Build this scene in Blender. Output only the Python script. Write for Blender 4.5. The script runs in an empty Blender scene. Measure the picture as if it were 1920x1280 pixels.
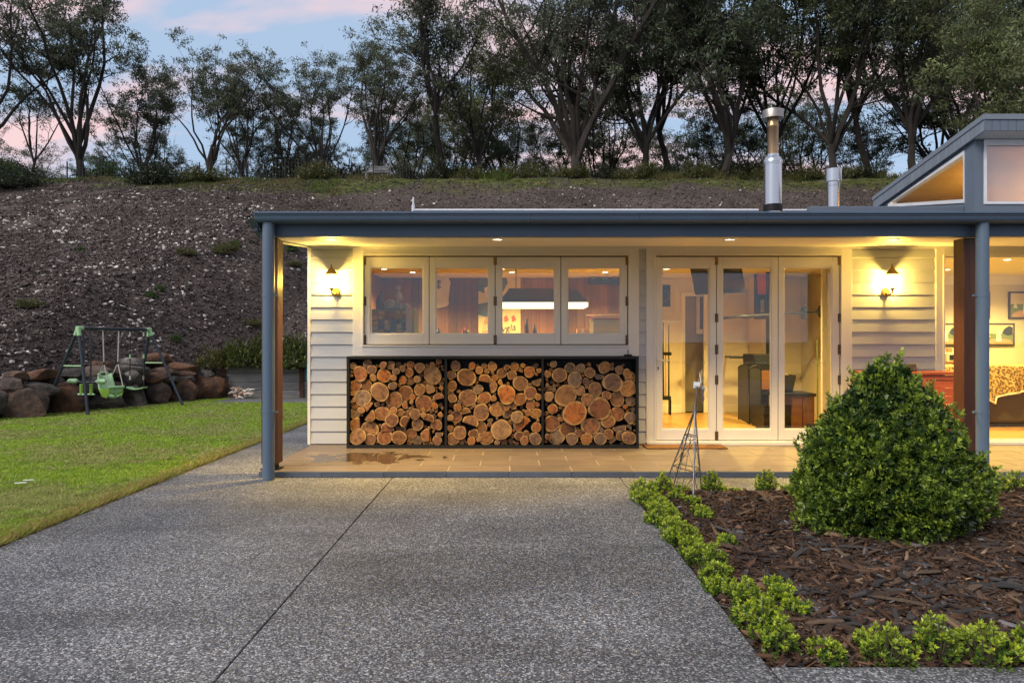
import bpy, bmesh, math, random
import numpy as np
from mathutils import Vector, Matrix, noise

# ------------------------------------------------------------------ camera, sky, sun, exposure
scene = bpy.context.scene
EYE = 1.30          # camera height above the concrete
FPX = 1280.0        # focal length in photo pixels (24 mm on 36 mm, 1920 wide)
cam_data = bpy.data.cameras.new("camera")
cam_data.sensor_width = 36.0
cam_data.lens = 24.0
cam_data.clip_start = 0.05
cam_data.clip_end = 3000.0
cam = bpy.data.objects.new("camera", cam_data)
scene.collection.objects.link(cam)
cam.location = (0.0, 0.0, EYE)
cam.rotation_euler = (math.radians(90.0), 0.0, 0.0)
scene.camera = cam

SUN_ELEV = math.radians(42.0)
SUN_AZ = math.radians(228.0)      # behind the camera, to the left (0 = +Y)

def build_world():
    w = bpy.data.worlds.new("World")
    scene.world = w
    w.use_nodes = True
    nt = w.node_tree
    nt.nodes.clear()
    N = nt.nodes.new
    L = nt.links.new
    out = N("ShaderNodeOutputWorld")
    bg = N("ShaderNodeBackground")
    L(bg.outputs[0], out.inputs[0])
    bg.inputs[1].default_value = 0.10
    sky = N("ShaderNodeTexSky")
    sky.sky_type = 'NISHITA'
    sky.sun_disc = False
    sky.sun_elevation = SUN_ELEV
    sky.sun_rotation = SUN_AZ
    sky.air_density = 1.0
    sky.dust_density = 1.0
    sky.ozone_density = 3.0
    tc = N("ShaderNodeTexCoord")
    # high thin cloud veil: projected on a flat cloud layer
    sep = N("ShaderNodeSeparateXYZ")
    L(tc.outputs['Generated'], sep.inputs[0])
    zc = N("ShaderNodeMath"); zc.operation = 'MAXIMUM'; zc.inputs[1].default_value = 0.0
    L(sep.outputs[2], zc.inputs[0])
    za = N("ShaderNodeMath"); za.operation = 'ADD'; za.inputs[1].default_value = 0.22
    L(zc.outputs[0], za.inputs[0])
    dx = N("ShaderNodeMath"); dx.operation = 'DIVIDE'
    L(sep.outputs[0], dx.inputs[0]); L(za.outputs[0], dx.inputs[1])
    dy = N("ShaderNodeMath"); dy.operation = 'DIVIDE'
    L(sep.outputs[1], dy.inputs[0]); L(za.outputs[0], dy.inputs[1])
    comb = N("ShaderNodeCombineXYZ")
    L(dx.outputs[0], comb.inputs[0]); L(dy.outputs[0], comb.inputs[1])
    mp = N("ShaderNodeMapping")
    mp.inputs['Location'].default_value = (0.75, 0.35, 0.0)
    mp.inputs['Rotation'].default_value = (0, 0, math.radians(-14))
    mp.inputs['Scale'].default_value = (0.9, 2.6, 1.0)
    L(comb.outputs[0], mp.inputs[0])
    n1 = N("ShaderNodeTexNoise")
    n1.inputs['Scale'].default_value = 1.15
    n1.inputs['Detail'].default_value = 6.0
    n1.inputs['Roughness'].default_value = 0.52
    n1.inputs['Distortion'].default_value = 0.35
    L(mp.outputs[0], n1.inputs['Vector'])
    r1 = N("ShaderNodeValToRGB")
    r1.color_ramp.elements[0].position = 0.47
    r1.color_ramp.elements[1].position = 0.60
    L(n1.outputs[0], r1.inputs[0])
    # base: physical sky, lifted with a pale even overcast veil of the same sky
    veil = N("ShaderNodeMixRGB"); veil.blend_type = 'MIX'
    veil.inputs[0].default_value = 0.85
    veil.inputs[2].default_value = (1.95, 2.55, 3.35, 1)
    L(sky.outputs[0], veil.inputs[1])
    mix = N("ShaderNodeMixRGB")
    L(veil.outputs[0], mix.inputs[1])
    mix.inputs[2].default_value = (4.7, 3.1, 2.95, 1)
    mul = N("ShaderNodeMath"); mul.operation = 'MULTIPLY'; mul.inputs[1].default_value = 0.8
    L(r1.outputs[0], mul.inputs[0])
    L(mul.outputs[0], mix.inputs[0])
    L(mix.outputs[0], bg.inputs[0])

build_world()
sun_d = bpy.data.lights.new("sun", 'SUN')
sun_d.energy = 1.2
sun_d.angle = math.radians(30.0)
sun_d.color = (1.0, 0.92, 0.84)
sun = bpy.data.objects.new("sun", sun_d)
scene.collection.objects.link(sun)
_sd = Vector((math.sin(SUN_AZ) * math.cos(SUN_ELEV), math.cos(SUN_AZ) * math.cos(SUN_ELEV), math.sin(SUN_ELEV)))
sun.rotation_euler = _sd.to_track_quat('Z', 'Y').to_euler()

scene.view_settings.view_transform = 'Standard'
scene.view_settings.look = 'None'
scene.view_settings.exposure = 1.22
scene.view_settings.gamma = 1.0
scene.view_settings.use_curve_mapping = False
scene.render.engine = 'CYCLES'
scene.cycles.use_denoising = True
scene.cycles.max_bounces = 8
scene.cycles.transparent_max_bounces = 16
scene.cycles.caustics_reflective = False
scene.cycles.caustics_refractive = False
scene.cycles.sample_clamp_indirect = 4.0

# ------------------------------------------------------------------ helpers
COL = scene.collection
def px(x, y, d):
    """photo pixel + distance -> world point"""
    return Vector(((x - 960.0) * d / FPX, d, EYE - (y - 640.0) * d / FPX))
def ground_depth(y, z=0.0):
    return (EYE - z) * FPX / (y - 640.0)

class MB:
    def __init__(self):
        self.v = []; self.f = []; self.m = []
    def add(self, verts, faces, mi=0):
        o = len(self.v)
        self.v.extend([tuple(p) for p in verts])
        self.f.extend([tuple(i + o for i in f) for f in faces])
        self.m.extend([mi] * len(faces))
        return self
    def box(self, x0, x1, y0, y1, z0, z1, mi=0):
        return self.add([(x0,y0,z0),(x1,y0,z0),(x1,y1,z0),(x0,y1,z0),(x0,y0,z1),(x1,y0,z1),(x1,y1,z1),(x0,y1,z1)],
            [(0,3,2,1),(4,5,6,7),(0,1,5,4),(1,2,6,5),(2,3,7,6),(3,0,4,7)], mi)
    def cbox(self, c, s, mi=0):
        return self.box(c[0]-s[0]/2, c[0]+s[0]/2, c[1]-s[1]/2, c[1]+s[1]/2, c[2]-s[2]/2, c[2]+s[2]/2, mi)
    def prism(self, pts, axis, a0, a1, mi=0):
        """polygon of 2-D points extruded along axis ('x','y','z') from a0 to a1"""
        def mk(p, a):
            if axis == 'x': return (a, p[0], p[1])
            if axis == 'y': return (p[0], a, p[1])
            return (p[0], p[1], a)
        n = len(pts)
        vs = [mk(p, a0) for p in pts] + [mk(p, a1) for p in pts]
        fs = [tuple(range(n)), tuple(range(2*n-1, n-1, -1))]
        for i in range(n):
            j = (i + 1) % n
            fs.append((i, i + n, j + n, j))
        return self.add(vs, fs, mi)
    def tube(self, pts, rad, n=8, mi=0, caps=True):
        pts = [Vector(p) for p in pts]
        if not hasattr(rad, '__len__'): rad = [rad] * len(pts)
        vs = []; fs = []
        prev = None
        for i, p in enumerate(pts):
            if i == 0: t = pts[1] - p
            elif i == len(pts) - 1: t = p - pts[i-1]
            else: t = pts[i+1] - pts[i-1]
            t.normalize()
            if prev is None:
                a = Vector((0,0,1)) if abs(t.z) < 0.9 else Vector((1,0,0))
                u = t.cross(a).normalized()
            else:
                u = (prev - t * prev.dot(t)).normalized()
            prev = u
            w = t.cross(u)
            for k in range(n):
                an = 2 * math.pi * k / n
                vs.append(p + (u * math.cos(an) + w * math.sin(an)) * rad[i])
        for i in range(len(pts) - 1):
            for k in range(n):
                k2 = (k + 1) % n
                fs.append((i*n+k, i*n+k2, (i+1)*n+k2, (i+1)*n+k))
        if caps:
            fs.append(tuple(range(n-1, -1, -1)))
            fs.append(tuple(range((len(pts)-1)*n, len(pts)*n)))
        return self.add(vs, fs, mi)
    def lathe(self, prof, c=(0,0,0), n=16, mi=0):
        """profile of (r, z) revolved about a vertical axis at c"""
        vs = []; fs = []
        for r, z in prof:
            for k in range(n):
                a = 2*math.pi*k/n
                vs.append((c[0]+r*math.cos(a), c[1]+r*math.sin(a), c[2]+z))
        for i in range(len(prof)-1):
            for k in range(n):
                k2 = (k+1) % n
                fs.append((i*n+k, i*n+k2, (i+1)*n+k2, (i+1)*n+k))
        if prof[0][0] > 1e-4: fs.append(tuple(range(n-1,-1,-1)))
        if prof[-1][0] > 1e-4: fs.append(tuple(range((len(prof)-1)*n, len(prof)*n)))
        return self.add(vs, fs, mi)
    def mesh(self, name, mats, smooth=False):
        me = bpy.data.meshes.new(name)
        me.from_pydata(self.v, [], self.f)
        if not isinstance(mats, (list, tuple)): mats = [mats]
        for m in mats: me.materials.append(m)
        if any(self.m): me.polygons.foreach_set('material_index', self.m)
        bm = bmesh.new(); bm.from_mesh(me)
        bmesh.ops.recalc_face_normals(bm, faces=bm.faces)
        bm.to_mesh(me); bm.free()
        if smooth:
            me.polygons.foreach_set('use_smooth', [True]*len(me.polygons))
            try: me.set_sharp_from_angle(angle=math.radians(38))
            except Exception: pass
        me.update()
        return me

def link(name, me, parent=None, loc=None):
    o = bpy.data.objects.new(name, me)
    COL.objects.link(o)
    if parent is not None: o.parent = parent
    if loc is not None: o.location = loc
    return o
def bevel(o, w=0.004, seg=2):
    m = o.modifiers.new("bevel", 'BEVEL'); m.width = w; m.segments = seg; m.limit_method = 'ANGLE'
    return o
def tag(o, label=None, cat=None, group=None, kind=None):
    if label: o['label'] = label
    if cat: o['category'] = cat
    if group: o['group'] = group
    if kind: o['kind'] = kind
    return o
def thing(name, label, cat, loc=(0,0,0), rz=0.0, group=None):
    o = bpy.data.objects.new(name, None)
    COL.objects.link(o)
    o.empty_display_size = 0.1
    o.location = loc; o.rotation_euler = (0,0,rz)
    return tag(o, label, cat, group)
def part(name, mb, mat, parent, smooth=False, bev=0.0, label=None):
    o = link(name, mb.mesh(name, mat, smooth), parent)
    if bev: bevel(o, bev)
    if label: o['label'] = label
    return o
def structure(name, mb, mat, smooth=False):
    o = link(name, mb.mesh(name, mat, smooth)); o['kind'] = 'structure'
    return o
def array_mesh(name, verts, faces, mat, colors=None, smooth=False):
    """fast mesh from numpy: verts (n,3), faces (m,k); colors (m,3) per face"""
    me = bpy.data.meshes.new(name)
    verts = np.asarray(verts, dtype=np.float32); faces = np.asarray(faces, dtype=np.int32)
    m, k = faces.shape
    me.vertices.add(len(verts)); me.vertices.foreach_set('co', verts.ravel())
    me.loops.add(m*k); me.loops.foreach_set('vertex_index', faces.ravel())
    me.polygons.add(m)
    me.polygons.foreach_set('loop_start', np.arange(0, m*k, k, dtype=np.int32))
    try: me.polygons.foreach_set('loop_total', np.full(m, k, dtype=np.int32))
    except Exception: pass
    if smooth: me.polygons.foreach_set('use_smooth', np.ones(m, dtype=bool))
    me.update(calc_edges=True)
    if colors is not None:
        ca = me.color_attributes.new('Col', 'FLOAT_COLOR', 'CORNER')
        c = np.ones((m, k, 4), dtype=np.float32); c[:, :, :3] = np.asarray(colors, dtype=np.float32)[:, None, :]
        ca.data.foreach_set('color', c.ravel())
    me.materials.append(mat)
    return me

# ------------------------------------------------------------------ materials
def newmat(name):
    m = bpy.data.materials.new(name); m.use_nodes = True
    nt = m.node_tree
    b = nt.nodes['Principled BSDF']
    return m, nt, b
def rgb(h):
    """sRGB 0-255 triple to linear"""
    return tuple(((c/255)/12.92 if c/255 <= 0.04045 else ((c/255+0.055)/1.055)**2.4) for c in h)
def pm(name, c1, c2=None, scale=8.0, rough=0.6, bump=0.0, bscale=None, stretch=(1,1,1), metal=0.0, rand=0.0, detail=5.0, spec=0.5, rough_var=0.0):
    m, nt, b = newmat(name)
    N = nt.nodes.new; L = nt.links.new
    b.inputs['Roughness'].default_value = rough
    b.inputs['Metallic'].default_value = metal
    b.inputs['Specular IOR Level'].default_value = spec
    if c2 is None: c2 = tuple(x*0.86 for x in c1)
    tc = N('ShaderNodeTexCoord'); oi = N('ShaderNodeObjectInfo')
    mp = N('ShaderNodeMapping'); mp.inputs['Scale'].default_value = stretch
    ad = N('ShaderNodeVectorMath'); ad.operation = 'ADD'
    sc = N('ShaderNodeVectorMath'); sc.operation = 'SCALE'; sc.inputs['Scale'].default_value = 13.7
    cx = N('ShaderNodeCombineXYZ')
    for i in range(3): L(oi.outputs['Random'], cx.inputs[i])
    L(cx.outputs[0], sc.inputs[0])
    L(tc.outputs['Object'], ad.inputs[0]); L(sc.outputs[0], ad.inputs[1])
    L(ad.outputs[0], mp.inputs[0])
    n = N('ShaderNodeTexNoise'); n.inputs['Scale'].default_value = scale; n.inputs['Detail'].default_value = detail
    n.inputs['Roughness'].default_value = 0.6
    L(mp.outputs[0], n.inputs['Vector'])
    r = N('ShaderNodeValToRGB')
    r.color_ramp.elements[0].position = 0.32; r.color_ramp.elements[1].position = 0.68
    r.color_ramp.elements[0].color = (*c1, 1); r.color_ramp.elements[1].color = (*c2, 1)
    L(n.outputs[0], r.inputs[0])
    last = r.outputs[0]
    if rand > 0:
        hs = N('ShaderNodeHueSaturation')
        mr = N('ShaderNodeMapRange'); mr.inputs['To Min'].default_value = 1 - rand; mr.inputs['To Max'].default_value = 1 + rand
        L(oi.outputs['Random'], mr.inputs[0]); L(mr.outputs[0], hs.inputs['Value']); L(last, hs.inputs['Color'])
        last = hs.outputs[0]
    L(last, b.inputs['Base Color'])
    if bump > 0:
        n2 = N('ShaderNodeTexNoise'); n2.inputs['Scale'].default_value = bscale or scale*3; n2.inputs['Detail'].default_value = 6
        L(mp.outputs[0], n2.inputs['Vector'])
        bp = N('ShaderNodeBump'); bp.inputs['Strength'].default_value = min(1.0, bump); bp.inputs['Distance'].default_value = 0.02
        L(n2.outputs[0], bp.inputs['Height']); L(bp.outputs[0], b.inputs['Normal'])
    if rough_var > 0:
        mr2 = N('ShaderNodeMapRange'); mr2.inputs['To Min'].default_value = max(0.02, rough - rough_var); mr2.inputs['To Max'].default_value = rough + rough_var
        L(n.outputs[0], mr2.inputs[0]); L(mr2.outputs[0], b.inputs['Roughness'])
    return m
def emit(name, color, strength):
    m, nt, b = newmat(name)
    b.inputs['Base Color'].default_value = (*color, 1)
    b.inputs['Emission Color'].default_value = (*color, 1)
    b.inputs['Emission Strength'].default_value = strength
    return m
def leafmat(name, gloss=0.45, trans=0.25, spec=0.4):
    """foliage: colour from the per-face attribute, some light through the leaf"""
    m, nt, b = newmat(name)
    N = nt.nodes.new; L = nt.links.new
    a = N('ShaderNodeAttribute'); a.attribute_name = 'Col'
    L(a.outputs['Color'], b.inputs['Base Color'])
    b.inputs['Roughness'].default_value = gloss
    b.inputs['Specular IOR Level'].default_value = spec
    t = N('ShaderNodeBsdfTranslucent'); L(a.outputs['Color'], t.inputs['Color'])
    mx = N('ShaderNodeMixShader'); mx.inputs[0].default_value = trans
    L(b.outputs[0], mx.inputs[1]); L(t.outputs[0], mx.inputs[2])
    L(mx.outputs[0], nt.nodes['Material Output'].inputs['Surface'])
    return m
def attrmat(name, rough=0.8, bump=0.0, bscale=60):
    m, nt, b = newmat(name)
    N = nt.nodes.new; L = nt.links.new
    a = N('ShaderNodeAttribute'); a.attribute_name = 'Col'
    L(a.outputs['Color'], b.inputs['Base Color'])
    b.inputs['Roughness'].default_value = rough
    b.inputs['Specular IOR Level'].default_value = 0.25
    return m
def glassmat(name, base=0.09, tint=(0.93, 0.96, 0.96)):
    m, nt, b = newmat(name)
    nt.nodes.remove(b)
    N = nt.nodes.new; L = nt.links.new
    tr = N('ShaderNodeBsdfTransparent'); tr.inputs[0].default_value = (*tint, 1)
    gl = N('ShaderNodeBsdfGlossy'); gl.inputs['Roughness'].default_value = 0.0; gl.inputs[0].default_value = (0.95, 0.95, 1, 1)
    lw = N('ShaderNodeLayerWeight'); lw.inputs[0].default_value = 0.5
    pw = N('ShaderNodeMath'); pw.operation = 'POWER'; pw.inputs[1].default_value = 4.0
    L(lw.outputs['Facing'], pw.inputs[0])
    ma = N('ShaderNodeMath'); ma.operation = 'MULTIPLY_ADD'; ma.inputs[1].default_value = 0.8; ma.inputs[2].default_value = base
    L(pw.outputs[0], ma.inputs[0])
    mx = N('ShaderNodeMixShader')
    L(ma.outputs[0], mx.inputs[0]); L(tr.outputs[0], mx.inputs[1]); L(gl.outputs[0], mx.inputs[2])
    L(mx.outputs[0], nt.nodes['Material Output'].inputs['Surface'])
    return m

M = {}
M['trim'] = pm('trim_paint', (0.74,0.72,0.68), (0.70,0.68,0.64), 3, 0.38, 0.04, 60)
M['board'] = pm('weatherboard_paint', (0.47,0.485,0.50), (0.43,0.445,0.465), 2.5, 0.5, 0.06, 40, (0.3,1,3), rand=0.03)
M['soffit'] = pm('soffit_paint', (0.80,0.78,0.72), (0.77,0.75,0.69), 2, 0.55, 0.03, 30)
M['steel_blue'] = pm('blue_grey_steel', (0.074,0.122,0.190), (0.064,0.106,0.168), 2.0, 0.42, 0.02, 30, rough_var=0.06)
M['pipe_blue'] = pm('blue_grey_pipe', (0.105,0.155,0.215), (0.09,0.138,0.195), 3.0, 0.36, 0.02, 20, rough_var=0.08)
M['roof'] = pm('roof_steel', (0.12,0.15,0.19), (0.10,0.13,0.17), 2.0, 0.4, 0.02)
M['clad'] = pm('clerestory_cladding', (0.20,0.235,0.28), (0.18,0.215,0.255), 4.0, 0.55, 0.03, 30, rand=0.06)
M['clad_dark'] = pm('clerestory_wall', (0.13,0.165,0.21), (0.12,0.15,0.19), 4.0, 0.5, 0.03, 30)
M['post'] = pm('stained_post', (0.055,0.019,0.010), (0.085,0.031,0.014), 5.0, 0.42, 0.15, 40, (6,6,0.5))
M['black_steel'] = pm('black_steel', (0.006,0.007,0.009), (0.010,0.011,0.013), 8, 0.5, 0.05, 80, spec=0.3)
M['galv'] = pm('galvanised', (0.58,0.61,0.63), (0.56,0.59,0.61), 2, 0.24, 0.0, 20, (1,1,0.3), metal=1.0)
M['flue_hot'] = pm('heat_stained_steel', (0.50,0.34,0.17), (0.30,0.21,0.14), 4, 0.33, 0.0, 20, (1,1,0.6), metal=1.0, rough_var=0.06)
M['flue_cap'] = pm('weathered_cap_steel', (0.46,0.43,0.38), (0.30,0.28,0.25), 7, 0.42, 0.0, 20, metal=1.0)
M['white_metal'] = pm('white_metal', (0.75,0.76,0.78), None, 5, 0.4)
M['brass'] = pm('aged_brass', (0.30,0.20,0.08), (0.20,0.12,0.05), 20, 0.4, 0.05, 60, metal=0.8)
M['hinge'] = pm('bronze_hinge', (0.10,0.075,0.05), (0.16,0.12,0.08), 20, 0.4, 0.0, metal=0.7)
M['glass'] = glassmat('window_glass', 0.055)
M['glass_high'] = glassmat('clerestory_glass', 0.12)
M['plaster'] = pm('interior_plaster', (0.62,0.58,0.52), (0.60,0.56,0.50), 2, 0.7)
M['plaster_dado'] = pm('interior_dado', (0.66,0.60,0.50), (0.64,0.58,0.48), 2, 0.6)
M['door_grey'] = pm('grey_door', (0.30,0.28,0.27), None, 2, 0.5)
M['floor_wood'] = pm('honey_floorboard', (0.46,0.27,0.105), (0.36,0.20,0.075), 3, 0.3, 0.03, 20, (12,0.8,1), rand=0.12)
M['plank'] = pm('red_timber_plank', (0.20,0.085,0.055), (0.11,0.05,0.04), 3.0, 0.55, 0.15, 25, (7,7,0.45), rand=0.35)
M['ply'] = pm('warm_ceiling_lining', (0.62,0.40,0.18), (0.52,0.32,0.13), 1.5, 0.5, 0.02, 20, (1,4,1))
def pane_glow_mat():  # translucent peach sheet, colour stands in for the pane's pink reflection
    m, nt, b = newmat('pane_glow_sheet')
    t = nt.nodes.new('ShaderNodeBsdfTranslucent'); t.inputs[0].default_value = (0.78,0.66,0.58,1)
    b.inputs['Base Color'].default_value = (0.72,0.64,0.60,1); b.inputs['Roughness'].default_value = 0.8
    mx = nt.nodes.new('ShaderNodeMixShader'); mx.inputs[0].default_value = 0.5
    nt.links.new(b.outputs[0], mx.inputs[1]); nt.links.new(t.outputs[0], mx.inputs[2]); nt.links.new(mx.outputs[0], nt.nodes['Material Output'].inputs['Surface'])
    return m
M['pane_glow'] = pane_glow_mat()
M['coir'] = pm('coir_mat', (0.27,0.12,0.035), (0.17,0.075,0.022), 90, 0.95, 0.8, 220)
M['teal'] = pm('teal_lamp_shade', (0.03,0.075,0.10), (0.025,0.06,0.085), 3, 0.4)
M['white_plastic'] = pm('white_plastic', (0.72,0.72,0.70), None, 5, 0.4)
M['navy_tube'] = pm('navy_tube', (0.018,0.028,0.042), (0.03,0.04,0.055), 10, 0.35, 0.02)
M['lime'] = pm('pale_green_plastic', (0.36,0.58,0.32), (0.30,0.52,0.27), 6, 0.38)
M['lime_in'] = pm('bright_green_plastic', (0.24,0.42,0.06), None, 6, 0.4)
M['rope_white'] = pm('white_rope', (0.55,0.53,0.49), (0.40,0.38,0.35), 90, 0.9, 0.3)
M['rope_black'] = pm('black_rope', (0.015,0.016,0.018), None, 50, 0.8)
M['sleeper'] = pm('weathered_sleeper', (0.26,0.255,0.25), (0.15,0.145,0.145), 3.5, 0.9, 0.6, 30, (0.6,4,5), rand=0.15)
M['rust'] = pm('rusted_steel', (0.085,0.03,0.018), (0.05,0.02,0.014), 12, 0.85, 0.2)
M['turquoise'] = pm('turquoise_plastic', (0.03,0.36,0.50), (0.025,0.32,0.46), 4, 0.35)
M['bark'] = pm('gum_bark', (0.062,0.052,0.044), (0.018,0.015,0.013), 2.6, 0.95, 0.7, 9, (1,1,0.3), rand=0.4)
M['log_bark'] = pm('firewood_bark', (0.085,0.052,0.032), (0.035,0.022,0.016), 5, 0.95, 0.9, 16, (1,0.5,1), rand=0.4)
M['leaf'] = leafmat('gum_foliage', 0.45, 0.4, 0.45)
M['leaf_bush'] = leafmat('glossy_bush_leaf', 0.38, 0.22, 0.45)
M['grassmat'] = leafmat('grass_blades', 0.6, 0.35, 0.2)
M['chips'] = attrmat('bark_chips', 0.9)
M['twig'] = pm('brown_twig', (0.12,0.085,0.06), (0.07,0.05,0.035), 20, 0.9, 0.2)
M['fridge'] = pm('grey_appliance', (0.30,0.30,0.29), None, 3, 0.4)
M['red_timber'] = pm('red_stained_timber', (0.40,0.085,0.03), (0.29,0.055,0.02), 3, 0.5, 0.12, 30, (1,1,6), rand=0.1)
M['dark_stone'] = pm('dark_stone', (0.05,0.04,0.035), (0.09,0.075,0.06), 18, 0.8, 0.4)
M['sofa'] = pm('brown_sofa', (0.10,0.075,0.045), (0.08,0.06,0.035), 4, 0.8, 0.1)
M['tv'] = pm('tv_black', (0.018,0.022,0.03), None, 3, 0.25)
M['navy'] = pm('navy_paint', (0.018,0.035,0.075), None, 3, 0.5)
M['frame_dark'] = pm('dark_picture_frame', (0.03,0.02,0.03), None, 8, 0.4)
M['frame_cream'] = pm('cream_mount', (0.66,0.60,0.50), None, 8, 0.5)
M['cab_brown'] = pm('brown_cabinet', (0.20,0.085,0.035), (0.14,0.06,0.025), 3, 0.45, 0.05, 20, (1,1,6))
M['mesh_black'] = pm('black_mesh', (0.03,0.028,0.025), None, 8, 0.6)
M['wire'] = pm('old_wire', (0.20,0.205,0.21), (0.12,0.11,0.10), 30, 0.45, 0.05, metal=0.7)
M['red_print'] = pm('red_print', (0.55,0.09,0.05), None, 5, 0.5)
M['blue_print'] = pm('blue_print', (0.06,0.13,0.28), None, 5, 0.5)
M['yellow_print'] = pm('yellow_print', (0.66,0.48,0.08), None, 5, 0.5)
M['cream_print'] = pm('cream_print', (0.66,0.60,0.42), None, 5, 0.5)
M['skin_print'] = pm('tan_print', (0.50,0.30,0.20), None, 5, 0.5)
M['green_print'] = pm('green_print', (0.16,0.22,0.08), None, 9, 0.5)
M['black_print'] = pm('black_print', (0.015,0.015,0.02), None, 5, 0.5)
M['white_print'] = pm('white_print', (0.70,0.70,0.68), None, 5, 0.5)

def ramp(nt, fac, stops):
    r = nt.nodes.new('ShaderNodeValToRGB')
    el = r.color_ramp.elements
    while len(el) < len(stops): el.new(0.5)
    for e, (p, c) in zip(el, stops):
        e.position = p; e.color = (*c, 1)
    nt.links.new(fac, r.inputs[0])
    return r.outputs[0]

def concrete_mat():
    """exposed-aggregate concrete: small pebbles of mixed greys in a grey paste"""
    m, nt, b = newmat('exposed_aggregate')
    N = nt.nodes.new; L = nt.links.new
    tc = N('ShaderNodeTexCoord')
    v = N('ShaderNodeTexVoronoi'); v.inputs['Scale'].default_value = 118
    wp = N('ShaderNodeTexNoise'); wp.inputs['Scale'].default_value = 60
    L(tc.outputs['Object'], wp.inputs['Vector'])
    mixv = N('ShaderNodeMixRGB'); mixv.inputs[0].default_value = 0.012
    L(tc.outputs['Object'], mixv.inputs[1]); L(wp.outputs['Color'], mixv.inputs[2])
    L(mixv.outputs[0], v.inputs['Vector'])
    sp = N('ShaderNodeSeparateColor'); L(v.outputs['Color'], sp.inputs[0])
    stone = ramp(nt, sp.outputs[0], [(0.0,(0.034,0.036,0.039)),(0.32,(0.078,0.081,0.084)),(0.58,(0.148,0.151,0.150)),(0.82,(0.26,0.265,0.262)),(1.0,(0.47,0.48,0.475))])
    paste = N('ShaderNodeRGB'); paste.outputs[0].default_value = (0.085,0.085,0.088,1)
    edge = N('ShaderNodeMapRange'); edge.inputs['From Min'].default_value = 0.55; edge.inputs['From Max'].default_value = 0.8
    L(v.outputs['Distance'], edge.inputs[0])
    mx = N('ShaderNodeMixRGB'); L(edge.outputs[0], mx.inputs[0]); L(stone, mx.inputs[1]); L(paste.outputs[0], mx.inputs[2])
    # broad dirt / damp patches
    n2 = N('ShaderNodeTexNoise'); n2.inputs['Scale'].default_value = 0.9; n2.inputs['Detail'].default_value = 5
    L(tc.outputs['Object'], n2.inputs['Vector'])
    d = ramp(nt, n2.outputs[0], [(0.33,(0.72,0.72,0.73)),(0.64,(1.15,1.14,1.12))])
    ml = N('ShaderNodeMixRGB'); ml.blend_type = 'MULTIPLY'; ml.inputs[0].default_value = 1
    L(mx.outputs[0], ml.inputs[1]); L(d, ml.inputs[2])
    # washed, slightly limey streaks and darker traffic stains
    mp = N('ShaderNodeMapping'); mp.inputs['Scale'].default_value = (0.35, 1.3, 1); L(tc.outputs['Object'], mp.inputs[0])
    n3 = N('ShaderNodeTexNoise'); n3.inputs['Scale'].default_value = 1.1; n3.inputs['Detail'].default_value = 7; n3.inputs['Roughness'].default_value = 0.62; n3.inputs['Distortion'].default_value = 0.6
    L(mp.outputs[0], n3.inputs['Vector'])
    d3 = ramp(nt, n3.outputs[0], [(0.36,(0.70,0.69,0.68)),(0.5,(1.0,1.0,1.0)),(0.66,(1.26,1.26,1.27))])
    ml2 = N('ShaderNodeMixRGB'); ml2.blend_type = 'MULTIPLY'; ml2.inputs[0].default_value = 0.85
    L(ml.outputs[0], ml2.inputs[1]); L(d3, ml2.inputs[2])
    L(ml2.outputs[0], b.inputs['Base Color'])
    bp = N('ShaderNodeBump'); bp.inputs['Strength'].default_value = 0.8; bp.inputs['Distance'].default_value = 0.005; bp.invert = True
    L(v.outputs['Distance'], bp.inputs['Height']); L(bp.outputs[0], b.inputs['Normal'])
    b.inputs['Roughness'].default_value = 0.62
    return m
M['concrete'] = concrete_mat()

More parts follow.
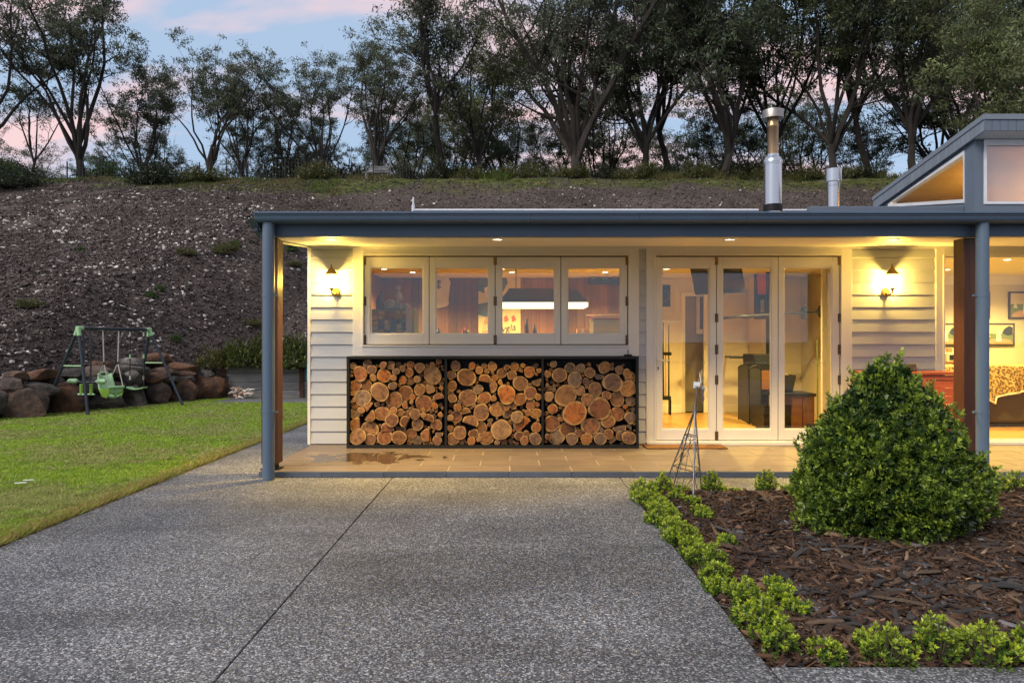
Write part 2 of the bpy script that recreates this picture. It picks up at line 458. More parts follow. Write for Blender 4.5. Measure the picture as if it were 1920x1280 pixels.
def tile_mat():
    m, nt, b = newmat('sandstone_look_tile')
    N = nt.nodes.new; L = nt.links.new
    tc = N('ShaderNodeTexCoord'); geo = N('ShaderNodeNewGeometry'); oi = N('ShaderNodeObjectInfo')
    mp = N('ShaderNodeMapping'); mp.inputs['Scale'].default_value = (1.2, 9, 1)
    L(geo.outputs['Position'], mp.inputs[0])
    n = N('ShaderNodeTexNoise'); n.inputs['Scale'].default_value = 2.5; n.inputs['Detail'].default_value = 6
    L(mp.outputs[0], n.inputs['Vector'])
    c = ramp(nt, n.outputs[0], [(0.3,(0.135,0.104,0.082)),(0.7,(0.20,0.158,0.125))])
    # a damp stain by the firewood
    mp2 = N('ShaderNodeMapping'); mp2.inputs['Location'].default_value = (1.55, -7.30, 0); mp2.inputs['Scale'].default_value = (1.5, 3.4, 1)
    mp2.vector_type = 'POINT'
    L(geo.outputs['Position'], mp2.inputs[0])
    sub = N('ShaderNodeVectorMath'); sub.operation = 'SUBTRACT'; sub.inputs[1].default_value = (-1.52, 7.33, 0)
    L(geo.outputs['Position'], sub.inputs[0])
    sc = N('ShaderNodeVectorMath'); sc.operation = 'MULTIPLY'; sc.inputs[1].default_value = (1.0, 1.9, 0)
    L(sub.outputs[0], sc.inputs[0])
    ln = N('ShaderNodeVectorMath'); ln.operation = 'LENGTH'; L(sc.outputs[0], ln.inputs[0])
    n2 = N('ShaderNodeTexNoise'); n2.inputs['Scale'].default_value = 5; n2.inputs['Detail'].default_value = 4
    L(geo.outputs['Position'], n2.inputs['Vector'])
    a = N('ShaderNodeMath'); a.operation = 'MULTIPLY_ADD'; a.inputs[1].default_value = 1.6; L(n2.outputs[0], a.inputs[0]); L(ln.outputs[1], a.inputs[2])
    wet = N('ShaderNodeMapRange'); wet.inputs['From Min'].default_value = 1.42; wet.inputs['From Max'].default_value = 1.30
    L(a.outputs[0], wet.inputs[0])
    mx = N('ShaderNodeMixRGB'); mx.blend_type = 'MULTIPLY'; mx.inputs[2].default_value = (0.34,0.31,0.29,1)
    L(wet.outputs[0], mx.inputs[0]); L(c, mx.inputs[1])
    hs = N('ShaderNodeHueSaturation'); mr = N('ShaderNodeMapRange'); mr.inputs['To Min'].default_value = 0.88; mr.inputs['To Max'].default_value = 1.1
    L(oi.outputs['Random'], mr.inputs[0]); L(mr.outputs[0], hs.inputs['Value']); L(mx.outputs[0], hs.inputs['Color'])
    L(hs.outputs[0], b.inputs['Base Color'])
    rr = N('ShaderNodeMapRange'); rr.inputs['To Min'].default_value = 0.42; rr.inputs['To Max'].default_value = 0.16
    L(wet.outputs[0], rr.inputs[0]); L(rr.outputs[0], b.inputs['Roughness'])
    return m
M['tile'] = tile_mat()
M['tile_edge'] = pm('dark_edge_tile', (0.10,0.115,0.14), (0.075,0.085,0.105), 6, 0.55, 0.1, 40, rand=0.12)
M['dark_gap'] = pm('dark_base', (0.02,0.021,0.024), None, 5, 0.9)
M['soil'] = pm('dark_soil', (0.045,0.028,0.02), (0.02,0.013,0.01), 25, 0.95, 0.8, 60)

def lawn_mat():
    m, nt, b = newmat('lawn_ground')
    N = nt.nodes.new; L = nt.links.new
    tc = N('ShaderNodeTexCoord')
    n = N('ShaderNodeTexNoise'); n.inputs['Scale'].default_value = 0.8; n.inputs['Detail'].default_value = 8; n.inputs['Roughness'].default_value = 0.7
    L(tc.outputs['Object'], n.inputs['Vector'])
    c = ramp(nt, n.outputs[0], [(0.3,(0.09,0.125,0.022)),(0.5,(0.16,0.21,0.035)),(0.7,(0.27,0.25,0.085))])
    L(c, b.inputs['Base Color']); b.inputs['Roughness'].default_value = 0.95
    n2 = N('ShaderNodeTexNoise'); n2.inputs['Scale'].default_value = 70; n2.inputs['Detail'].default_value = 3
    L(tc.outputs['Object'], n2.inputs['Vector'])
    bp = N('ShaderNodeBump'); bp.inputs['Strength'].default_value = 1; bp.inputs['Distance'].default_value = 0.03
    L(n2.outputs[0], bp.inputs['Height']); L(bp.outputs[0], b.inputs['Normal'])
    return m
M['grout'] = pm('pale_grout', (0.34,0.30,0.25), None, 8, 0.9)
M['lawn'] = lawn_mat()

def hill_mat():
    """mulched bank below, mown grass strip along the crest"""
    m, nt, b = newmat('mulched_bank')
    N = nt.nodes.new; L = nt.links.new
    tc = N('ShaderNodeTexCoord')
    n = N('ShaderNodeTexNoise'); n.inputs['Scale'].default_value = 14; n.inputs['Detail'].default_value = 10; n.inputs['Roughness'].default_value = 0.8
    L(tc.outputs['Object'], n.inputs['Vector'])
    c = ramp(nt, n.outputs[0], [(0.32,(0.020,0.017,0.015)),(0.45,(0.074,0.062,0.055)),(0.57,(0.142,0.122,0.108)),(0.70,(0.28,0.255,0.23))])
    n3 = N('ShaderNodeTexNoise'); n3.inputs['Scale'].default_value = 0.35; n3.inputs['Detail'].default_value = 5
    L(tc.outputs['Object'], n3.inputs['Vector'])
    tone = ramp(nt, n3.outputs[0], [(0.35,(0.75,0.72,0.72)),(0.65,(1.2,1.12,1.08))])
    ml = N('ShaderNodeMixRGB'); ml.blend_type = 'MULTIPLY'; ml.inputs[0].default_value = 1
    L(c, ml.inputs[1]); L(tone, ml.inputs[2])
    sep = N('ShaderNodeSeparateXYZ'); L(tc.outputs['Object'], sep.inputs[0])
    n4 = N('ShaderNodeTexNoise'); n4.inputs['Scale'].default_value = 0.55; n4.inputs['Detail'].default_value = 6
    L(tc.outputs['Object'], n4.inputs['Vector'])
    ad = N('ShaderNodeMath'); ad.operation = 'MULTIPLY_ADD'; ad.inputs[1].default_value = 4.5
    L(n4.outputs[0], ad.inputs[0]); L(sep.outputs[1], ad.inputs[2])
    up_ = N('ShaderNodeMapRange'); up_.interpolation_type = 'SMOOTHSTEP'; up_.inputs['From Min'].default_value = -22; up_.inputs['From Max'].default_value = -14; L(sep.outputs[0], up_.inputs[0])
    dn_ = N('ShaderNodeMapRange'); dn_.interpolation_type = 'SMOOTHSTEP'; dn_.inputs['From Min'].default_value = -4; dn_.inputs['From Max'].default_value = -9; L(sep.outputs[0], dn_.inputs[0])
    pr_ = N('ShaderNodeMath'); pr_.operation = 'MULTIPLY'; L(up_.outputs[0], pr_.inputs[0]); L(dn_.outputs[0], pr_.inputs[1])
    sh_ = N('ShaderNodeMath'); sh_.operation = 'MULTIPLY_ADD'; sh_.inputs[1].default_value = 2.2; L(pr_.outputs[0], sh_.inputs[0]); L(ad.outputs[0], sh_.inputs[2])
    gm = N('ShaderNodeMapRange'); gm.inputs['From Min'].default_value = 33.8; gm.inputs['From Max'].default_value = 35.2
    L(sh_.outputs[0], gm.inputs[0])
    n5 = N('ShaderNodeTexNoise'); n5.inputs['Scale'].default_value = 2.2; n5.inputs['Detail'].default_value = 8
    L(tc.outputs['Object'], n5.inputs['Vector'])
    g = ramp(nt, n5.outputs[0], [(0.3,(0.03,0.045,0.012)),(0.52,(0.085,0.105,0.025)),(0.72,(0.17,0.15,0.06))])
    mx = N('ShaderNodeMixRGB'); L(gm.outputs[0], mx.inputs[0]); L(ml.outputs[0], mx.inputs[1]); L(g, mx.inputs[2])
    L(mx.outputs[0], b.inputs['Base Color']); b.inputs['Roughness'].default_value = 0.95
    b.inputs['Specular IOR Level'].default_value = 0.2
    bp = N('ShaderNodeBump'); bp.inputs['Strength'].default_value = 1; bp.inputs['Distance'].default_value = 0.06
    L(n.outputs[0], bp.inputs['Height']); L(bp.outputs[0], b.inputs['Normal'])
    return m
M['hill'] = hill_mat()
M['far_ground'] = pm('far_pasture', (0.05,0.058,0.03), (0.03,0.036,0.022), 0.02, 0.95)

def boulder_mat():
    m, nt, b = newmat('basalt_boulder')
    N = nt.nodes.new; L = nt.links.new
    tc = N('ShaderNodeTexCoord'); oi = N('ShaderNodeObjectInfo')
    ad = N('ShaderNodeVectorMath'); ad.operation = 'ADD'
    cx = N('ShaderNodeCombineXYZ')
    ms = N('ShaderNodeMath'); ms.operation = 'MULTIPLY'; ms.inputs[1].default_value = 37.0; L(oi.outputs['Random'], ms.inputs[0])
    for i in range(3): L(ms.outputs[0], cx.inputs[i])
    L(tc.outputs['Object'], ad.inputs[0]); L(cx.outputs[0], ad.inputs[1])
    n = N('ShaderNodeTexNoise'); n.inputs['Scale'].default_value = 2.6; n.inputs['Detail'].default_value = 9; n.inputs['Roughness'].default_value = 0.68
    L(ad.outputs[0], n.inputs['Vector'])
    red = ramp(nt, n.outputs[0], [(0.33,(0.020,0.013,0.011)),(0.45,(0.085,0.045,0.028)),(0.57,(0.18,0.082,0.04)),(0.66,(0.13,0.11,0.095)),(0.76,(0.32,0.31,0.28))])
    grey = ramp(nt, n.outputs[0], [(0.33,(0.016,0.014,0.013)),(0.47,(0.06,0.052,0.046)),(0.6,(0.14,0.125,0.11)),(0.7,(0.30,0.29,0.27)),(0.8,(0.16,0.085,0.05))])
    mx = N('ShaderNodeMixRGB'); st = ramp(nt, oi.outputs['Random'], [(0.3,(0,0,0)),(0.75,(1,1,1))])
    L(st, mx.inputs[0]); L(red, mx.inputs[1]); L(grey, mx.inputs[2])
    L(mx.outputs[0], b.inputs['Base Color']); b.inputs['Roughness'].default_value = 0.9
    n2 = N('ShaderNodeTexNoise'); n2.inputs['Scale'].default_value = 9; n2.inputs['Detail'].default_value = 10; n2.inputs['Roughness'].default_value = 0.7
    L(ad.outputs[0], n2.inputs['Vector'])
    bp = N('ShaderNodeBump'); bp.inputs['Strength'].default_value = 1.0; bp.inputs['Distance'].default_value = 0.09
    L(n2.outputs[0], bp.inputs['Height']); L(bp.outputs[0], b.inputs['Normal'])
    return m
M['boulder'] = boulder_mat()
M['pale_stone'] = pm('pale_bank_stone', (0.58,0.55,0.51), (0.38,0.35,0.32), 6, 0.9, 0.5, 20, rand=0.3)

def log_end_mat():
    """sawn end grain: rings about the heart, pale sapwood rim, cracks; tone differs log to log"""
    m, nt, b = newmat('sawn_log_end')
    N = nt.nodes.new; L = nt.links.new
    tc = N('ShaderNodeTexCoord'); oi = N('ShaderNodeObjectInfo')
    sep = N('ShaderNodeSeparateXYZ'); L(tc.outputs['Object'], sep.inputs[0])
    cx = N('ShaderNodeCombineXYZ'); L(sep.outputs[0], cx.inputs[0]); L(sep.outputs[2], cx.inputs[1])
    r13 = N('ShaderNodeMath'); r13.operation = 'MULTIPLY'; r13.inputs[1].default_value = 41.0; L(oi.outputs['Random'], r13.inputs[0])
    L(r13.outputs[0], cx.inputs[2])
    n = N('ShaderNodeTexNoise'); n.inputs['Scale'].default_value = 1.6; n.inputs['Detail'].default_value = 4
    L(cx.outputs[0], n.inputs['Vector'])
    flat = N('ShaderNodeCombineXYZ'); L(sep.outputs[0], flat.inputs[0]); L(sep.outputs[2], flat.inputs[1])
    ln = N('ShaderNodeVectorMath'); ln.operation = 'LENGTH'; L(flat.outputs[0], ln.inputs[0])
    wob = N('ShaderNodeMath'); wob.operation = 'MULTIPLY_ADD'; wob.inputs[1].default_value = 0.30; L(n.outputs[0], wob.inputs[0]); L(ln.outputs['Value'], wob.inputs[2])
    fr = N('ShaderNodeMath'); fr.operation = 'MULTIPLY'; fr.inputs[1].default_value = 46.0; L(wob.outputs[0], fr.inputs[0])
    sn = N('ShaderNodeMath'); sn.operation = 'SINE'; L(fr.outputs[0], sn.inputs[0])
    ring = N('ShaderNodeMapRange'); ring.inputs['From Min'].default_value = -1; ring.inputs['To Min'].default_value = 0.84; ring.inputs['To Max'].default_value = 1.06
    L(sn.outputs[0], ring.inputs[0])
    heart = ramp(nt, oi.outputs['Random'], [(0.0,(0.31,0.125,0.032)),(0.12,(0.11,0.042,0.020)),(0.26,(0.35,0.165,0.052)),(0.4,(0.17,0.085,0.045)),(0.52,(0.36,0.115,0.022)),(0.64,(0.13,0.09,0.065)),(0.76,(0.21,0.075,0.027)),(0.88,(0.33,0.18,0.078)),(1.0,(0.19,0.125,0.08))])
    sap = N('ShaderNodeRGB'); sap.outputs[0].default_value = (0.42,0.255,0.095,1)
    sm = N('ShaderNodeMapRange'); sm.inputs['From Min'].default_value = 0.93; sm.inputs['From Max'].default_value = 1.03; L(wob.outputs[0], sm.inputs[0])
    mx = N('ShaderNodeMixRGB'); L(sm.outputs[0], mx.inputs[0]); L(heart, mx.inputs[1]); L(sap.outputs[0], mx.inputs[2])
    # blotches and weathering
    n2 = N('ShaderNodeTexNoise'); n2.inputs['Scale'].default_value = 2.3; n2.inputs['Detail'].default_value = 7; n2.inputs['Roughness'].default_value = 0.65
    L(cx.outputs[0], n2.inputs['Vector'])
    bl = ramp(nt, n2.outputs[0], [(0.32,(0.32,0.28,0.26)),(0.5,(0.95,0.95,0.95)),(0.7,(1.3,1.22,1.1))])
    m1 = N('ShaderNodeMixRGB'); m1.blend_type = 'MULTIPLY'; m1.inputs[0].default_value = 1; L(mx.outputs[0], m1.inputs[1]); L(bl, m1.inputs[2])
    m2 = N('ShaderNodeMixRGB'); m2.blend_type = 'MULTIPLY'; m2.inputs[0].default_value = 1; L(m1.outputs[0], m2.inputs[1]); L(ring.outputs[0], m2.inputs[2])
    # radial drying cracks
    at = N('ShaderNodeMath'); at.operation = 'ARCTAN2'; L(sep.outputs[2], at.inputs[0]); L(sep.outputs[0], at.inputs[1])
    a2 = N('ShaderNodeMath'); a2.operation = 'MULTIPLY_ADD'; a2.inputs[1].default_value = 1.0; L(at.outputs[0], a2.inputs[0]); L(r13.outputs[0], a2.inputs[2])
    nz = N('ShaderNodeTexNoise'); nz.noise_dimensions = '1D'; nz.inputs['Scale'].default_value = 3.4; nz.inputs['Detail'].default_value = 2
    L(a2.outputs[0], nz.inputs['W'])
    cr = N('ShaderNodeMapRange'); cr.inputs['From Min'].default_value = 0.70; cr.inputs['From Max'].default_value = 0.73; L(nz.outputs[0], cr.inputs[0])
    lim = N('ShaderNodeMapRange'); lim.inputs['From Min'].default_value = 0.75; lim.inputs['From Max'].default_value = 0.6; L(ln.outputs['Value'], lim.inputs[0])
    cm = N('ShaderNodeMath'); cm.operation = 'MULTIPLY'; L(cr.outputs[0], cm.inputs[0]); L(lim.outputs[0], cm.inputs[1])
    m3 = N('ShaderNodeMixRGB'); m3.inputs[2].default_value = (0.03,0.015,0.008,1); L(cm.outputs[0], m3.inputs[0]); L(m2.outputs[0], m3.inputs[1])
    L(m3.outputs[0], b.inputs['Base Color']); b.inputs['Roughness'].default_value = 0.78
    bp = N('ShaderNodeBump'); bp.inputs['Strength'].default_value = 0.35; bp.inputs['Distance'].default_value = 0.004
    L(n2.outputs[0], bp.inputs['Height']); L(bp.outputs[0], b.inputs['Normal'])
    return m
M['log_end'] = log_end_mat()

def throw_mat():
    m, nt, b = newmat('spotted_fur_throw')
    N = nt.nodes.new; L = nt.links.new
    tc = N('ShaderNodeTexCoord')
    v = N('ShaderNodeTexVoronoi'); v.inputs['Scale'].default_value = 34; L(tc.outputs['Object'], v.inputs['Vector'])
    c = ramp(nt, v.outputs['Distance'], [(0.0,(0.08,0.045,0.018)),(0.36,(0.06,0.035,0.013)),(0.5,(0.34,0.21,0.085)),(0.8,(0.46,0.34,0.17))])
    L(c, b.inputs['Base Color']); b.inputs['Roughness'].default_value = 0.95
    return m
M['throw'] = throw_mat()
WARM = (1.0, 0.65, 0.16)

# ------------------------------------------------------------------ ground, concrete, terrain
WALL_Y = 8.258            # face of the weatherboard wall
FLOOR_Z = 0.055           # top of the verandah tiles
def wx(p): return (p - 960.0) * WALL_Y / FPX
def wz(p): return EYE - (p - 640.0) * WALL_Y / FPX
rng = random.Random(7)

g = MB(); g.add([(-900,-900,-0.12),(900,-900,-0.12),(900,900,-0.12),(-900,900,-0.12)], [(0,1,2,3)])
structure('ground', g, M['far_ground'])
def foot_y(x):
    """where the bank starts"""
    if x > -6.75: return 16.25
    return max(9.0, 15.85 + (x + 6.75) * 2.35)
CREST_Y = 33.5
def hill_z(x, y):
    yf = foot_y(x)
    k = 1.0 + 1.55 * min(1.0, max(0.0, (-6.2 - x) / 0.55))
    perp = (y - yf) / k
    if perp < 0.28: z = -0.15
    elif y < CREST_Y:
        t = (y - yf) / (CREST_Y - yf)
        z = max(0.45 + 0.95 * min(0.65, perp - 0.35), t * 9.25)
    elif y < 37: z = 9.25 + (y - CREST_Y) * 0.16
    else: z = 9.81 - (y - 37) * 0.11 - ((y - 37) ** 2) * 0.0022
    if y > yf:
        k = min(1.0, (y - yf) / 2.0)
        z += k * (0.22 * noise.noise(Vector((x*0.22, y*0.22, 3.1))) + 0.10 * noise.noise(Vector((x*0.8, y*0.8, 7.7))) + 0.05 * noise.noise(Vector((x*2.3, y*2.3, 1.7))))
    return z
def build_hill():
    xs = np.concatenate([np.linspace(-75,-16,50), np.linspace(-15.8,16,230), np.linspace(16.4,75,60)])
    us = np.concatenate([[0.0], np.linspace(0.0002,1,95), 1 + np.linspace(0.012, 2.6, 70)])
    V = []; 
    for x in xs:
        yf = foot_y(x) + 0.29*(1.0 + 1.55 * min(1.0, max(0.0, (-6.2 - x) / 0.55)))
        for u in us:
            y = yf + (CREST_Y - yf) * u if u <= 1 else CREST_Y + (u - 1) * 26
            V.append((x, y, hill_z(x, y) if u > 0 else -0.2))
    nu = len(us); F = []
    for i in range(len(xs)-1):
        for j in range(nu-1):
            F.append((i*nu+j, (i+1)*nu+j, (i+1)*nu+j+1, i*nu+j+1))
    me = array_mesh('bank', V, F, M['hill'], smooth=True)
    o = link('bank', me); o['kind'] = 'structure'
build_hill()

lw = MB(); lw.add([(-26,-6,-0.004),(-3.255,-6,-0.004),(-3.255,16.6,-0.004),(-26,16.6,-0.004)], [(0,1,2,3)])
structure('lawn', lw, M['lawn'])

drive = bpy.data.objects.new('driveway', None); COL.objects.link(drive); drive['kind'] = 'structure'
def slab(x0, x1, y0, y1):
    b_ = MB(); gp = 0.004
    b_.box(x0+gp, x1-gp, y0+gp, y1-gp, -0.10, 0.0)
    part('slab', b_, M['concrete'], drive, bev=0.005)
BED_X, BED_Y0, BED_Y1 = 1.03, 2.735, 5.98
slab(-3.25, -1.14, -7, 4.19); slab(-3.25, -1.14, 4.19, 6.54)
slab(-1.14, BED_X, -7, 4.19); slab(-1.14, BED_X, 4.19, 6.54)
slab(BED_X, 8.5, -7, BED_Y0); slab(BED_X, 5.2, BED_Y1, 6.54); slab(5.2, 10.5, BED_Y1, 6.54)
slab(-3.25, -2.43, 6.54, 11.2); slab(-3.25, -2.47, 11.2, 14.6)
slab(-6.45, -2.47, 14.6, 15.75)

# ------------------------------------------------------------------ verandah floor
vf = MB(); vf.box(-2.42, 10.5, 6.57, WALL_Y, -0.1, 0.0525)
ver = structure('verandah_floor', vf, M['grout'])
tw, td = 0.60, 0.30
tile_me = {}
def tile_mesh(w, d):
    k = (round(w,3), round(d,3))
    if k not in tile_me:
        b_ = MB(); b_.box(0, w-0.009, 0, d-0.006, 0, 0.015); tile_me[k] = b_.mesh('tile', M['tile'])
    return tile_me[k]
y = 6.56; row = 0
while y < WALL_Y - 0.02:
    d = min(td, WALL_Y - y)
    x = -2.42 - (0.3 if row % 2 else 0.0)
    while x < 8.4:
        x0 = max(x, -2.42); w = x + tw - x0
        if w > 0.05:
            o = link('tile', tile_mesh(w, d), ver, (x0 + 0.002, y + 0.002, 0.0335+0.0065 + rng.uniform(-0.0006, 0.0006)))
        x += tw
    y += d; row += 1
eb = MB(); eb.box(0, 0.594, 0, 0.034, 0, 0.052); em = eb.mesh('edge_tile', M['tile_edge'])
x = -2.42
while x < 9.0:
    link('edge_tile', em, ver, (x, 6.525 + rng.uniform(-0.001, 0.001), 0.0025)); x += 0.598

# ------------------------------------------------------------------ house
house = thing('house', 'weatherboard house with blue-grey verandah roof and white folding windows', 'house', (0, WALL_Y, 0))
house_inv = Matrix.Translation((0, -WALL_Y, 0))
def hp(name, mb, mat, parent=None, **kw):
    """part of the house given in world coordinates"""
    o = part(name, mb, mat, parent or house, **kw)
    if parent is None: o.location = (0, -WALL_Y, 0)
    return o
Z0 = FLOOR_Z + 0.002
WTOP = wz(462)
# --- weatherboards
wall = MB()
for (a, b2) in ((578, 663), (1195, 1213), (1593, 1755)):
    wall.box(wx(a)+0.03, wx(b2), WALL_Y+0.012, WALL_Y+0.14, Z0, 2.62)
wall.box(wx(660), wx(1197), WALL_Y+0.012, WALL_Y+0.14, Z0, wz(660))      # below the folding window
wall.box(wx(660), 10.4, WALL_Y+0.012, WALL_Y+0.14, wz(478), 2.62)     # above the openings
wallo = hp('front_wall', wall, M['board'])
PITCH = 23.2 * WALL_Y / FPX
def boards(x0, x1):
    b_ = MB()
    # wedge-shaped lapped board, thick at its lower edge
    b_.prism([(WALL_Y+0.006, 0.0), (WALL_Y+0.006, PITCH+0.018), (WALL_Y-0.002, PITCH+0.018), (WALL_Y-0.019, 0.004), (WALL_Y-0.017, 0.0)], 'x', x0, x1)
    me = b_.mesh('weatherboard', M['board'])
    z = Z0 + 0.008
    k = 0
    while z < WTOP - 0.02:
        o = link('weatherboard', me, wallo, (0, 0, z)); z += PITCH; k += 1
boards(wx(583), wx(662.5)); boards(wx(1197.5), wx(1211)); boards(wx(1595.5), wx(1752.5))
cb = MB(); cb.box(wx(577.5), wx(583)-0.001, WALL_Y-0.024, WALL_Y+0.06, Z0, WTOP+0.02)
hp('corner_board', cb, M['trim'], bev=0.003)
# side wall, back wall
sw = MB(); sw.box(-2.458, -2.33, WALL_Y+0.062, 15.2, -0.05, 2.66); sw.box(-2.33, 10.4, 15.05, 15.2, -0.05, 2.9)
hp('side_wall', sw, M['board'])
# --- window and door surrounds
def surround(name, x0, x1, y0, y1, ix0, ix1, iy0, iy1, sill=True):
    """flat architrave ring in photo pixels on the wall plane, with a stepped inner frame"""
    b_ = MB()
    F0 = WALL_Y - 0.028
    X0, X1, IX0, IX1 = wx(x0), wx(x1), wx(ix0), wx(ix1)
    ZT, ZB, IZT, IZB = wz(y0), wz(y1), wz(iy0), wz(iy1)
    b_.box(X0, IX0, F0, WALL_Y+0.10, ZB, ZT); b_.box(IX1, X1, F0, WALL_Y+0.10, ZB, ZT)
    b_.box(IX0, IX1, F0, WALL_Y+0.10, IZT, ZT)
    if sill: b_.box(IX0, IX1, F0, WALL_Y+0.10, ZB, IZB)
    hp(name, b_, M['trim'], bev=0.003)
    t = 0.016
    c = MB(); G = F0 - 0.012
    c.box(IX0-t, IX0+0.004, G, F0+0.05, IZB-t, IZT+t); c.box(IX1-0.004, IX1+t, G, F0+0.05, IZB-t, IZT+t)
    c.box(IX0+0.004, IX1-0.004, G, F0+0.05, IZT-0.004, IZT+t)
    if sill: c.box(IX0+0.004, IX1-0.004, G, F0+0.05, IZB-t, IZB+0.004)
    hp('frame_bead', c, M['trim'], bev=0.002)
surround('window_surround', 662.5, 1197.5, 464, 667, 682, 1178, 479, 647.5)
surround('door_surround', 1211, 1595.5, 464, 832, 1228, 1575, 479, 826)
surround('window_surround', 1752.5, 2200, 464, 832, 1768, 2150, 480, 826)
dk = MB(); dk.box(wx(680), wx(1180), WALL_Y+0.085, WALL_Y+0.10, wz(650), wz(645)); dk.box(wx(680), wx(1180), WALL_Y+0.085, WALL_Y+0.10, wz(481), wz(477))
dk.box(wx(1226), wx(1577), WALL_Y+0.04, WALL_Y+0.05, wz(484), wz(478)); dk.box(wx(680), wx(1180), WALL_Y+0.04, WALL_Y+0.05, wz(484), wz(478)); dk.box(wx(680), wx(1180), WALL_Y+0.04, WALL_Y+0.05, wz(648.5), wz(643)); dk.box(wx(1226), wx(1577), WALL_Y+0.04, WALL_Y+0.05, wz(827), wz(822))
for q in (805, 928.5, 1051.5): dk.box(wx(q)-0.012, wx(q)+0.012, WALL_Y+0.034, WALL_Y+0.039, wz(645), wz(482))
for q in (1343, 1458.3): dk.box(wx(q)-0.012, wx(q)+0.012, WALL_Y+0.034, WALL_Y+0.039, wz(824), wz(482))
dk.box(wx(681), wx(684.5), WALL_Y+0.034, WALL_Y+0.039, wz(645), wz(482)); dk.box(wx(1175), wx(1179), WALL_Y+0.034, WALL_Y+0.039, wz(645), wz(482)); dk.box(wx(1572), wx(1576), WALL_Y+0.034, WALL_Y+0.039, wz(824), wz(482))
hp('gap_shade_strip', dk, M['dark_gap'])  # dark strips standing in for the shaded gaps round the sashes

def sash(name, x0, x1, y0, y1, gx0, gx1, gy0, gy1, handle=False, dots=False, gmat=None):
    SY = WALL_Y - 0.012
    b_ = MB()
    X0, X1, A, B_ = wx(x0)+0.0045, wx(x1)-0.0045, wx(gx0), wx(gx1)
    ZT, ZB, T, Bt = wz(y0), wz(y1), wz(gy0), wz(gy1)
    b_.box(X0, A, SY, SY+0.042, ZB, ZT); b_.box(B_, X1, SY, SY+0.042, ZB, ZT)
    b_.box(A, B_, SY, SY+0.042, T, ZT); b_.box(A, B_, SY, SY+0.042, ZB, Bt)
    o = hp(name, b_, M['trim'], bev=0.003)
    bd = MB(); k = 0.011
    bd.box(A, A+k, SY+0.012, SY+0.03, Bt, T); bd.box(B_-k, B_, SY+0.012, SY+0.03, Bt, T)
    bd.box(A+k, B_-k, SY+0.012, SY+0.03, T-k, T); bd.box(A+k, B_-k, SY+0.012, SY+0.03, Bt, Bt+k)
    part('glazing_bead', bd, M['trim'], o)
    p = MB(); p.box(A+0.002, B_-0.002, SY+0.018, SY+0.023, Bt+0.002, T-0.002)
    part('pane', p, gmat or M['glass'], o)
    if dots:
        n = int((B_-A-0.06)/0.03)
        for i in range(n):
            xx = A + 0.04 + i*0.03
            if 'dot' not in tile_me:
                dm = MB(); dm.box(0, 0.007, SY+0.0165, SY+0.0175, wz(681), wz(678)); tile_me['dot'] = dm.mesh('safety_dot', M['fridge'])
            link('safety_dot', tile_me['dot'], o, (xx, 0, 0))
    if handle:
        h = MB(); hx = wx(1233.5)
        h.box(hx-0.016, hx+0.016, SY-0.008, SY, wz(697), wz(664))
        hd = part('handle_plate', h, M['trim'], o, bev=0.003)
        h = MB(); zz = wz(675)
        h.tube([(hx, SY-0.006, zz), (hx, SY-0.05, zz), (hx+0.03, SY-0.055, zz), (hx+0.115, SY-0.052, zz)], 0.0095, 10)
        part('handle', h, M['trim'], o, smooth=True)
        h = MB(); h.lathe([(0.0,-0.02),(0.007,-0.02),(0.007,0.02),(0.0,0.02)], (hx, SY-0.008, wz(690)), 8)
        part('keyhole', h, M['black_steel'], o)
    return o
def hinge(x, y0, y1, mat):
    h = MB(); h.tube([(wx(x), WALL_Y-0.024, wz(y1)), (wx(x), WALL_Y-0.024, wz(y0))], 0.011, 8); h.box(wx(x)-0.02, wx(x)+0.02, WALL_Y-0.016, WALL_Y-0.0135, wz(y1), wz(y0))
    hp('hinge', h, M[mat], smooth=True)
wb = [683, 805, 928.5, 1051.5, 1176.5]
wg = [(694,793.5),(817,916.5),(940.5,1040),(1064,1163.5)]
for i in range(4):
    sash('window_sash', wb[i], wb[i+1], 482.0, 645.0, wg[i][0], wg[i][1], 501.5, 626)
db = [1229, 1343, 1458.3, 1573.5]
dg = [(1240.5,1330),(1354.5,1446),(1469.5,1560)]
for i in range(3):
    sash('door_panel', db[i], db[i+1], 482.0, 824.3, dg[i][0], dg[i][1], 501.5, 804.5, handle=(i==0), dots=True)
for x in (684, 928.5, 1175.5):
    hinge(x, 481, 497, 'brass'); hinge(x, 556, 573, 'hinge'); hinge(x, 628, 645, 'hinge')
for x in (1343, 1573):
    hinge(x, 481, 497, 'brass'); hinge(x, 588, 604, 'hinge'); hinge(x, 646, 664, 'hinge'); hinge(x, 703, 720, 'hinge'); hinge(x, 808, 824, 'hinge')
# big fixed window on the right: slim frame and one pane
bw = MB(); X0, X1 = wx(1768)+0.002, wx(2150)-0.002
for (a,b2,c,d) in ((X0,X0+0.02,wz(825.5),wz(480.5)),(X1-0.02,X1,wz(825.5),wz(480.5)),(X0+0.02,X1-0.02,wz(482.5),wz(480.5)),(X0+0.02,X1-0.02,wz(825.5),wz(822.5))):
    bw.box(a,b2,WALL_Y-0.005,WALL_Y+0.035,c,d)
fw = hp('fixed_window', bw, M['trim'])
p = MB(); p.box(X0+0.02, X1-0.02, WALL_Y+0.012, WALL_Y+0.018, wz(822.5), wz(482.5)); part('pane', p, M['glass'], fw)
sl = MB(); sl.box(wx(1211), wx(1595), WALL_Y-0.07, WALL_Y+0.02, FLOOR_Z+0.001, wz(827)); sl.box(wx(1752), 9.5, WALL_Y-0.06, WALL_Y+0.02, FLOOR_Z+0.001, wz(827))
hp('door_sill', sl, M['trim'], bev=0.003)

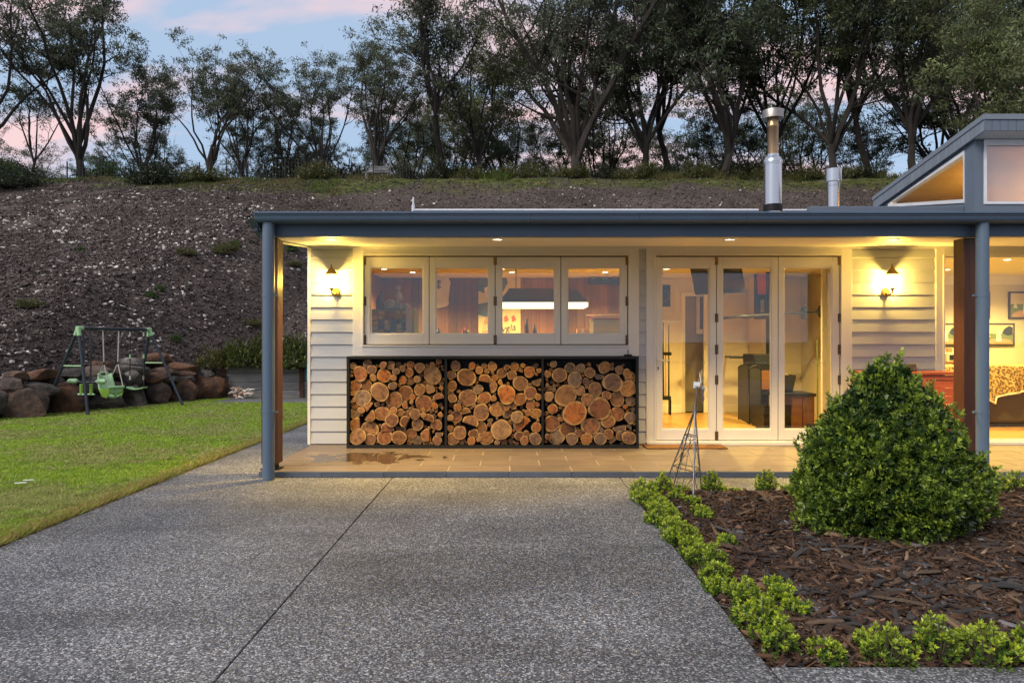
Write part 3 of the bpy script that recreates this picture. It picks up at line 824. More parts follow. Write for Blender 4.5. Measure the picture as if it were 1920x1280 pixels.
# --- verandah soffit, beam, gutter, posts
def sof(yy): return WTOP + 0.002 - 0.086 * (WALL_Y - yy)
so = MB()
so.add([(-2.475,WALL_Y+0.05,sof(WALL_Y)),(10.4,WALL_Y+0.05,sof(WALL_Y)),(10.4,6.60,sof(6.60)),(-2.43,6.60,sof(6.60)),
        (-2.475,WALL_Y+0.05,sof(WALL_Y)+0.03),(10.4,WALL_Y+0.05,sof(WALL_Y)+0.03),(10.4,6.60,sof(6.60)+0.03),(-2.43,6.60,sof(6.60)+0.03)],
       [(0,1,2,3),(7,6,5,4),(0,4,5,1),(1,5,6,2),(2,6,7,3),(3,7,4,0)])
hp('soffit', so, M['soffit'])
sc_ = MB(); sc_.box(wx(583), 10.3, WALL_Y-0.045, WALL_Y-0.03, sof(WALL_Y)-0.035, sof(WALL_Y)-0.004)
hp('soffit_bead', sc_, M['trim'])
bg_ = MB(); bg_.prism([(7.05,sof(7.05)-0.02),(WALL_Y+0.03,sof(WALL_Y)-0.012),(WALL_Y+0.03,sof(WALL_Y)+0.16),(7.05,sof(7.05)+0.16)], 'x', -2.50, -2.477)
hp('barge_lining', bg_, M['soffit'])
bm_ = MB(); BZ0 = EYE + (640-443.5)*6.52/FPX; BZ1 = EYE + (640-411)*6.52/FPX
bm_.box(-2.405, 4.375, 6.52, 6.60, BZ0, BZ1); bm_.box(4.52, 10.4, 6.52, 6.60, BZ0, BZ1)
bm_.box(4.375, 4.52, 6.545, 6.60, BZ0+0.002, BZ1)
hp('verandah_beam', bm_, M['steel_blue'], bev=0.004)
bk = MB(); bk.box(-2.447, -2.41, 6.47, 6.56, BZ0+0.045, BZ1-0.02)
hp('beam_end_cap', bk, M['steel_blue'], bev=0.004)
GY = 6.33
GZ1 = EYE + (640-396.5)*GY/FPX; GZ0 = EYE + (640-414.5)*GY/FPX
gut = MB()
def gut_prof():
    H = GZ1-GZ0
    return [(GY,GZ1),(GY-0.012,GZ1-0.004),(GY-0.012,GZ1-0.018),(GY+0.004,GZ1-0.024),(GY+0.004,GZ1-H*0.42),(GY+0.012,GZ1-H*0.5),(GY+0.012,GZ1-H*0.62),(GY+0.02,GZ0+0.015),(GY+0.04,GZ0),(GY+0.19,GZ0),(GY+0.19,GZ1-0.004)]
edges = [-2.395, (770-960)*GY/FPX, (995-960)*GY/FPX, (1200-960)*GY/FPX, (1401-960)*GY/FPX, (1624-960)*GY/FPX, (1866-960)*GY/FPX, 10.4]
for i in range(len(edges)-1):
    gm = MB(); gm.prism(gut_prof(), 'x', edges[i]+0.0012, edges[i+1]-0.0012)
    o = hp('gutter', gm, M['steel_blue'])
fl = MB(); fl.box(-2.36, 10.4, GY+0.195, 6.60, BZ1+0.004, GZ1-0.006)
hp('fascia', fl, M['steel_blue'])
rf = MB()
def roof_z(yy): return 2.452 + 0.165*(yy-6.5) if yy < 12.9 else 2.452+0.165*6.4-0.14*(yy-12.9)
RX0 = -2.385
for (ya, yb) in ((6.36, 12.9), (12.9, 16.0)):
    x = RX0; 
    rf.add([(RX0,ya,roof_z(ya)),(10.4,ya,roof_z(ya)),(10.4,yb,roof_z(yb)),(RX0,yb,roof_z(yb)),(RX0,ya,roof_z(ya)+0.02),(10.4,ya,roof_z(ya)+0.02),(10.4,yb,roof_z(yb)+0.02),(RX0,yb,roof_z(yb)+0.02)],
       [(0,3,2,1),(4,5,6,7),(0,1,5,4),(1,2,6,5),(2,3,7,6),(3,0,4,7)])
roofo = hp('roof', rf, M['roof'])
rb = MB()
x = RX0 + 0.1
while x < 10.3:
    ya, yb = 6.37, 12.88
    rb.add([(x-0.03,ya,roof_z(ya)+0.021),(x+0.03,ya,roof_z(ya)+0.021),(x+0.03,yb,roof_z(yb)+0.021),(x-0.03,yb,roof_z(yb)+0.021),(x-0.012,ya,roof_z(ya)+0.045),(x+0.012,ya,roof_z(ya)+0.045),(x+0.012,yb,roof_z(yb)+0.045),(x-0.012,yb,roof_z(yb)+0.045)],
       [(4,5,6,7),(0,1,5,4),(1,2,6,5),(3,0,4,7)])
    x += 0.2
ro = part('roof_ribs', rb, M['roof'], roofo)
gb = MB(); gb.prism([(6.35, 2.44),(12.9, 3.50),(16.0,3.07),(16.0,2.9),(12.9,3.33),(8.3,2.45),(6.62,2.3)], 'x', -2.465, -2.39)
hp('barge_board', gb, M['steel_blue'])
gbw = MB(); gbw.prism([(8.35, 2.4),(12.9, 3.40),(15.2,3.1),(15.2,2.7),(8.35,2.38)], 'x', -2.44, -2.395)
hp('gable_infill', gbw, M['board'])
def post(xc, yc):
    b_ = MB(); b_.box(xc-0.078, xc+0.078, yc-0.08, yc+0.08, FLOOR_Z+0.06, BZ0)
    hp('verandah_post', b_, M['post'], bev=0.006)
    s = MB(); s.box(xc-0.05, xc+0.05, yc-0.05, yc+0.05, FLOOR_Z, FLOOR_Z+0.065); s.box(xc-0.09, xc+0.09, yc-0.07, yc+0.07, FLOOR_Z+0.001, FLOOR_Z+0.012)
    hp('post_stirrup', s, M['black_steel'])
def downpipe(xc, yc, r=0.055):
    b_ = MB(); b_.tube([(xc,yc,0.002),(xc,yc,GZ0+0.01)], r, 24)
    o = hp('downpipe', b_, M['pipe_blue'], smooth=True)
    for z in (1.72, 0.62):
        c = MB(); c.tube([(xc,yc,z),(xc,yc,z+0.03)], r+0.0025, 24)
        sx = 1 if xc < 0 else -1
        c.box(xc+sx*(r-0.005), xc+sx*(r+0.03), yc-0.004, yc+0.02, z+0.006, z+0.022)
        part('pipe_clip', c, M['pipe_blue'], o, smooth=True)
post((507-960)*6.63/FPX, 6.68); downpipe((503.5-960)*6.43/FPX, 6.43)
post((1817.0-960)*6.66/FPX-0.012, 6.68); downpipe((1842-960)*6.43/FPX, 6.43)

# --- clerestory pop-up
SX = 5.90; BX = 5.85
DN, DF, DW = 8.461, 11.06, 8.72
def cz(yy, top=True): 
    zt = 4.11 + (3.633-4.11)*(yy-DN)/(DF-DN)
    return zt
cl = MB()
# side wall around the triangular pane (pane corners in world y,z)
T1 = (10.70, 3.405); T2 = (8.90, 3.105); T3 = (8.90, 3.785); T0 = (10.70, 3.452)
def under(yy): return cz(yy) - 0.20
poly_out = [(DW, 2.7), (11.0, 2.98), (11.0, under(11.0)), (DW, under(DW))]
# frame the opening with four quads per side of the wall, thickness 0.09
def quadprism(pts): cl.prism(pts, 'x', SX, SX+0.09)
quadprism([(DW,2.7),(11.0,2.98),T1,T2]); quadprism([(11.0,2.98),(11.0,under(11.0)),T0,T1])
quadprism([(11.0,under(11.0)),(DW,under(DW)),T3,T0]); quadprism([(DW,under(DW)),(DW,2.7),T2,T3])
hp('clerestory_wall', cl, M['clad_dark'])
tf = MB(); t = 0.045
def lerp2(a,b2,k): return (a[0]+(b2[0]-a[0])*k, a[1]+(b2[1]-a[1])*k)
inner = [(T1[0]-0.10,T1[1]+0.028),(T2[0]+0.012,T2[1]+0.05),(T3[0]+0.012,T3[1]-0.055),(T0[0]-0.10,T0[1]-0.01+0.02)]
outer = [T1,T2,T3,T0]
for i in range(4):
    j = (i+1)%4
    tf.prism([outer[i],outer[j],inner[j],inner[i]], 'x', SX-0.012, SX+0.07)
cw = hp('clerestory_window', tf, M['white_metal'])
pg = MB(); pg.prism(inner, 'x', SX+0.03, SX+0.036); part('pane', pg, M['glass'], cw)
# front wall: corner column, sill and pane with white frame
fr = MB(); wpx = lambda p: (p-960)*DW/FPX
FX1 = 10.4
zt_, zb_ = EYE+(640-262)*DW/FPX, EYE+(640-383)*DW/FPX
fr.box(SX+0.0915, wpx(1844), DW, DW+0.12, 2.6, under(DW)-0.002); fr.box(wpx(1844), FX1, DW, DW+0.12, 2.6, zb_); fr.box(wpx(1844), FX1, DW, DW+0.12, zt_, under(DW)-0.002)
fr.box(SX+0.001, SX+0.0905, DW-0.004, DW-0.001, 2.6, under(DW)-0.002)
hp('clerestory_wall', fr, M['clad_dark'])
ff = MB(); a,b2 = wpx(1844)+0.002, FX1
ff.box(a,a+0.035,DW-0.012,DW+0.04,zb_+0.001,zt_-0.001); ff.box(a+0.035,b2,DW-0.012,DW+0.04,zb_+0.001,zb_+0.034); ff.box(a+0.035,b2,DW-0.012,DW+0.04,zt_-0.075,zt_-0.001)
cw2 = hp('clerestory_window', ff, M['white_metal'])
pg = MB(); pg.box(a+0.035,b2,DW+0.01,DW+0.016,zb_+0.034,zt_-0.075); part('pane', pg, M['glass_high'], cw2)
bl = MB(); bl.box(a-0.1,b2,DW+0.13,DW+0.135,zb_-0.1,zt_+0.05); part('pane_glow_sheet', bl, M['pane_glow'], cw2)  # added sheet, gives the front pane its peach glow
# roof slab with ribbed barge and fascia
cr = MB(); cr.prism([(DN+0.03,cz(DN+0.03)-0.01),(DF-0.02,cz(DF-0.02)-0.01),(DF-0.02,cz(DF)-0.175),(DN+0.03,cz(DN)-0.185)], 'x', BX+0.022, FX1)
hp('clerestory_soffit', cr, M['soffit'])
cap = MB(); cap.prism([(DN-0.006,cz(DN)+0.006),(DF+0.01,cz(DF)+0.006),(DF+0.01,cz(DF)-0.055),(DN-0.006,cz(DN)-0.062)], 'x', BX-0.012, BX+0.02)
cap.box(BX+0.02, FX1, DN-0.012, DN+0.02, cz(DN)-0.062, cz(DN)+0.006); cap.prism([(DN+0.02,cz(DN)+0.004),(DF,cz(DF)+0.004),(DF,cz(DF)-0.002),(DN+0.02,cz(DN)-0.002)],'x',BX+0.02,FX1)
hp('roof_capping', cap, M['clad'], bev=0.002)
n = 30
for i in range(n):
    ya, yb = DN + (DF-DN)*i/n + 0.003, DN + (DF-DN)*(i+1)/n - 0.003
    b_ = MB(); b_.prism([(ya,cz(ya)-0.058),(yb,cz(yb)-0.058),(yb,cz(yb)-0.20),(ya,cz(ya)-0.20)], 'x', BX, BX+0.02)
    hp('barge_strip', b_, M['clad'])
x = BX; 
while x < 9.4:
    b_ = MB(); b_.box(x+0.003, x+0.097, DN, DN+0.02, cz(DN)-0.20, cz(DN)-0.064); hp('fascia_strip', b_, M['clad_dark']); x += 0.10
lb = MB(); lb.prism([(8.9,2.9),(11.4,3.3),(11.4,3.42),(8.9,3.0)], 'x', 10.3, 10.4)
# interior of the clerestory: warm lined ceiling and far wall
ci = MB(); ci.prism([(DW+0.14,under(DW)-0.03),(11.0,under(11.0)-0.03),(11.0,under(11.0)-0.05),(DW+0.14,under(DW)-0.05)], 'x', SX+0.1, FX1)
ci.box(7.35, 7.42, DW+0.14, 11.0, 2.65, 3.9); ci.box(SX+0.1, FX1, 10.98, 11.02, 2.62, 3.5)
hp('clerestory_lining', ci, M['ply'])
lt = bpy.data.lights.new('clerestory_light', 'POINT'); lt.energy = 17; lt.color = (1.0,0.6,0.2); lt.shadow_soft_size = 0.2
lo = bpy.data.objects.new('clerestory_light', lt); COL.objects.link(lo); lo.location = (6.85, 9.35-WALL_Y, 3.25); lo.parent = house
# flashing box beside the clerestory and white pipe along the roof edge
fb = MB(); fb.box((1519-960)*8.9/FPX, SX, 8.9, 9.15, 2.8, EYE+(640-386.5)*8.9/FPX)
hp('roof_flashing', fb, M['roof'], bev=0.01)
cp = MB(); cy = 6.46; x0 = (775-960)*cy/FPX; zc = EYE+(640-394.0)*cy/FPX
cp.tube([(x0,cy,zc),((1422-960)*cy/FPX,cy,zc)], 0.011, 10); cp.tube([((1468-960)*cy/FPX,cy,zc),((1512-960)*cy/FPX,cy,zc)], 0.009, 8)
cp.tube([(x0,cy,zc-0.01),(x0,cy,zc+0.05),(x0-0.004,cy,zc+0.055)], 0.016, 10); cp.tube([(x0,cy,zc+0.05),(x0,cy,zc+0.122)], 0.008, 8)
tag(link('roof_pipe', cp.mesh('roof_pipe', M['white_metal'], True)), 'thin white pipe lying along the gutter edge of the roof', 'pipe')
# flues
def flue_tall():
    d = 10.0
    t_ = thing('flue', 'tall shiny steel flue with heat-browned upper pipe and flat cap', 'flue', ((1449-960)*d/FPX, d, roof_z(d)))
    z = lambda p: EYE+(640-p)*d/FPX - roof_z(d)
    s = d/FPX
    b_ = MB(); b_.lathe([(16*s,-0.05),(16*s,z(309)),(17*s,z(309)),(17*s,z(305))], n=32); part('outer_casing', b_, M['galv'], t_, True)
    b_ = MB(); b_.lathe([(17.8*s,z(306)),(17.8*s,z(303)),(16*s,z(300)),(15*s,z(297)),(11*s,z(294)),(11*s,z(290))], n=32); part('collar', b_, M['galv'], t_, True)
    b_ = MB(); b_.lathe([(10*s,z(294)),(10*s,z(240)),(10.5*s,z(239)),(10.5*s,z(236)),(10*s,z(235)),(10*s,z(220))], n=28); part('inner_pipe', b_, M['flue_hot'], t_, True)
    b_ = MB(); b_.lathe([(18*s,z(223)),(19.2*s,z(223.5)),(19.4*s,z(210)),(18.5*s,z(208)),(4*s,z(206.5)),(0,z(206))], n=32); part('cap', b_, M['flue_cap'], t_, True)
    b_ = MB(); b_.lathe([(17*s,z(398)),(17*s,z(384.5)),(16.2*s,z(384))], n=32); part('base_flashing', b_, M['black_steel'], t_, True)
flue_tall()
def flue_short():
    d = 9.6
    t_ = thing('flue', 'short shiny steel roof vent with wider cylindrical cowl', 'flue', ((1562.5-960)*d/FPX, d, roof_z(d)))
    z = lambda p: EYE+(640-p)*d/FPX - roof_z(d)
    s = d/FPX
    b_ = MB(); b_.lathe([(11.2*s,-0.05),(11.2*s,z(350)),(11.7*s,z(349.5)),(11.7*s,z(348)),(11.2*s,z(347.5)),(11.2*s,z(340))], n=28); part('pipe', b_, M['galv'], t_, True)
    b_ = MB(); b_.lathe([(14*s,z(341)),(14.4*s,z(341)),(14.4*s,z(318)),(13.6*s,z(317.5)),(13.4*s,z(322))], n=28); part('cowl', b_, M['galv'], t_, True)
    b_ = MB(); b_.lathe([(0,z(319)),(5*s,z(319)),(5*s,z(315)),(0,z(314.5))], n=12); part('spindle', b_, M['black_steel'], t_, True)
flue_short()

# ------------------------------------------------------------------ rooms behind the glass
RB = 12.05            # back wall of the games room
RIGHT_X = 5.10        # partition between the rooms
CEIL = 2.42
def iw(name, mb, mat, parent=None, **kw): return hp(name, mb, mat, parent, **kw)
fl_ = MB(); fl_.box(-2.32, 10.3, WALL_Y+0.14, 15.0, -0.02, 0.03); flo = iw('room_floor', fl_, M['dark_gap'])
fbm = MB(); fbm.box(0, 1.796, 0, 0.126, 0, 0.018); fbme = fbm.mesh('floorboard', M['floor_wood'])
yy = WALL_Y + 0.145; r_ = 0
while yy < 11.95:
    x = -2.3 - (0.55*r_ % 1.8)
    while x < 8.6:
        if x > -2.3: link('floorboard', fbme, flo, (x, yy, 0.031))
        x += 1.8
    yy += 0.129; r_ += 1
cg = MB(); cg.box(-2.32, 10.3, WALL_Y+0.14, 15.0, CEIL, CEIL+0.03); iw('room_ceiling', cg, M['plaster'])
# plank wall
pw = MB(); pw.box(-2.32, 2.32, RB+0.02, RB+0.1, 0.03, CEIL); pwo = iw('plank_wall', pw, M['dark_gap'])
pk = MB(); pk.box(0, 0.128, 0, 0.018, 0, CEIL-0.06); pkm = pk.mesh('plank', M['plank'])
x = -2.31
while x < 2.2:
    link('plank', pkm, pwo, (x, RB+0.001+rng.uniform(0,0.006), 0.05)); x += 0.133
lwl = MB(); lwl.box(-2.33, -2.30, WALL_Y+0.14, RB+0.1, 0.03, CEIL); iw('interior_wall', lwl, M['plank'])
iwb = MB(); iwb.box(2.32, 3.03, RB, RB+0.1, 0.03, CEIL); iwb.box(3.40, RIGHT_X, RB, RB+0.1, 0.03, CEIL); iwb.box(3.03, 3.40, RB, RB+0.1, 2.12, CEIL)
iwb.box(RIGHT_X, RIGHT_X+0.12, WALL_Y+0.14, 15.0, 0.03, CEIL)
iw('interior_wall', iwb, M['plaster'])
dd = MB(); dd.box(2.33, 3.03, RB-0.012, RB-0.001, 0.05, 1.66); iw('dado_panel', dd, M['plaster_dado'])
dt = MB(); dt.box(2.33, 3.0, RB-0.03, RB-0.013, 1.63, 1.675); dt.box(2.33, 3.0, RB-0.03, RB-0.013, 0.05, 0.19); dt.box(3.41, RIGHT_X-0.01, RB-0.02, RB-0.001, 0.05, 0.19); iw('skirting', dt, M['trim'])
dj = MB(); dj.box(2.98, 3.05, RB-0.035, RB-0.002, 0.05, 2.16); dj.box(3.38, 3.45, RB-0.035, RB-0.002, 0.05, 2.16); dj.box(3.05, 3.38, RB-0.035, RB-0.002, 2.10, 2.16); iw('doorway_trim', dj, M['trim'], bev=0.004)
dg_ = MB(); dg_.box(3.0, 3.45, RB+0.25, RB+0.29, 0.04, 2.3); iw('inner_door', dg_, M['door_grey'])
cbx = MB(); cbx.box(4.17, 4.36, 11.4, RB-0.001, 0.05, CEIL-0.001); iw('chimney_breast', cbx, M['plaster'])
# curtain-like door reveal at the right end of the folding door
for i in range(3):
    b_ = MB(); b_.box(4.09+i*0.055, 4.135+i*0.055, 9.0+i*0.04, 9.05+i*0.04, 0.05, 2.36); iw('reveal_moulding', b_, M['trim'], bev=0.008)
# right-hand room
RR = 11.6
rr = MB(); rr.box(RIGHT_X+0.12, 10.3, RR, RR+0.1, 0.03, CEIL); rr.box(8.7, 8.8, WALL_Y+0.14, RR, 0.03, CEIL); iw('interior_wall', rr, M['plaster'])
rt = MB(); rt.box(RIGHT_X+0.13, 8.7, RR-0.09, RR-0.001, CEIL-0.16, CEIL-0.001); iw('cornice', rt, M['trim'])

# ------------------------------------------------------------------ lamps
M['lens'] = emit('downlight_lens', (1.0,0.80,0.50), 14.0)
M['lantern_glow'] = emit('lantern_glass_lit', (1.0,0.80,0.42), 60.0)
M['tube_glow'] = emit('lamp_diffuser_lit', (1.0,0.84,0.50), 1.2)
M['lens_in'] = emit('room_downlight_lens', (1.0,0.84,0.58), 8.0)
def downlight(x, y, z, slope, label, watts, group, spot=92, lens='lens', r=0.045):
    t = thing('downlight', label, 'downlight', (x, y, z), 0, group)
    t.rotation_euler = (slope, 0, 0)
    b_ = MB(); b_.lathe([(r,-0.001),(r+0.004,-0.010),(r+0.016,-0.008),(r+0.018,-0.001)], n=20); part('rim', b_, M['white_metal'], t, True)
    b_ = MB(); b_.lathe([(0,-0.006),(r,-0.005),(r,-0.002)], n=20); part('lens', b_, M[lens], t)
    ld = bpy.data.lights.new('downlight_lamp', 'SPOT'); ld.energy = watts; ld.color = WARM
    ld.spot_size = math.radians(spot); ld.spot_blend = 0.8; ld.shadow_soft_size = 0.04
    lo = bpy.data.objects.new('downlight_lamp', ld); COL.objects.link(lo); lo.parent = t; lo.location = (0,0,-0.02)
for p_, lab in ((622,'lit downlight in verandah ceiling over the narrow boards at the corner'),(933,'lit downlight in verandah ceiling above the folding window'),(1368,'lit downlight in verandah ceiling above the glass doors'),(1675,'lit downlight in verandah ceiling above the lantern beside the doors'),(2010,'lit downlight in verandah ceiling above the fixed picture window')):
    yy = 6.86
    downlight((p_-960)*yy/FPX, yy, sof(yy), math.atan(0.086), lab, 135, 'verandah downlights')
for (x, y) in ((-1.6,11.0),(0.0,11.0),(1.5,11.0),(2.75,9.3),(3.95,9.9)):
    downlight(x, y, CEIL, 0, 'recessed downlight in the games room ceiling', 240, 'games room downlights', 140, 'lens_in')
for (x, y) in ((5.7,9.3),(6.75,9.3),(8.0,10.6),(6.75,10.6)):
    downlight(x, y, CEIL, 0, 'recessed downlight in the ceiling of the sofa room', 210, 'sofa room downlights', 140, 'lens_in')

def lantern(pxx, side, label):
    d = WALL_Y - 0.11
    cx_ = (pxx-960)*d/FPX
    z = lambda p: EYE+(640-p)*d/FPX
    t = thing('wall_lantern', label, 'wall lamp', (cx_, WALL_Y-0.02, z(546)), 0, 'wall lanterns')
    oy = d - (WALL_Y-0.02); zz = lambda p: z(p)-z(546)
    ox = side*0.035
    b_ = MB()
    vs = []; n = 14
    for k in range(n):
        a = 2*math.pi*k/n; vs.append((ox+0.048*math.cos(a), -0.002, 0.055*math.sin(a)))
    b_.add(vs+[(ox+0.8*(v[0]-ox), -0.022, 0.8*v[2]) for v in vs], [tuple(range(n)), tuple(range(2*n-1,n-1,-1))]+[(k,(k+1)%n,n+(k+1)%n,n+k) for k in range(n)])
    part('back_plate', b_, M['brass'], t, True)
    b_ = MB(); b_.tube([(ox,-0.02,-0.01),(ox*0.6,-0.05,-0.035),(0,oy-0.005,-0.02),(0,oy,zz(541))], [0.011,0.012,0.010,0.012], 8)
    b_.tube([(0,oy+0.02,-0.03),(ox*0.5,-0.045,-0.05),(ox,-0.03,-0.055)], 0.006, 6)
    part('arm', b_, M['brass'], t, True)
    b_ = MB(); b_.lathe([(0.008,zz(546)),(0.018,zz(543.5)),(0.030,zz(541)),(0.030,zz(539.5)),(0.0,zz(539.5))], (0,oy,0), 8); part('cup', b_, M['brass'], t, True)
    b_ = MB(); b_.lathe([(0.028,zz(539.4)),(0.062,zz(515.5))], (0,oy,0), 6)
    part('glass', b_, M['glass'], t)
    b_ = MB()
    for k in range(6):
        a = 2*math.pi*k/6
        b_.tube([(0.029*math.cos(a),oy+0.029*math.sin(a),zz(539.5)),(0.064*math.cos(a),oy+0.064*math.sin(a),zz(515))], 0.0028, 5)
    part('cage_bars', b_, M['brass'], t)
    b_ = MB(); b_.lathe([(0.072,zz(514.6)),(0.075,zz(513)),(0.05,zz(508)),(0.022,zz(503)),(0.010,zz(499)),(0.007,zz(495.5)),(0.0,zz(494))], (0,oy,0), 12); part('cap', b_, M['brass'], t, True)
    b_ = MB(); b_.lathe([(0.0,zz(537)),(0.006,zz(536)),(0.012,zz(530)),(0.009,zz(523)),(0.0,zz(518))], (0,oy,0), 12); part('bulb', b_, M['lantern_glow'], t, True)
    ld = bpy.data.lights.new('lantern_lamp', 'POINT'); ld.energy = 42; ld.color = (1.0,0.60,0.10); ld.shadow_soft_size = 0.03
    lo = bpy.data.objects.new('lantern_lamp', ld); COL.objects.link(lo); lo.parent = t; lo.location = (0,oy,zz(526))
lantern(621.5, 1, 'lit brass wall lantern on the narrow boards by the corner post')
lantern(1673, -1, 'lit brass wall lantern between glass doors and picture window')

# ------------------------------------------------------------------ firewood rack and logs
RF = 7.955                         # front plane of the rack
rx = lambda p: (p-960)*RF/FPX
rz = lambda p: EYE-(p-640)*RF/FPX
rack = thing('firewood_rack', 'long black steel firewood rack with three bays under the window', 'rack', (rx(923), RF, FLOOR_Z))
ro_ = Vector((rx(923), RF, FLOOR_Z))
def rp(name, mb, mat=M['black_steel'], **kw):
    o = part(name, mb, mat, rack, **kw); o.location = -ro_; return o
RT, RBm = rz(668), FLOOR_Z+0.001
D0, D1 = RF, WALL_Y-0.05
b_ = MB(); b_.box(rx(649.5), rx(1198), D0, D1, RT-0.03, RT); rp('top_rail', b_, bev=0.002)
b_ = MB(); b_.box(rx(649.5), rx(1198), D0+0.001, D1, RBm, RBm+0.035); rp('base_rail', b_, bev=0.002)
for (a, c) in ((649.6,655),(833.5,838),(1015.5,1019.5),(1193,1197.8)):
    b_ = MB(); b_.box(rx(a), rx(c), D0+0.002, D1, RBm+0.035, RT-0.03); rp('upright', b_, bev=0.002)
b_ = MB(); b_.box(rx(655), rx(1193), D1-0.006, D1-0.002, RBm+0.035, RT-0.03); rp('gap_shade_sheet', b_)  # added dark sheet, stands in for the darkness between the logs

LOGS1 = """143,228,38 312,203,48 365,275,55 228,322,85 500,220,42 590,222,52 685,215,32 512,345,80 655,298,42 735,262,35 830,218,45 815,310,52 940,250,58 1030,238,30 1090,212,28 1170,178,32 1095,340,105 382,372,42 570,402,22 625,372,36 738,398,48 830,412,48 910,390,42 150,468,72 298,460,70 460,540,108 615,470,48 700,458,22 765,560,92 640,640,95 940,512,68 1062,505,56 1008,440,28 258,612,98 118,575,42s 118,640,35s 170,702,45 855,602,34 840,662,24 990,678,98 1120,705,38 1165,610,58s 1200,495,28 140,798,62 240,760,40 325,718,58s 335,825,72s 488,800,85 625,768,46 712,788,44 790,798,34 885,808,62 985,818,32 1085,768,26 838,750,28 770,700,42s 605,880,78 775,900,72s 1045,870,65s 1105,832,32 1190,815,32 155,940,85s 340,985,98 550,995,80s 700,980,68s 915,932,68 1142,935,65 172,1105,95 348,1135,66 520,1118,88 690,1115,85 835,1045,65 905,1140,56 1025,1060,72s 1025,1145,56 1150,1140,55 1175,1045,40s 1108,645,26 430,690,30 985,755,24 560,720,26
1370,228,58 1570,230,42 1655,280,45 1500,365,105 1320,340,52 1300,470,58 1285,560,38 1335,620,50 1640,510,58 1720,612,72 1520,610,102 1395,730,45 1380,838,70 1495,790,58s 1680,785,95 1268,850,38 1264,975,38 1550,905,85s 1685,968,65 1420,1030,78 1585,1040,55 1308,1110,72 1560,1140,48 1740,1140,95s 1826,620,35 1745,290,34 1720,400,70s 1800,470,72s 1755,1050,50s 1812,235,55 1425,660,30s 1650,1110,30 1440,1145,34 1590,700,26"""
LOGS2 = """135,315,58 195,250,34 285,240,52 385,225,28 350,290,38s 255,340,55 465,300,65 540,225,30 580,285,30 360,440,88 550,410,58s 130,420,40s 190,570,108 480,555,76 355,630,72 265,700,46 195,735,32 480,690,60 80,750,88 318,840,72 565,800,62 450,790,40 385,935,105s 548,965,58 125,995,118 345,1070,55 405,1160,52 535,1115,72 155,1155,44 430,1040,35 570,600,40 50,370,40 240,900,34 245,1130,32 560,690,28
755,208,40 682,325,42 825,340,85 950,250,60 1070,262,60 1190,310,62 1365,248,70 1460,262,22 1545,280,52 1640,320,52 1708,365,68 1010,395,88 1145,420,45 1300,345,50s 1465,430,110 1655,500,95 1255,510,82 1075,525,58 1390,580,52 805,455,22 678,462,24 900,585,125 1165,635,75 1515,630,85 1680,650,60 695,595,58 745,745,58 1010,795,140 1310,740,130 1525,805,82 1690,850,68 730,920,92 925,990,95 1200,950,105 1410,895,80 1545,970,74s 1660,970,35s 1415,1045,58 1555,1065,54 1065,1035,48 1238,1075,18 790,1110,92 975,1130,70 1150,1135,68 1315,1120,72 1480,1140,60s 1665,1115,82 690,1080,36 1340,985,40s 1720,755,30 840,870,28 660,800,26"""
def log_variants():
    R = random.Random(21); out = {'r': [], 's': []}
    for kind, cnt in (('r', 12), ('s', 8)):
        for i in range(cnt):
            n = 26; ph = [R.uniform(0, 6.28) for _ in range(4)]; am = [R.uniform(0.01,0.10), R.uniform(0,0.07), R.uniform(0,0.045), R.uniform(0,0.03)]
            cut = R.uniform(0.15, 0.55); ca = R.uniform(0, 6.28); two = R.random() < 0.4; cut2 = R.uniform(0.35, 0.65); ca2 = ca + R.uniform(1.6, 2.4)
            ring = []
            for k in range(n):
                a = 2*math.pi*k/n
                r = 0.96 + sum(am[j]*math.cos((j+2)*a+ph[j]) for j in range(4)) + R.uniform(-0.012, 0.012)
                p = [r*math.cos(a), r*math.sin(a)]
                if kind == 's':
                    for (cc, an, on) in ((cut, ca, True), (cut2, ca2, two)):
                        if on:
                            q = p[0]*math.cos(an)+p[1]*math.sin(an)
                            if q > cc:
                                e = (q-cc)*0.97; p[0] -= e*math.cos(an); p[1] -= e*math.sin(an)
                                p[0] += R.uniform(-0.02,0.02); p[1] += R.uniform(-0.02,0.02)
                ring.append(p)
            # bark body: y 0 front .. 1 back
            vs = []; ys = [0.0, 0.02, 0.3, 0.65, 1.0]
            for j, yv in enumerate(ys):
                for q in ring:
                    k = 1.0 + (R.uniform(-0.02, 0.035) if j > 1 else (0.0 if j == 1 else -0.015))
                    vs.append((q[0]*k, yv, q[1]*k))
            fs = []
            for j in range(len(ys)-1):
                for k in range(n):
                    fs.append((j*n+k, j*n+(k+1)%n, (j+1)*n+(k+1)%n, (j+1)*n+k))
            fs.append(tuple(range((len(ys)-1)*n, len(ys)*n)))
            body = MB(); body.add(vs, fs); bme = body.mesh('firewood_log', M['log_bark'], True)
            # sawn end: fan with slightly uneven face
            ve = [(0,-0.006,0)]; fe = []
            for (k_, off) in ((0.5, 0.0), (0.93, 0.0)):
                for q in ring: ve.append((q[0]*k_, -0.006+R.uniform(-0.004,0.004), q[1]*k_))
            for k in range(n):
                fe.append((0, 1+k, 1+(k+1)%n)); fe.append((1+k, 1+n+k, 1+n+(k+1)%n, 1+(k+1)%n))
            rim = [ (q[0]*0.985, 0.0, q[1]*0.985) for q in ring ]
            o_ = len(ve); ve += rim
            for k in range(n): fe.append((1+n+k, o_+k, o_+(k+1)%n, 1+n+(k+1)%n))
            end = MB(); end.add(ve, fe); eme = end.mesh('sawn_end', M['log_end'], True)
            out[kind].append((bme, eme))
    return out
LV = log_variants()
LOG_R = random.Random(5)
BAYS = ((655,833.5),(838,1015.5),(1019.5,1193))
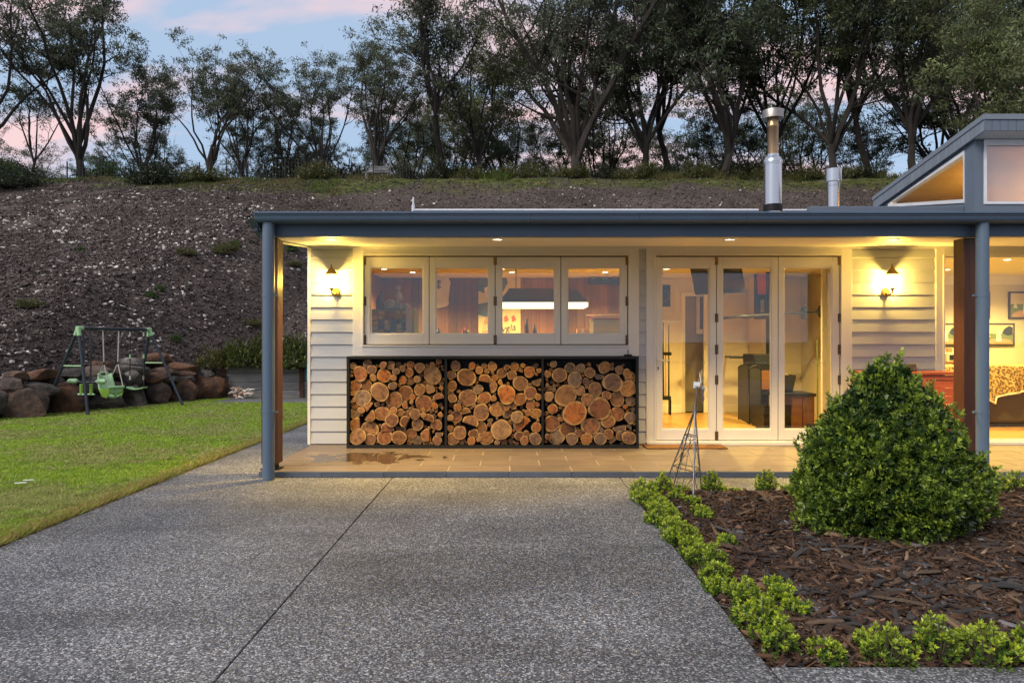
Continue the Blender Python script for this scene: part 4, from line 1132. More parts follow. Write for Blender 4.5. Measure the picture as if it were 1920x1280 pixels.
def one_log(P, Q, rp_, sp, d, bay):
    R = LOG_R
    w = rp_*d/FPX
    p = px(P, Q, d)
    me = LV['s' if sp else 'r'][R.randrange(8 if sp else 12)]
    size = 'big' if rp_ >= 13 else ('medium' if rp_ >= 7.6 else 'thin')
    where = ('bay beside the narrow boards and wall lantern', 'middle bay of the firewood rack', 'bay next to the glass doors')[bay]
    lab = ('split piece of firewood in the ' if sp else size + ' round sawn log in the ') + where
    o = link('firewood_log', me[0]); o.location = p
    o.scale = (w, max(0.12, min(0.24, D1-0.012-d)), w)
    tl = 0.09 if rp_ > 9 else 0.2
    o.rotation_euler = (R.uniform(-tl,tl)*0.5, R.uniform(0, 6.28), R.uniform(-tl,tl))
    tag(o, lab, 'log', ('split firewood' if sp else size + ' firewood logs') + (' in the bay by the lantern', ' in the middle bay', ' in the bay by the doors')[bay])
    link('sawn_end', me[1], o)
def place_logs():
    R = LOG_R; done = [[],[],[]]
    for txt, ox in ((LOGS1, 0), (LOGS2, 1792)):
        for tok in txt.split():
            a, b2, c = tok.split(','); sp = c.endswith('s'); r = float(c.rstrip('s'))
            P = 640 + (float(a) + ox)/6.4; Q = 650 + float(b2)/6.4
            bay = 0 if P < 835.5 else (1 if P < 1017.5 else 2)
            rp_ = r/6.4*1.1
            P = min(max(P, BAYS[bay][0]+rp_*0.96), BAYS[bay][1]-rp_*0.96); Q = min(Q, 834.2-rp_*0.97)
            done[bay].append((P, Q, rp_))
            one_log(P, Q, rp_, sp, RF + R.uniform(0.012, 0.09) + (0.02 if r < 35 else 0), bay)
    # thin pieces wedged into the gaps, set a little back
    for bay in range(3):
        lo_, hi_ = BAYS[bay]; n_ = 0; tries = 0
        while n_ < 36 and tries < 9000:
            tries += 1
            P = R.uniform(lo_+3, hi_-3); Q = R.uniform(682, 832)
            top_ = min([q-r for (p, q, r) in done[bay] if abs(p-P) < r+3] or [835])
            if Q < top_-2: continue
            gap = min([math.hypot(P-p, Q-q)-r*0.97 for (p, q, r) in done[bay]] + [P-lo_, hi_-P, 834.5-Q])
            if gap < 2.3 - min(0.7, tries/12000): continue
            r = min(gap*1.12, 7.0); done[bay].append((P, Q, r)); n_ += 1
            one_log(P, Q, r, R.random() < 0.3, RF + R.uniform(0.05, 0.12), bay)
place_logs()
# small black holder on the rack's top corner
t = thing('candle_holder', 'small black metal candle holder on the end of the firewood rack', 'candle holder', (rx(1180), RF+0.09, RT))
b_ = MB(); b_.lathe([(0.045,0.0),(0.05,0.006),(0.048,0.02),(0.03,0.024),(0.0,0.024)], n=16); part('dish', b_, M['black_steel'], t, True)
b_ = MB(); b_.lathe([(0.006,0.02),(0.005,0.055),(0.008,0.06),(0.003,0.075),(0,0.077)], n=8); part('spike', b_, M['black_steel'], t, True)
b_ = MB(); b_.box(-0.11, 0.09, -0.02, 0.02, 0.0005, 0.004); part('tray', b_, M['black_steel'], t)
# door mat
b_ = MB(); b_.box(wx(1208)*0.975, 2.5, 7.90, 8.17, FLOOR_Z+0.001, FLOOR_Z+0.018)
o = link('door_mat', b_.mesh('door_mat', M['coir'])); bevel(o, 0.006); tag(o, 'brown coir door mat in front of the glass doors', 'mat')

# ------------------------------------------------------------------ red hutch by the picture window
t = thing('timber_hutch', 'red-stained timber hutch with flat lid standing behind the clipped bush', 'hutch', (px(1703,0,7.75).x, 7.75, FLOOR_Z))
hz = EYE-(697-640)*7.6/FPX - FLOOR_Z; hw = 0.49
b_ = MB(); b_.box(-hw-0.035, hw+0.035, -0.24, 0.27, hz-0.03, hz); part('lid', b_, M['red_timber'], t, bev=0.004)
for sx in (-1, 1):
    for sy in (-0.2, 0.2):
        b_ = MB(); b_.box(sx*hw-0.03, sx*hw+0.03, sy-0.03, sy+0.03, 0.001, hz-0.031); part('leg', b_, M['red_timber'], t, bev=0.003)
b_ = MB(); b_.box(-hw+0.03, hw-0.03, -0.20, 0.2, 0.12, 0.16); b_.box(-hw+0.03, hw-0.03, 0.17, 0.19, 0.16, hz-0.031); part('box_body', b_, M['red_timber'], t)
for i in range(2):
    xa, xb = (-hw+0.035, -0.02) if i == 0 else (0.02, hw-0.035)
    b_ = MB(); z0, z1 = 0.14, hz-0.035; y0 = -0.222
    b_.box(xa, xa+0.05, y0, y0+0.02, z0, z1); b_.box(xb-0.05, xb, y0, y0+0.02, z0, z1); b_.box(xa+0.05, xb-0.05, y0, y0+0.02, z1-0.05, z1); b_.box(xa+0.05, xb-0.05, y0, y0+0.02, z0, z0+0.05)
    f = part('door_frame', b_, M['red_timber'], t, bev=0.002)
    zz = z0+0.055; k = 0
    while zz < z1-0.07:
        if i == 1 or zz < z1-0.25:
            s = MB(); s.box(xa+0.052, xb-0.052, y0+0.008, y0+0.016, zz, zz+0.086); part('slat', s, M['red_timber'], f)
        zz += 0.09
b_ = MB(); b_.box(-0.02, 0.02, -0.21, -0.19, 0.14, hz-0.035); part('centre_stile', b_, M['red_timber'], t)
b_ = MB(); b_.add([(-0.09,-0.06,0),(0.09,-0.06,0),(0.09,0.06,0),(-0.09,0.06,0),(-0.07,-0.05,0.085),(0.075,-0.05,0.09),(0.08,0.05,0.085),(-0.085,0.05,0.08)], [(0,3,2,1),(4,5,6,7),(0,1,5,4),(1,2,6,5),(2,3,7,6),(3,0,4,7)])
o = link('stone_block', b_.mesh('stone_block', M['dark_stone'])); bevel(o, 0.015); o.location = (px(1703,0,7.7).x-0.0, 7.72, FLOOR_Z+hz); tag(o, 'dark rough stone block lying on the lid of the red hutch', 'stone')

# ------------------------------------------------------------------ things in the games room
def text_mesh(body, size, mat, extr=0.001, shear=0.0):
    cu = bpy.data.curves.new('lettering', 'FONT'); cu.body = body; cu.size = size; cu.extrude = extr; cu.shear = shear; cu.align_x = 'CENTER'; cu.align_y = 'CENTER'
    ob = bpy.data.objects.new('lettering_tmp', cu); COL.objects.link(ob)
    dg2 = bpy.context.evaluated_depsgraph_get()
    me = bpy.data.meshes.new_from_object(ob.evaluated_get(dg2)); me.name = 'lettering'
    bpy.data.objects.remove(ob); me.materials.clear(); me.materials.append(mat)
    return me
def bx_at(name, x0, x1, y0, y1, d, dd, mat, parent=None, bev=0.0):
    """box from photo pixels at distance d, thickness dd going back"""
    a = px(x0, y1, d); c = px(x1, y0, d)
    b_ = MB(); b_.box(a.x, c.x, d, d+dd, a.z, c.z)
    o = part(name, b_, mat, parent, bev=bev)
    return o
def place(t): return Vector(t.location)
def lpart(name, mb, mat, t, **kw):
    o = part(name, mb, mat, t, **kw); o.location = -Vector(t.location); return o
def lbox(name, x0, x1, y0, y1, d, dd, mat, t, bev=0.0):
    o = bx_at(name, x0, x1, y0, y1, d, dd, mat, t, bev); o.location = -Vector(t.location); return o
# pool-table lamp
d = 10.3
c = px(1018, 577, d)
t = thing('pool_table_lamp', 'long teal pool-table lamp with glowing strip below', 'lamp', c)
b_ = MB(); x0, x1 = px(936,0,d).x, px(1100,0,d).x; X0, X1 = px(955,0,d).x, px(1077,0,d).x
zb, zt = px(0,568.5,d).z, px(0,541.5,d).z
b_.add([(x0,d-0.3,zb),(x1,d-0.3,zb),(x1,d+0.3,zb),(x0,d+0.3,zb),(X0,d-0.12,zt),(X1,d-0.12,zt),(X1,d+0.12,zt),(X0,d+0.12,zt)], [(4,5,6,7),(0,1,5,4),(1,2,6,5),(2,3,7,6),(3,0,4,7)])
lpart('shade', b_, M['teal'], t)
b_ = MB(); b_.box(x0+0.01, x1-0.01, d-0.29, d+0.29, px(0,577,d).z, zb-0.001); lpart('diffuser', b_, M['tube_glow'], t, bev=0.008)
for xx in (X0+0.1, X1-0.1):
    b_ = MB(); b_.tube([(xx,d,zt),(xx,d,CEIL)], 0.006, 6); lpart('chain', b_, M['black_steel'], t)
# jersey on the plank wall
d = RB-0.03; t = thing('jersey', 'white sleeveless football jersey with dark monogram hung on the plank wall', 'jersey', px(823,572,d))
P = [(802,572),(806,575),(823,577.5),(838,574),(841.5,570),(841,560),(844.5,530),(844,527),(840,520),(839,508),(839.5,488),(832,486),(827,491),(823,494),(819,491),(814,486),(806.5,488),(807,508),(806,520),(802,527),(801.5,530),(805,560)]
b_ = MB(); b_.prism([(px(a,0,d).x, px(0,e,d).z) for a, e in P], 'y', d, d+0.02); lpart('body', b_, M['white_print'], t, bev=0.005)
def arc(cx_, cz_, r, a0, a1, w, n=16):
    m_ = MB(); vs = []; fs = []
    for i in range(n+1):
        a = math.radians(a0+(a1-a0)*i/n)
        vs += [(cx_+(r-w)*math.cos(a), 0, cz_+(r-w)*math.sin(a)), (cx_+(r+w)*math.cos(a), 0, cz_+(r+w)*math.sin(a))]
        if i: fs.append((2*i-2,2*i-1,2*i+1,2*i))
    m_.add(vs, fs); return m_
e = px(823,533,d); b_ = MB()
for (cz_, r) in ((0,0.062),(0.0,0.04)):
    q = arc(e.x, e.z+cz_, r, 50, 310, 0.006); b_.v, b_.f, b_.m = (b_.v+[(v[0],d-0.003,v[2]) for v in q.v], b_.f+[tuple(i+len(b_.v) for i in f) for f in q.f], b_.m+q.m)
b_.box(e.x-0.012, e.x-0.002, d-0.004, d-0.002, e.z-0.09, e.z+0.08); b_.box(e.x-0.012, e.x+0.03, d-0.004, d-0.002, e.z+0.015, e.z+0.026); b_.box(e.x-0.012, e.x+0.02, d-0.004, d-0.002, e.z-0.012, e.z-0.002)
lpart('monogram', b_, M['navy'], t)
b_ = MB(); b_.prism([(px(a,0,d).x, px(0,q,d).z) for a, q in ((816,489),(830,489),(830,501),(823,508),(816,501))], 'y', d-0.004, d-0.001); lpart('collar_patch', b_, M['navy'], t)
b_ = MB(); b_.box(px(826,0,d).x, px(835,0,d).x, d-0.003, d-0.001, px(0,516.6,d).z, px(0,515,d).z); b_.box(px(825,0,d).x, px(831,0,d).x, d-0.003, d-0.001, px(0,513.4,d).z, px(0,512.6,d).z); lpart('small_print', b_, M['navy'], t)
# sports poster
d = RB-0.025; t = thing('wall_poster', 'tall colourful sports poster with slanted lettering on the plank wall', 'poster', px(936,632,d))
lbox('sheet', 897, 976, 484, 632, d, 0.008, M['cream_print'], t)
def pr(name, pts, mat, k=1):
    b_ = MB(); b_.prism([(px(a,0,d).x, px(0,q,d).z) for a, q in pts], 'y', d-0.0015*k-0.001, d-0.0015*k); lpart(name, b_, mat, t)
pr('printed_shape', [(897,484),(976,484),(976,506),(897,506)], M['yellow_print'])
pr('printed_shape', [(897,512),(918,514),(946,506),(952,530),(944,546),(930,560),(897,545)], M['blue_print'], 2)
pr('printed_shape', [(897,570),(917,566),(936,575),(930,600),(897,590)], M['blue_print'], 2)
pr('printed_shape', [(936,500),(949,502),(951,512),(946,520),(938,522)], M['red_print'], 3)
pr('printed_shape', [(952,508),(960,512),(976,505),(976,514),(962,522),(953,519)], M['skin_print'], 3)
pr('printed_shape', [(898,502),(916,500),(916,512),(898,515)], M['skin_print'], 3)
pr('printed_shape', [(904,622),(909,598),(917,590),(922,596),(917,618),(916,632),(902,632)], M['skin_print'], 3)
pr('printed_shape', [(908,540),(917,536),(920,552),(914,560),(909,552)], M['white_print'], 4)
pr('printed_shape', [(945,594),(950,590),(954,600),(946,604)], M['red_print'], 3)
pr('printed_shape', [(959,594),(964,590),(968,600),(960,604)], M['red_print'], 3)
def lettering(body, P_, Q_, d_, size, mat, t, rot=0.0, shear=0.2):
    o = link('lettering', text_mesh(body, size, mat, 0.0008, shear), t); p = px(P_, Q_, d_) - Vector(t.location)
    o.location = p; o.rotation_euler = (math.radians(90), -rot, 0); return o
lettering('vgla', 953, 615.5, d-0.008, 0.17, M['black_print'], t, math.radians(9), 0.25)
lettering('Be', 912, 614, d-0.008, 0.14, M['white_print'], t, math.radians(12), 0.3)
# sticker-covered bar fridge with trophies on top
d = 9.7; t = thing('bar_fridge', 'small bar fridge plastered with stickers inside the folding window', 'fridge', px(735,640,d)*1.0)
t.location.z = 0.05
a, c = px(697,0,d).x, px(776,0,d).x; zt = px(0,579,d).z
b_ = MB(); b_.box(a, c, d, d+0.5, 0.06, zt); lpart('cabinet', b_, M['green_print'], t, bev=0.01)
R = random.Random(3)
pal = ['cream_print','black_print','white_print','yellow_print','black_print','green_print','blue_print','cream_print']
xx = a+0.015
while xx < c-0.09:
    zz = zt-0.03
    while zz > zt-0.55:
        w_ = R.uniform(0.045,0.085); h_ = R.uniform(0.035,0.065)
        s = MB(); s.box(xx, min(c-0.01, xx+w_), d-0.003, d-0.0005, zz-h_, zz); lpart('sticker', s, M[R.choice(pal)], t)
        zz -= h_+R.uniform(0.008,0.02)
    xx += 0.085
lbox('side_trim', 761, 773, 580, 640, d-0.012, 0.01, M['white_print'], t)
def lathe_thing(name, label, cat, P_, Q_, d_, prof, mat, group=None, n=14):
    t_ = thing(name, label, cat, px(P_, Q_, d_), 0, group)
    b2_ = MB(); b2_.lathe(prof, n=n); part('body', b2_, M[mat], t_, True); return t_
zf = 579
t2 = lathe_thing('cap', 'pale peaked cap resting on the sticker-covered bar fridge', 'cap', 731, zf, d+0.1, [(0.08,0),(0.09,0.03),(0.085,0.08),(0.06,0.12),(0.025,0.138),(0,0.14)], 'white_print')
b_ = MB(); b_.prism([(-0.07,0.02),(0.07,0.02),(0.06,0.12),(0.0,0.15),(-0.06,0.12)], 'z', 0.0, 0.012); o = part('peak', b_, M['white_print'], t2); o.rotation_euler = (0,0,math.radians(180)); o.location = (0,-0.06,0.01)
t2 = lathe_thing('figurine', 'tall pale figurine standing on the sticker-covered bar fridge', 'figurine', 747, zf, d+0.1, [(0.045,0),(0.045,0.02),(0.03,0.06),(0.038,0.14),(0.045,0.2),(0.03,0.25),(0.015,0.27),(0.028,0.3),(0.026,0.33),(0,0.345)], 'white_print')
b_ = MB(); b_.tube([(0.035,0,0.22),(0.06,0.0,0.15),(0.03,-0.04,0.12)], [0.016,0.014,0.012], 8); part('arm', b_, M['white_print'], t2, True)
for i, (P_, mt) in enumerate(((753,'white_print'),(761,'cream_print'))):
    t2 = lathe_thing('mug', ('white mug beside the figurine on the bar fridge','cream mug at the end of the bar fridge')[i], 'mug', P_, zf, d+0.06, [(0.03,0),(0.034,0.01),(0.036,0.08),(0.032,0.08),(0.03,0.015),(0,0.012)], mt)
    b_ = MB(); b_.tube([(0.034,0,0.065),(0.055,0,0.06),(0.055,0,0.03),(0.034,0,0.02)], 0.006, 6); part('handle', b_, M[mt], t2, True)
for i, (P_, h, mt) in enumerate(((709,0.20,'blue_print'),(714,0.26,'blue_print'),(722,0.14,'red_print'))):
    lathe_thing('bottle', ('blue bottle behind the cap on the bar fridge','taller blue bottle behind the cap on the bar fridge','short dark red bottle on the bar fridge')[i], 'bottle', P_, zf, d+0.2-0.1*(i==2), [(0.035,0),(0.036,h*0.6),(0.014,h*0.78),(0.013,h),(0,h)], mt)
# shelf of memorabilia, grey fridge, carton
d = RB-0.22; t = thing('wall_shelf', 'dark wall shelf holding memorabilia on the plank wall', 'shelf', px(1135,532,d)); lbox('board', 1106, 1168, 522.5, 532, d, 0.2, M['navy'], t, 0.004)
z_ = px(0,522.5,d).z
for i,(P_,w_,h_,mt,lab) in enumerate(((1113,7,10,'cream_print','small cream box on the memorabilia shelf'),(1122,6,20,'skin_print','tan card leaning on the memorabilia shelf'),(1134,11,20,'white_print','white framed card on the memorabilia shelf'),(1152,9,17,'skin_print','brown box on the memorabilia shelf'))):
    t2 = thing('keepsake', lab, 'keepsake', (px(P_,0,d+0.05).x, d+0.05, z_+0.001)); s = (d+0.05)/FPX
    b_ = MB(); b_.box(-w_/2*s, w_/2*s, 0, 0.03, 0, h_*s); part('block', b_, M[mt], t2, bev=0.002)
    b_ = MB(); b_.box(-w_/4*s, w_/4*s, -0.002, -0.0005, h_*s*0.3, h_*s*0.65); part('print', b_, M['red_print' if i == 2 else 'blue_print'], t2)
d = 10.6; t = thing('fridge', 'grey bar fridge with papers piled on top at the end of the bar', 'fridge', (px(1138,0,d).x, d, 0.05))
lbox('cabinet', 1112, 1172, 597, 640+1.2*FPX/d, d, 0.5, M['fridge'], t, 0.012)
t = thing('paper_stack', 'untidy red and white papers on top of the grey bar fridge', 'papers', px(1135,597,d)+Vector((0,0,0.001)))
R = random.Random(9)
for i in range(7):
    b_ = MB(); b_.box(-0.26,0.26,-0.05,0.25,0,0.008); o = part('sheet', b_, M[['red_print','white_print','skin_print','white_print'][i%4]], t); o.location = (R.uniform(-0.06,0.06),R.uniform(0.0,0.05),0.009*i); o.rotation_euler = (0,0,R.uniform(-0.15,0.15))
t = thing('carton', 'small brown carton on the bar beside the grey fridge', 'carton', (px(1093,0,10.5).x, 10.5, px(0,626,10.5).z-0.04)); s = 10.5/FPX
b_ = MB(); b_.box(-11*s,11*s,0,0.14,0,0.12); part('box', b_, M['skin_print'], t, bev=0.003); b_ = MB(); b_.box(-0.02,0.02,-0.002,-0.0005,0.0,0.12); part('tape', b_, M['cream_print'], t)
b_ = MB(); b_.box(-2.25,1.95,10.3,10.75,px(0,626,10.5).z-0.085,px(0,626,10.5).z-0.041); 
ob = link('bar_top', b_.mesh('bar_top', M['cab_brown'])); 
ob.name = 'counter'; tag(ob, 'long timber bar counter seen through the folding window', 'counter')
b_ = MB(); b_.box(-2.2,1.9,10.36,10.7,0.05,px(0,626,10.5).z-0.086); part('counter_front', b_, M['plank'], ob)
for i,(P_,h,mt) in enumerate(((822,0.10,'blue_print'),(870,0.12,'red_print'),(876,0.09,'green_print'),(1046+940-1046-6,0.1,'white_print'),(988,0.24,'navy'),(1003,0.15,'navy'))):
    lab = ('short blue bottle on the bar below the jersey','red bottle on the bar below the plank wall','green jar on the bar beside the red bottle','white jar on the bar under the poster','tall dark bottle on the bar beside the poster','short dark bottle on the bar under the pool lamp')[i]
    lathe_thing('bottle', lab, 'bottle', P_, 628, 10.42, [(0.03,-0.03),(0.031,h*0.55),(0.013,h*0.75),(0.012,h),(0,h)], mt)
for ob_ in [o for o in bpy.data.objects if o.name.startswith('bottle') and abs(o.location.y-10.42) < 1e-3]: ob_.location.z = px(0,626,10.5).z-0.041+0.03
# things seen through the glass doors
d = RB-0.03; t = thing('picture', 'square dark picture in a wide cream frame above the cue rack', 'picture', px(1243,584,d))
lbox('frame', 1224, 1264, 523, 584, d, 0.025, M['frame_cream'], t, 0.004); lbox('print', 1230, 1257, 534, 575, d-0.004, 0.003, M['navy'], t)
b_ = arc(px(1245,0,d).x, px(0,555,d).z, 0.09, 0, 360, 0.008, 24); b_.v = [(v[0], d-0.006, v[2]) for v in b_.v]; lpart('circle_print', b_, M['blue_print'], t)
d = 11.7; t = thing('cue_rack', 'standing dark cue rack with pool cues inside the doors', 'rack', (px(1246,0,d).x, d, 0.05))
b_ = MB(); b_.box(px(1236,0,d).x, px(1257,0,d).x, d-0.06, d+0.06, px(0,749,d).z, px(0,742,d).z); lpart('base', b_, M['black_steel'], t, bev=0.004)
b_ = MB(); b_.box(px(1236,0,d).x, px(1258,0,d).x, d-0.05, d+0.05, px(0,666,d).z, px(0,660,d).z); lpart('clip_rail', b_, M['black_steel'], t, bev=0.004)
for i,P_ in enumerate((1239,1243.5,1248,1254)):
    b_ = MB(); b_.tube([(px(P_,0,d).x,d,px(0,745,d).z),(px(P_,0,d).x,d,px(0,602+i*2,d).z)], [0.016,0.007], 8); lpart('cue', b_, M[('cab_brown','black_steel','skin_print','black_steel')[i]], t, smooth=True)
b_ = MB(); 
for P_ in (1238,1256): b_.box(px(P_,0,d).x-0.015,px(P_,0,d).x+0.015,d-0.05,d+0.05,0.051,px(0,749,d).z)
lpart('foot', b_, M['black_steel'], t)
# wall-hung television, tilted
d = 10.4; t = thing('television', 'dark wall-hung television tilted down near the ceiling', 'television', px(1350,528,d))
b_ = MB(); q = [px(1293,492,d), px(1389,492,d), px(1399.5,548,d-0.25), px(1305,553,d-0.25)]
qs = [v-t.location for v in q]; off = Vector((0,0.06,0.02))
b_.add([*qs, *[v+off for v in qs]], [(0,1,2,3),(7,6,5,4),(0,4,5,1),(1,5,6,2),(2,6,7,3),(3,7,4,0)]); part('panel', b_, M['tv'], t)
b_ = MB(); b_.tube([(0,0.05,0.05),(0,0.5,0.25),(0,1.0,0.25)], 0.02, 8); part('bracket', b_, M['black_steel'], t)
# white framed inner window leaf
d = RB+0.18; t = thing('small_window', 'small white framed window in the recess behind the doors', 'window', px(1320,626,d))
for (a,b2,c,e) in ((1306,1346,549,556),(1306,1346,617,626),(1306,1312,556,617),(1332,1346,556,617)): lbox('frame', a, b2, c, e, d, 0.03, M['white_metal'], t)
lbox('pane', 1312, 1332, 556, 617, d+0.02, 0.004, M['blue_print'], t)
# framed shirt on the chimney breast
d = 11.36; t = thing('framed_shirt', 'tall dark frame holding a red shirt on the white pier', 'picture', px(1429,598,d))
lbox('frame', 1415, 1443, 495, 598, d, 0.035, M['navy'], t, 0.004); 
b_ = MB(); b_.prism([(px(a,0,d).x, px(0,q,d).z) for a,q in ((1421,552),(1436,552),(1437,530),(1438,515),(1433,508),(1424,508),(1419,518),(1420,530))], 'y', d-0.004, d-0.001); lpart('shirt', b_, M['red_print'], t)
lbox('caption', 1426, 1433, 562, 586, d-0.003, 0.002, M['fridge'], t)
# horizontal exercise bar with round end cups
d = 10.7; t = thing('wall_bar', 'dark horizontal telescopic bar with round cups on the back wall', 'bar', px(1460,590,d))
b_ = MB(); z1, z2 = px(0,594,d).z, px(0,584,d).z
A, B2 = px(1366,594,d), px(1531,584.5,d); b_.tube([A, A.lerp(B2,0.08), A.lerp(B2,0.1), A.lerp(B2,0.2), A.lerp(B2,0.22), B2], [0.012,0.012,0.028,0.03,0.02,0.016], 10); lpart('rod', b_, M['navy'], t, smooth=True)
for P_, Q_ in ((1506,587),(1538,584)):
    p = px(P_,Q_,d); b_ = MB(); b_.tube([p+Vector((-0.07,0,0)), p+Vector((-0.02,0,0)), p+Vector((0.0,0,0)), p+Vector((0.022,0,0))], [0.02,0.03,0.10,0.105], 14); lpart('cup', b_, M['navy'], t, smooth=True)
b_ = MB()
for k in (0.15, 0.5): p = A.lerp(B2,k); b_.box(p.x-0.02,p.x+0.02,d+0.01,RB-0.001,p.z-0.02,p.z+0.02)
lpart('bracket', b_, M['navy'], t)
d = 11.3; t = thing('hand_rail', 'short black rail on the back wall above the fire screen', 'rail', px(1388,670,d))
b_ = MB(); b_.tube([px(1368,669,d), px(1409,670,d)], 0.02, 8); lpart('bar', b_, M['black_steel'], t, smooth=True)
b_ = MB(); p = px(1388,670,d); b_.box(p.x-0.015,p.x+0.015,d+0.01,RB-0.001,p.z-0.012,p.z+0.012); lpart('bracket', b_, M['black_steel'], t)
# folding fire screen
d = 10.6; t = thing('fire_screen', 'folding black mesh fire screen beside the wood heater', 'fire screen', (px(1405,0,d).x, d, 0.05))
za, zb2 = px(0,690,d).z, 0.052
def leaf_panel(A_, B_):
    b_ = MB(); n = 8
    for (s0, s1) in ((0,0.06),(0.94,1.0)):
        p0, p1 = A_.lerp(B_, s0), A_.lerp(B_, s1)
        b_.add([(p0.x,p0.y-0.008,zb2),(p1.x,p1.y-0.008,zb2),(p1.x,p1.y+0.008,zb2),(p0.x,p0.y+0.008,zb2),(p0.x,p0.y-0.008,za),(p1.x,p1.y-0.008,za),(p1.x,p1.y+0.008,za),(p0.x,p0.y+0.008,za)], [(0,3,2,1),(4,5,6,7),(0,1,5,4),(1,2,6,5),(2,3,7,6),(3,0,4,7)])
    top = [A_.lerp(B_,i/n) for i in range(n+1)]
    b_.tube([(p.x,p.y,za+0.05*math.sin(math.pi*i/n)) for i,p in enumerate(top)], 0.01, 6); b_.tube([(A_.x,A_.y,zb2+0.03),(B_.x,B_.y,zb2+0.03)], 0.01, 6)
    o = lpart('leaf_frame', b_, M['black_steel'], t)
    b_ = MB(); b_.add([(A_.x,A_.y,zb2+0.03),(B_.x,B_.y,zb2+0.03)]+[(p.x,p.y,za+0.05*math.sin(math.pi*(n-i)/n)) for i,p in enumerate(reversed(top))], [tuple(range(n+3))]); o2 = part('mesh_sheet', b_, M['mesh_black'], o)
leaf_panel(px(1384,0,10.9), px(1403,0,10.3)); leaf_panel(px(1404,0,10.3), px(1428,0,10.3))
# wood heater on its pedestal
d = 10.75; t = thing('wood_heater', 'black wood heater box with glass door on a slim stand', 'heater', (px(1436,0,d).x, d, 0.05))
b_ = MB(); b_.box(px(1413,0,d).x, px(1462,0,d).x, d, d+0.5, px(0,740,d).z, px(0,664,d).z); lpart('firebox', b_, M['black_steel'], t, bev=0.01)
lbox('glass_door', 1418, 1456, 694, 730, d-0.012, 0.01, M['cab_brown'], t); lbox('top_grille', 1416, 1458, 669, 684, d-0.008, 0.006, M['tv'], t)
b_ = MB(); b_.box(px(1428,0,d).x, px(1446,0,d).x, d+0.1, d+0.35, 0.051, px(0,740,d).z); lpart('pedestal', b_, M['black_steel'], t)
b_ = MB(); b_.tube([(px(1459,0,d).x,d+0.3,px(0,664,d).z),(px(1459,0,d).x,d+0.3,CEIL)], 0.075, 16); lpart('flue_pipe', b_, M['black_steel'], t, smooth=True)
# crates, hearth cabinet, pot, broom
for i,(P0,P1,Q0,Q1,dd_) in enumerate(((1424,1440,761,795,9.9),(1433,1462,763,801,9.5))):
    t = thing('crate', ('dark slatted crate next to the fire screen','dark slatted crate in front of the wood heater')[i], 'crate', (px((P0+P1)/2,0,dd_).x, dd_, 0.05)); s = dd_/FPX; w_ = (P1-P0)*s; h_ = px(0,Q0,dd_).z-0.05
    for k in range(3):
        b_ = MB(); b_.box(-w_/2, w_/2, 0, 0.02, 0.001+k*h_/3, (k+0.9)*h_/3); part('slat', b_, M['black_steel'], t)
        b_ = MB(); b_.box(-w_/2, w_/2, 0.3, 0.32, 0.001+k*h_/3, (k+0.9)*h_/3); part('slat', b_, M['black_steel'], t)
    b_ = MB(); b_.box(-w_/2, -w_/2+0.02, 0.021, 0.299, 0.001, h_); b_.box(w_/2-0.02, w_/2, 0.021, 0.299, 0.001, h_); part('side', b_, M['black_steel'], t)
d = 9.6; t = thing('cabinet', 'low brown timber cabinet inside the door next to the bush', 'cabinet', (px(1505,0,d).x, d, 0.05))
b_ = MB(); b_.box(px(1484,0,d).x, px(1527,0,d).x, d, d+0.45, 0.051, px(0,743,d).z); lpart('carcass', b_, M['cab_brown'], t)
lbox('door', 1486, 1504, 746, 801, d-0.016, 0.015, M['cab_brown'], t, 0.003); lbox('door', 1506, 1525, 746, 801, d-0.016, 0.015, M['cab_brown'], t, 0.003)
b_ = MB(); b_.box(px(1466,0,d).x, px(1529,0,d).x, d-0.03, d+0.5, px(0,743,d).z, px(0,737,d).z); lpart('top', b_, M['black_steel'], t, bev=0.003)
b_ = MB(); b_.box(px(1464,0,d).x, px(1484,0,d).x, d+0.02, d+0.4, 0.051, px(0,760,d).z); lpart('plinth', b_, M['black_steel'], t)
t = thing('plant_pot', 'dark tapered pot on the brown cabinet', 'pot', (px(1480,0,d).x, d+0.2, px(0,737,d).z+0.001))
b_ = MB(); h_ = 0.25; b_.add([(-0.09,-0.09,0),(0.09,-0.09,0),(0.09,0.09,0),(-0.09,0.09,0),(-0.13,-0.13,h_),(0.13,-0.13,h_),(0.13,0.13,h_),(-0.13,0.13,h_)], [(0,3,2,1),(0,1,5,4),(1,2,6,5),(2,3,7,6),(3,0,4,7)]); part('shell', b_, M['tv'], t)
b_ = MB(); b_.lathe([(0.10,h_-0.03),(0.06,h_+0.01),(0,h_+0.02)], n=10); part('soil', b_, M['dark_stone'], t)
d = 9.2; t = thing('broom', 'green-handled broom standing behind the glass door', 'broom', (px(1533,0,d).x, d, 0.05))
b_ = MB(); b_.tube([(px(1533,0,d).x,d,0.2),(px(1533.5,0,d).x,d+0.02,px(0,636,d).z)], 0.011, 8); lpart('handle', b_, M['green_print'], t, smooth=True)
b_ = MB(); b_.box(px(1533,0,d).x-0.14,px(1533,0,d).x+0.14,d-0.03,d+0.03,0.12,0.2); b_.box(px(1533,0,d).x-0.13,px(1533,0,d).x+0.13,d-0.02,d+0.02,0.051,0.12); lpart('head', b_, M['tv'], t, bev=0.006)
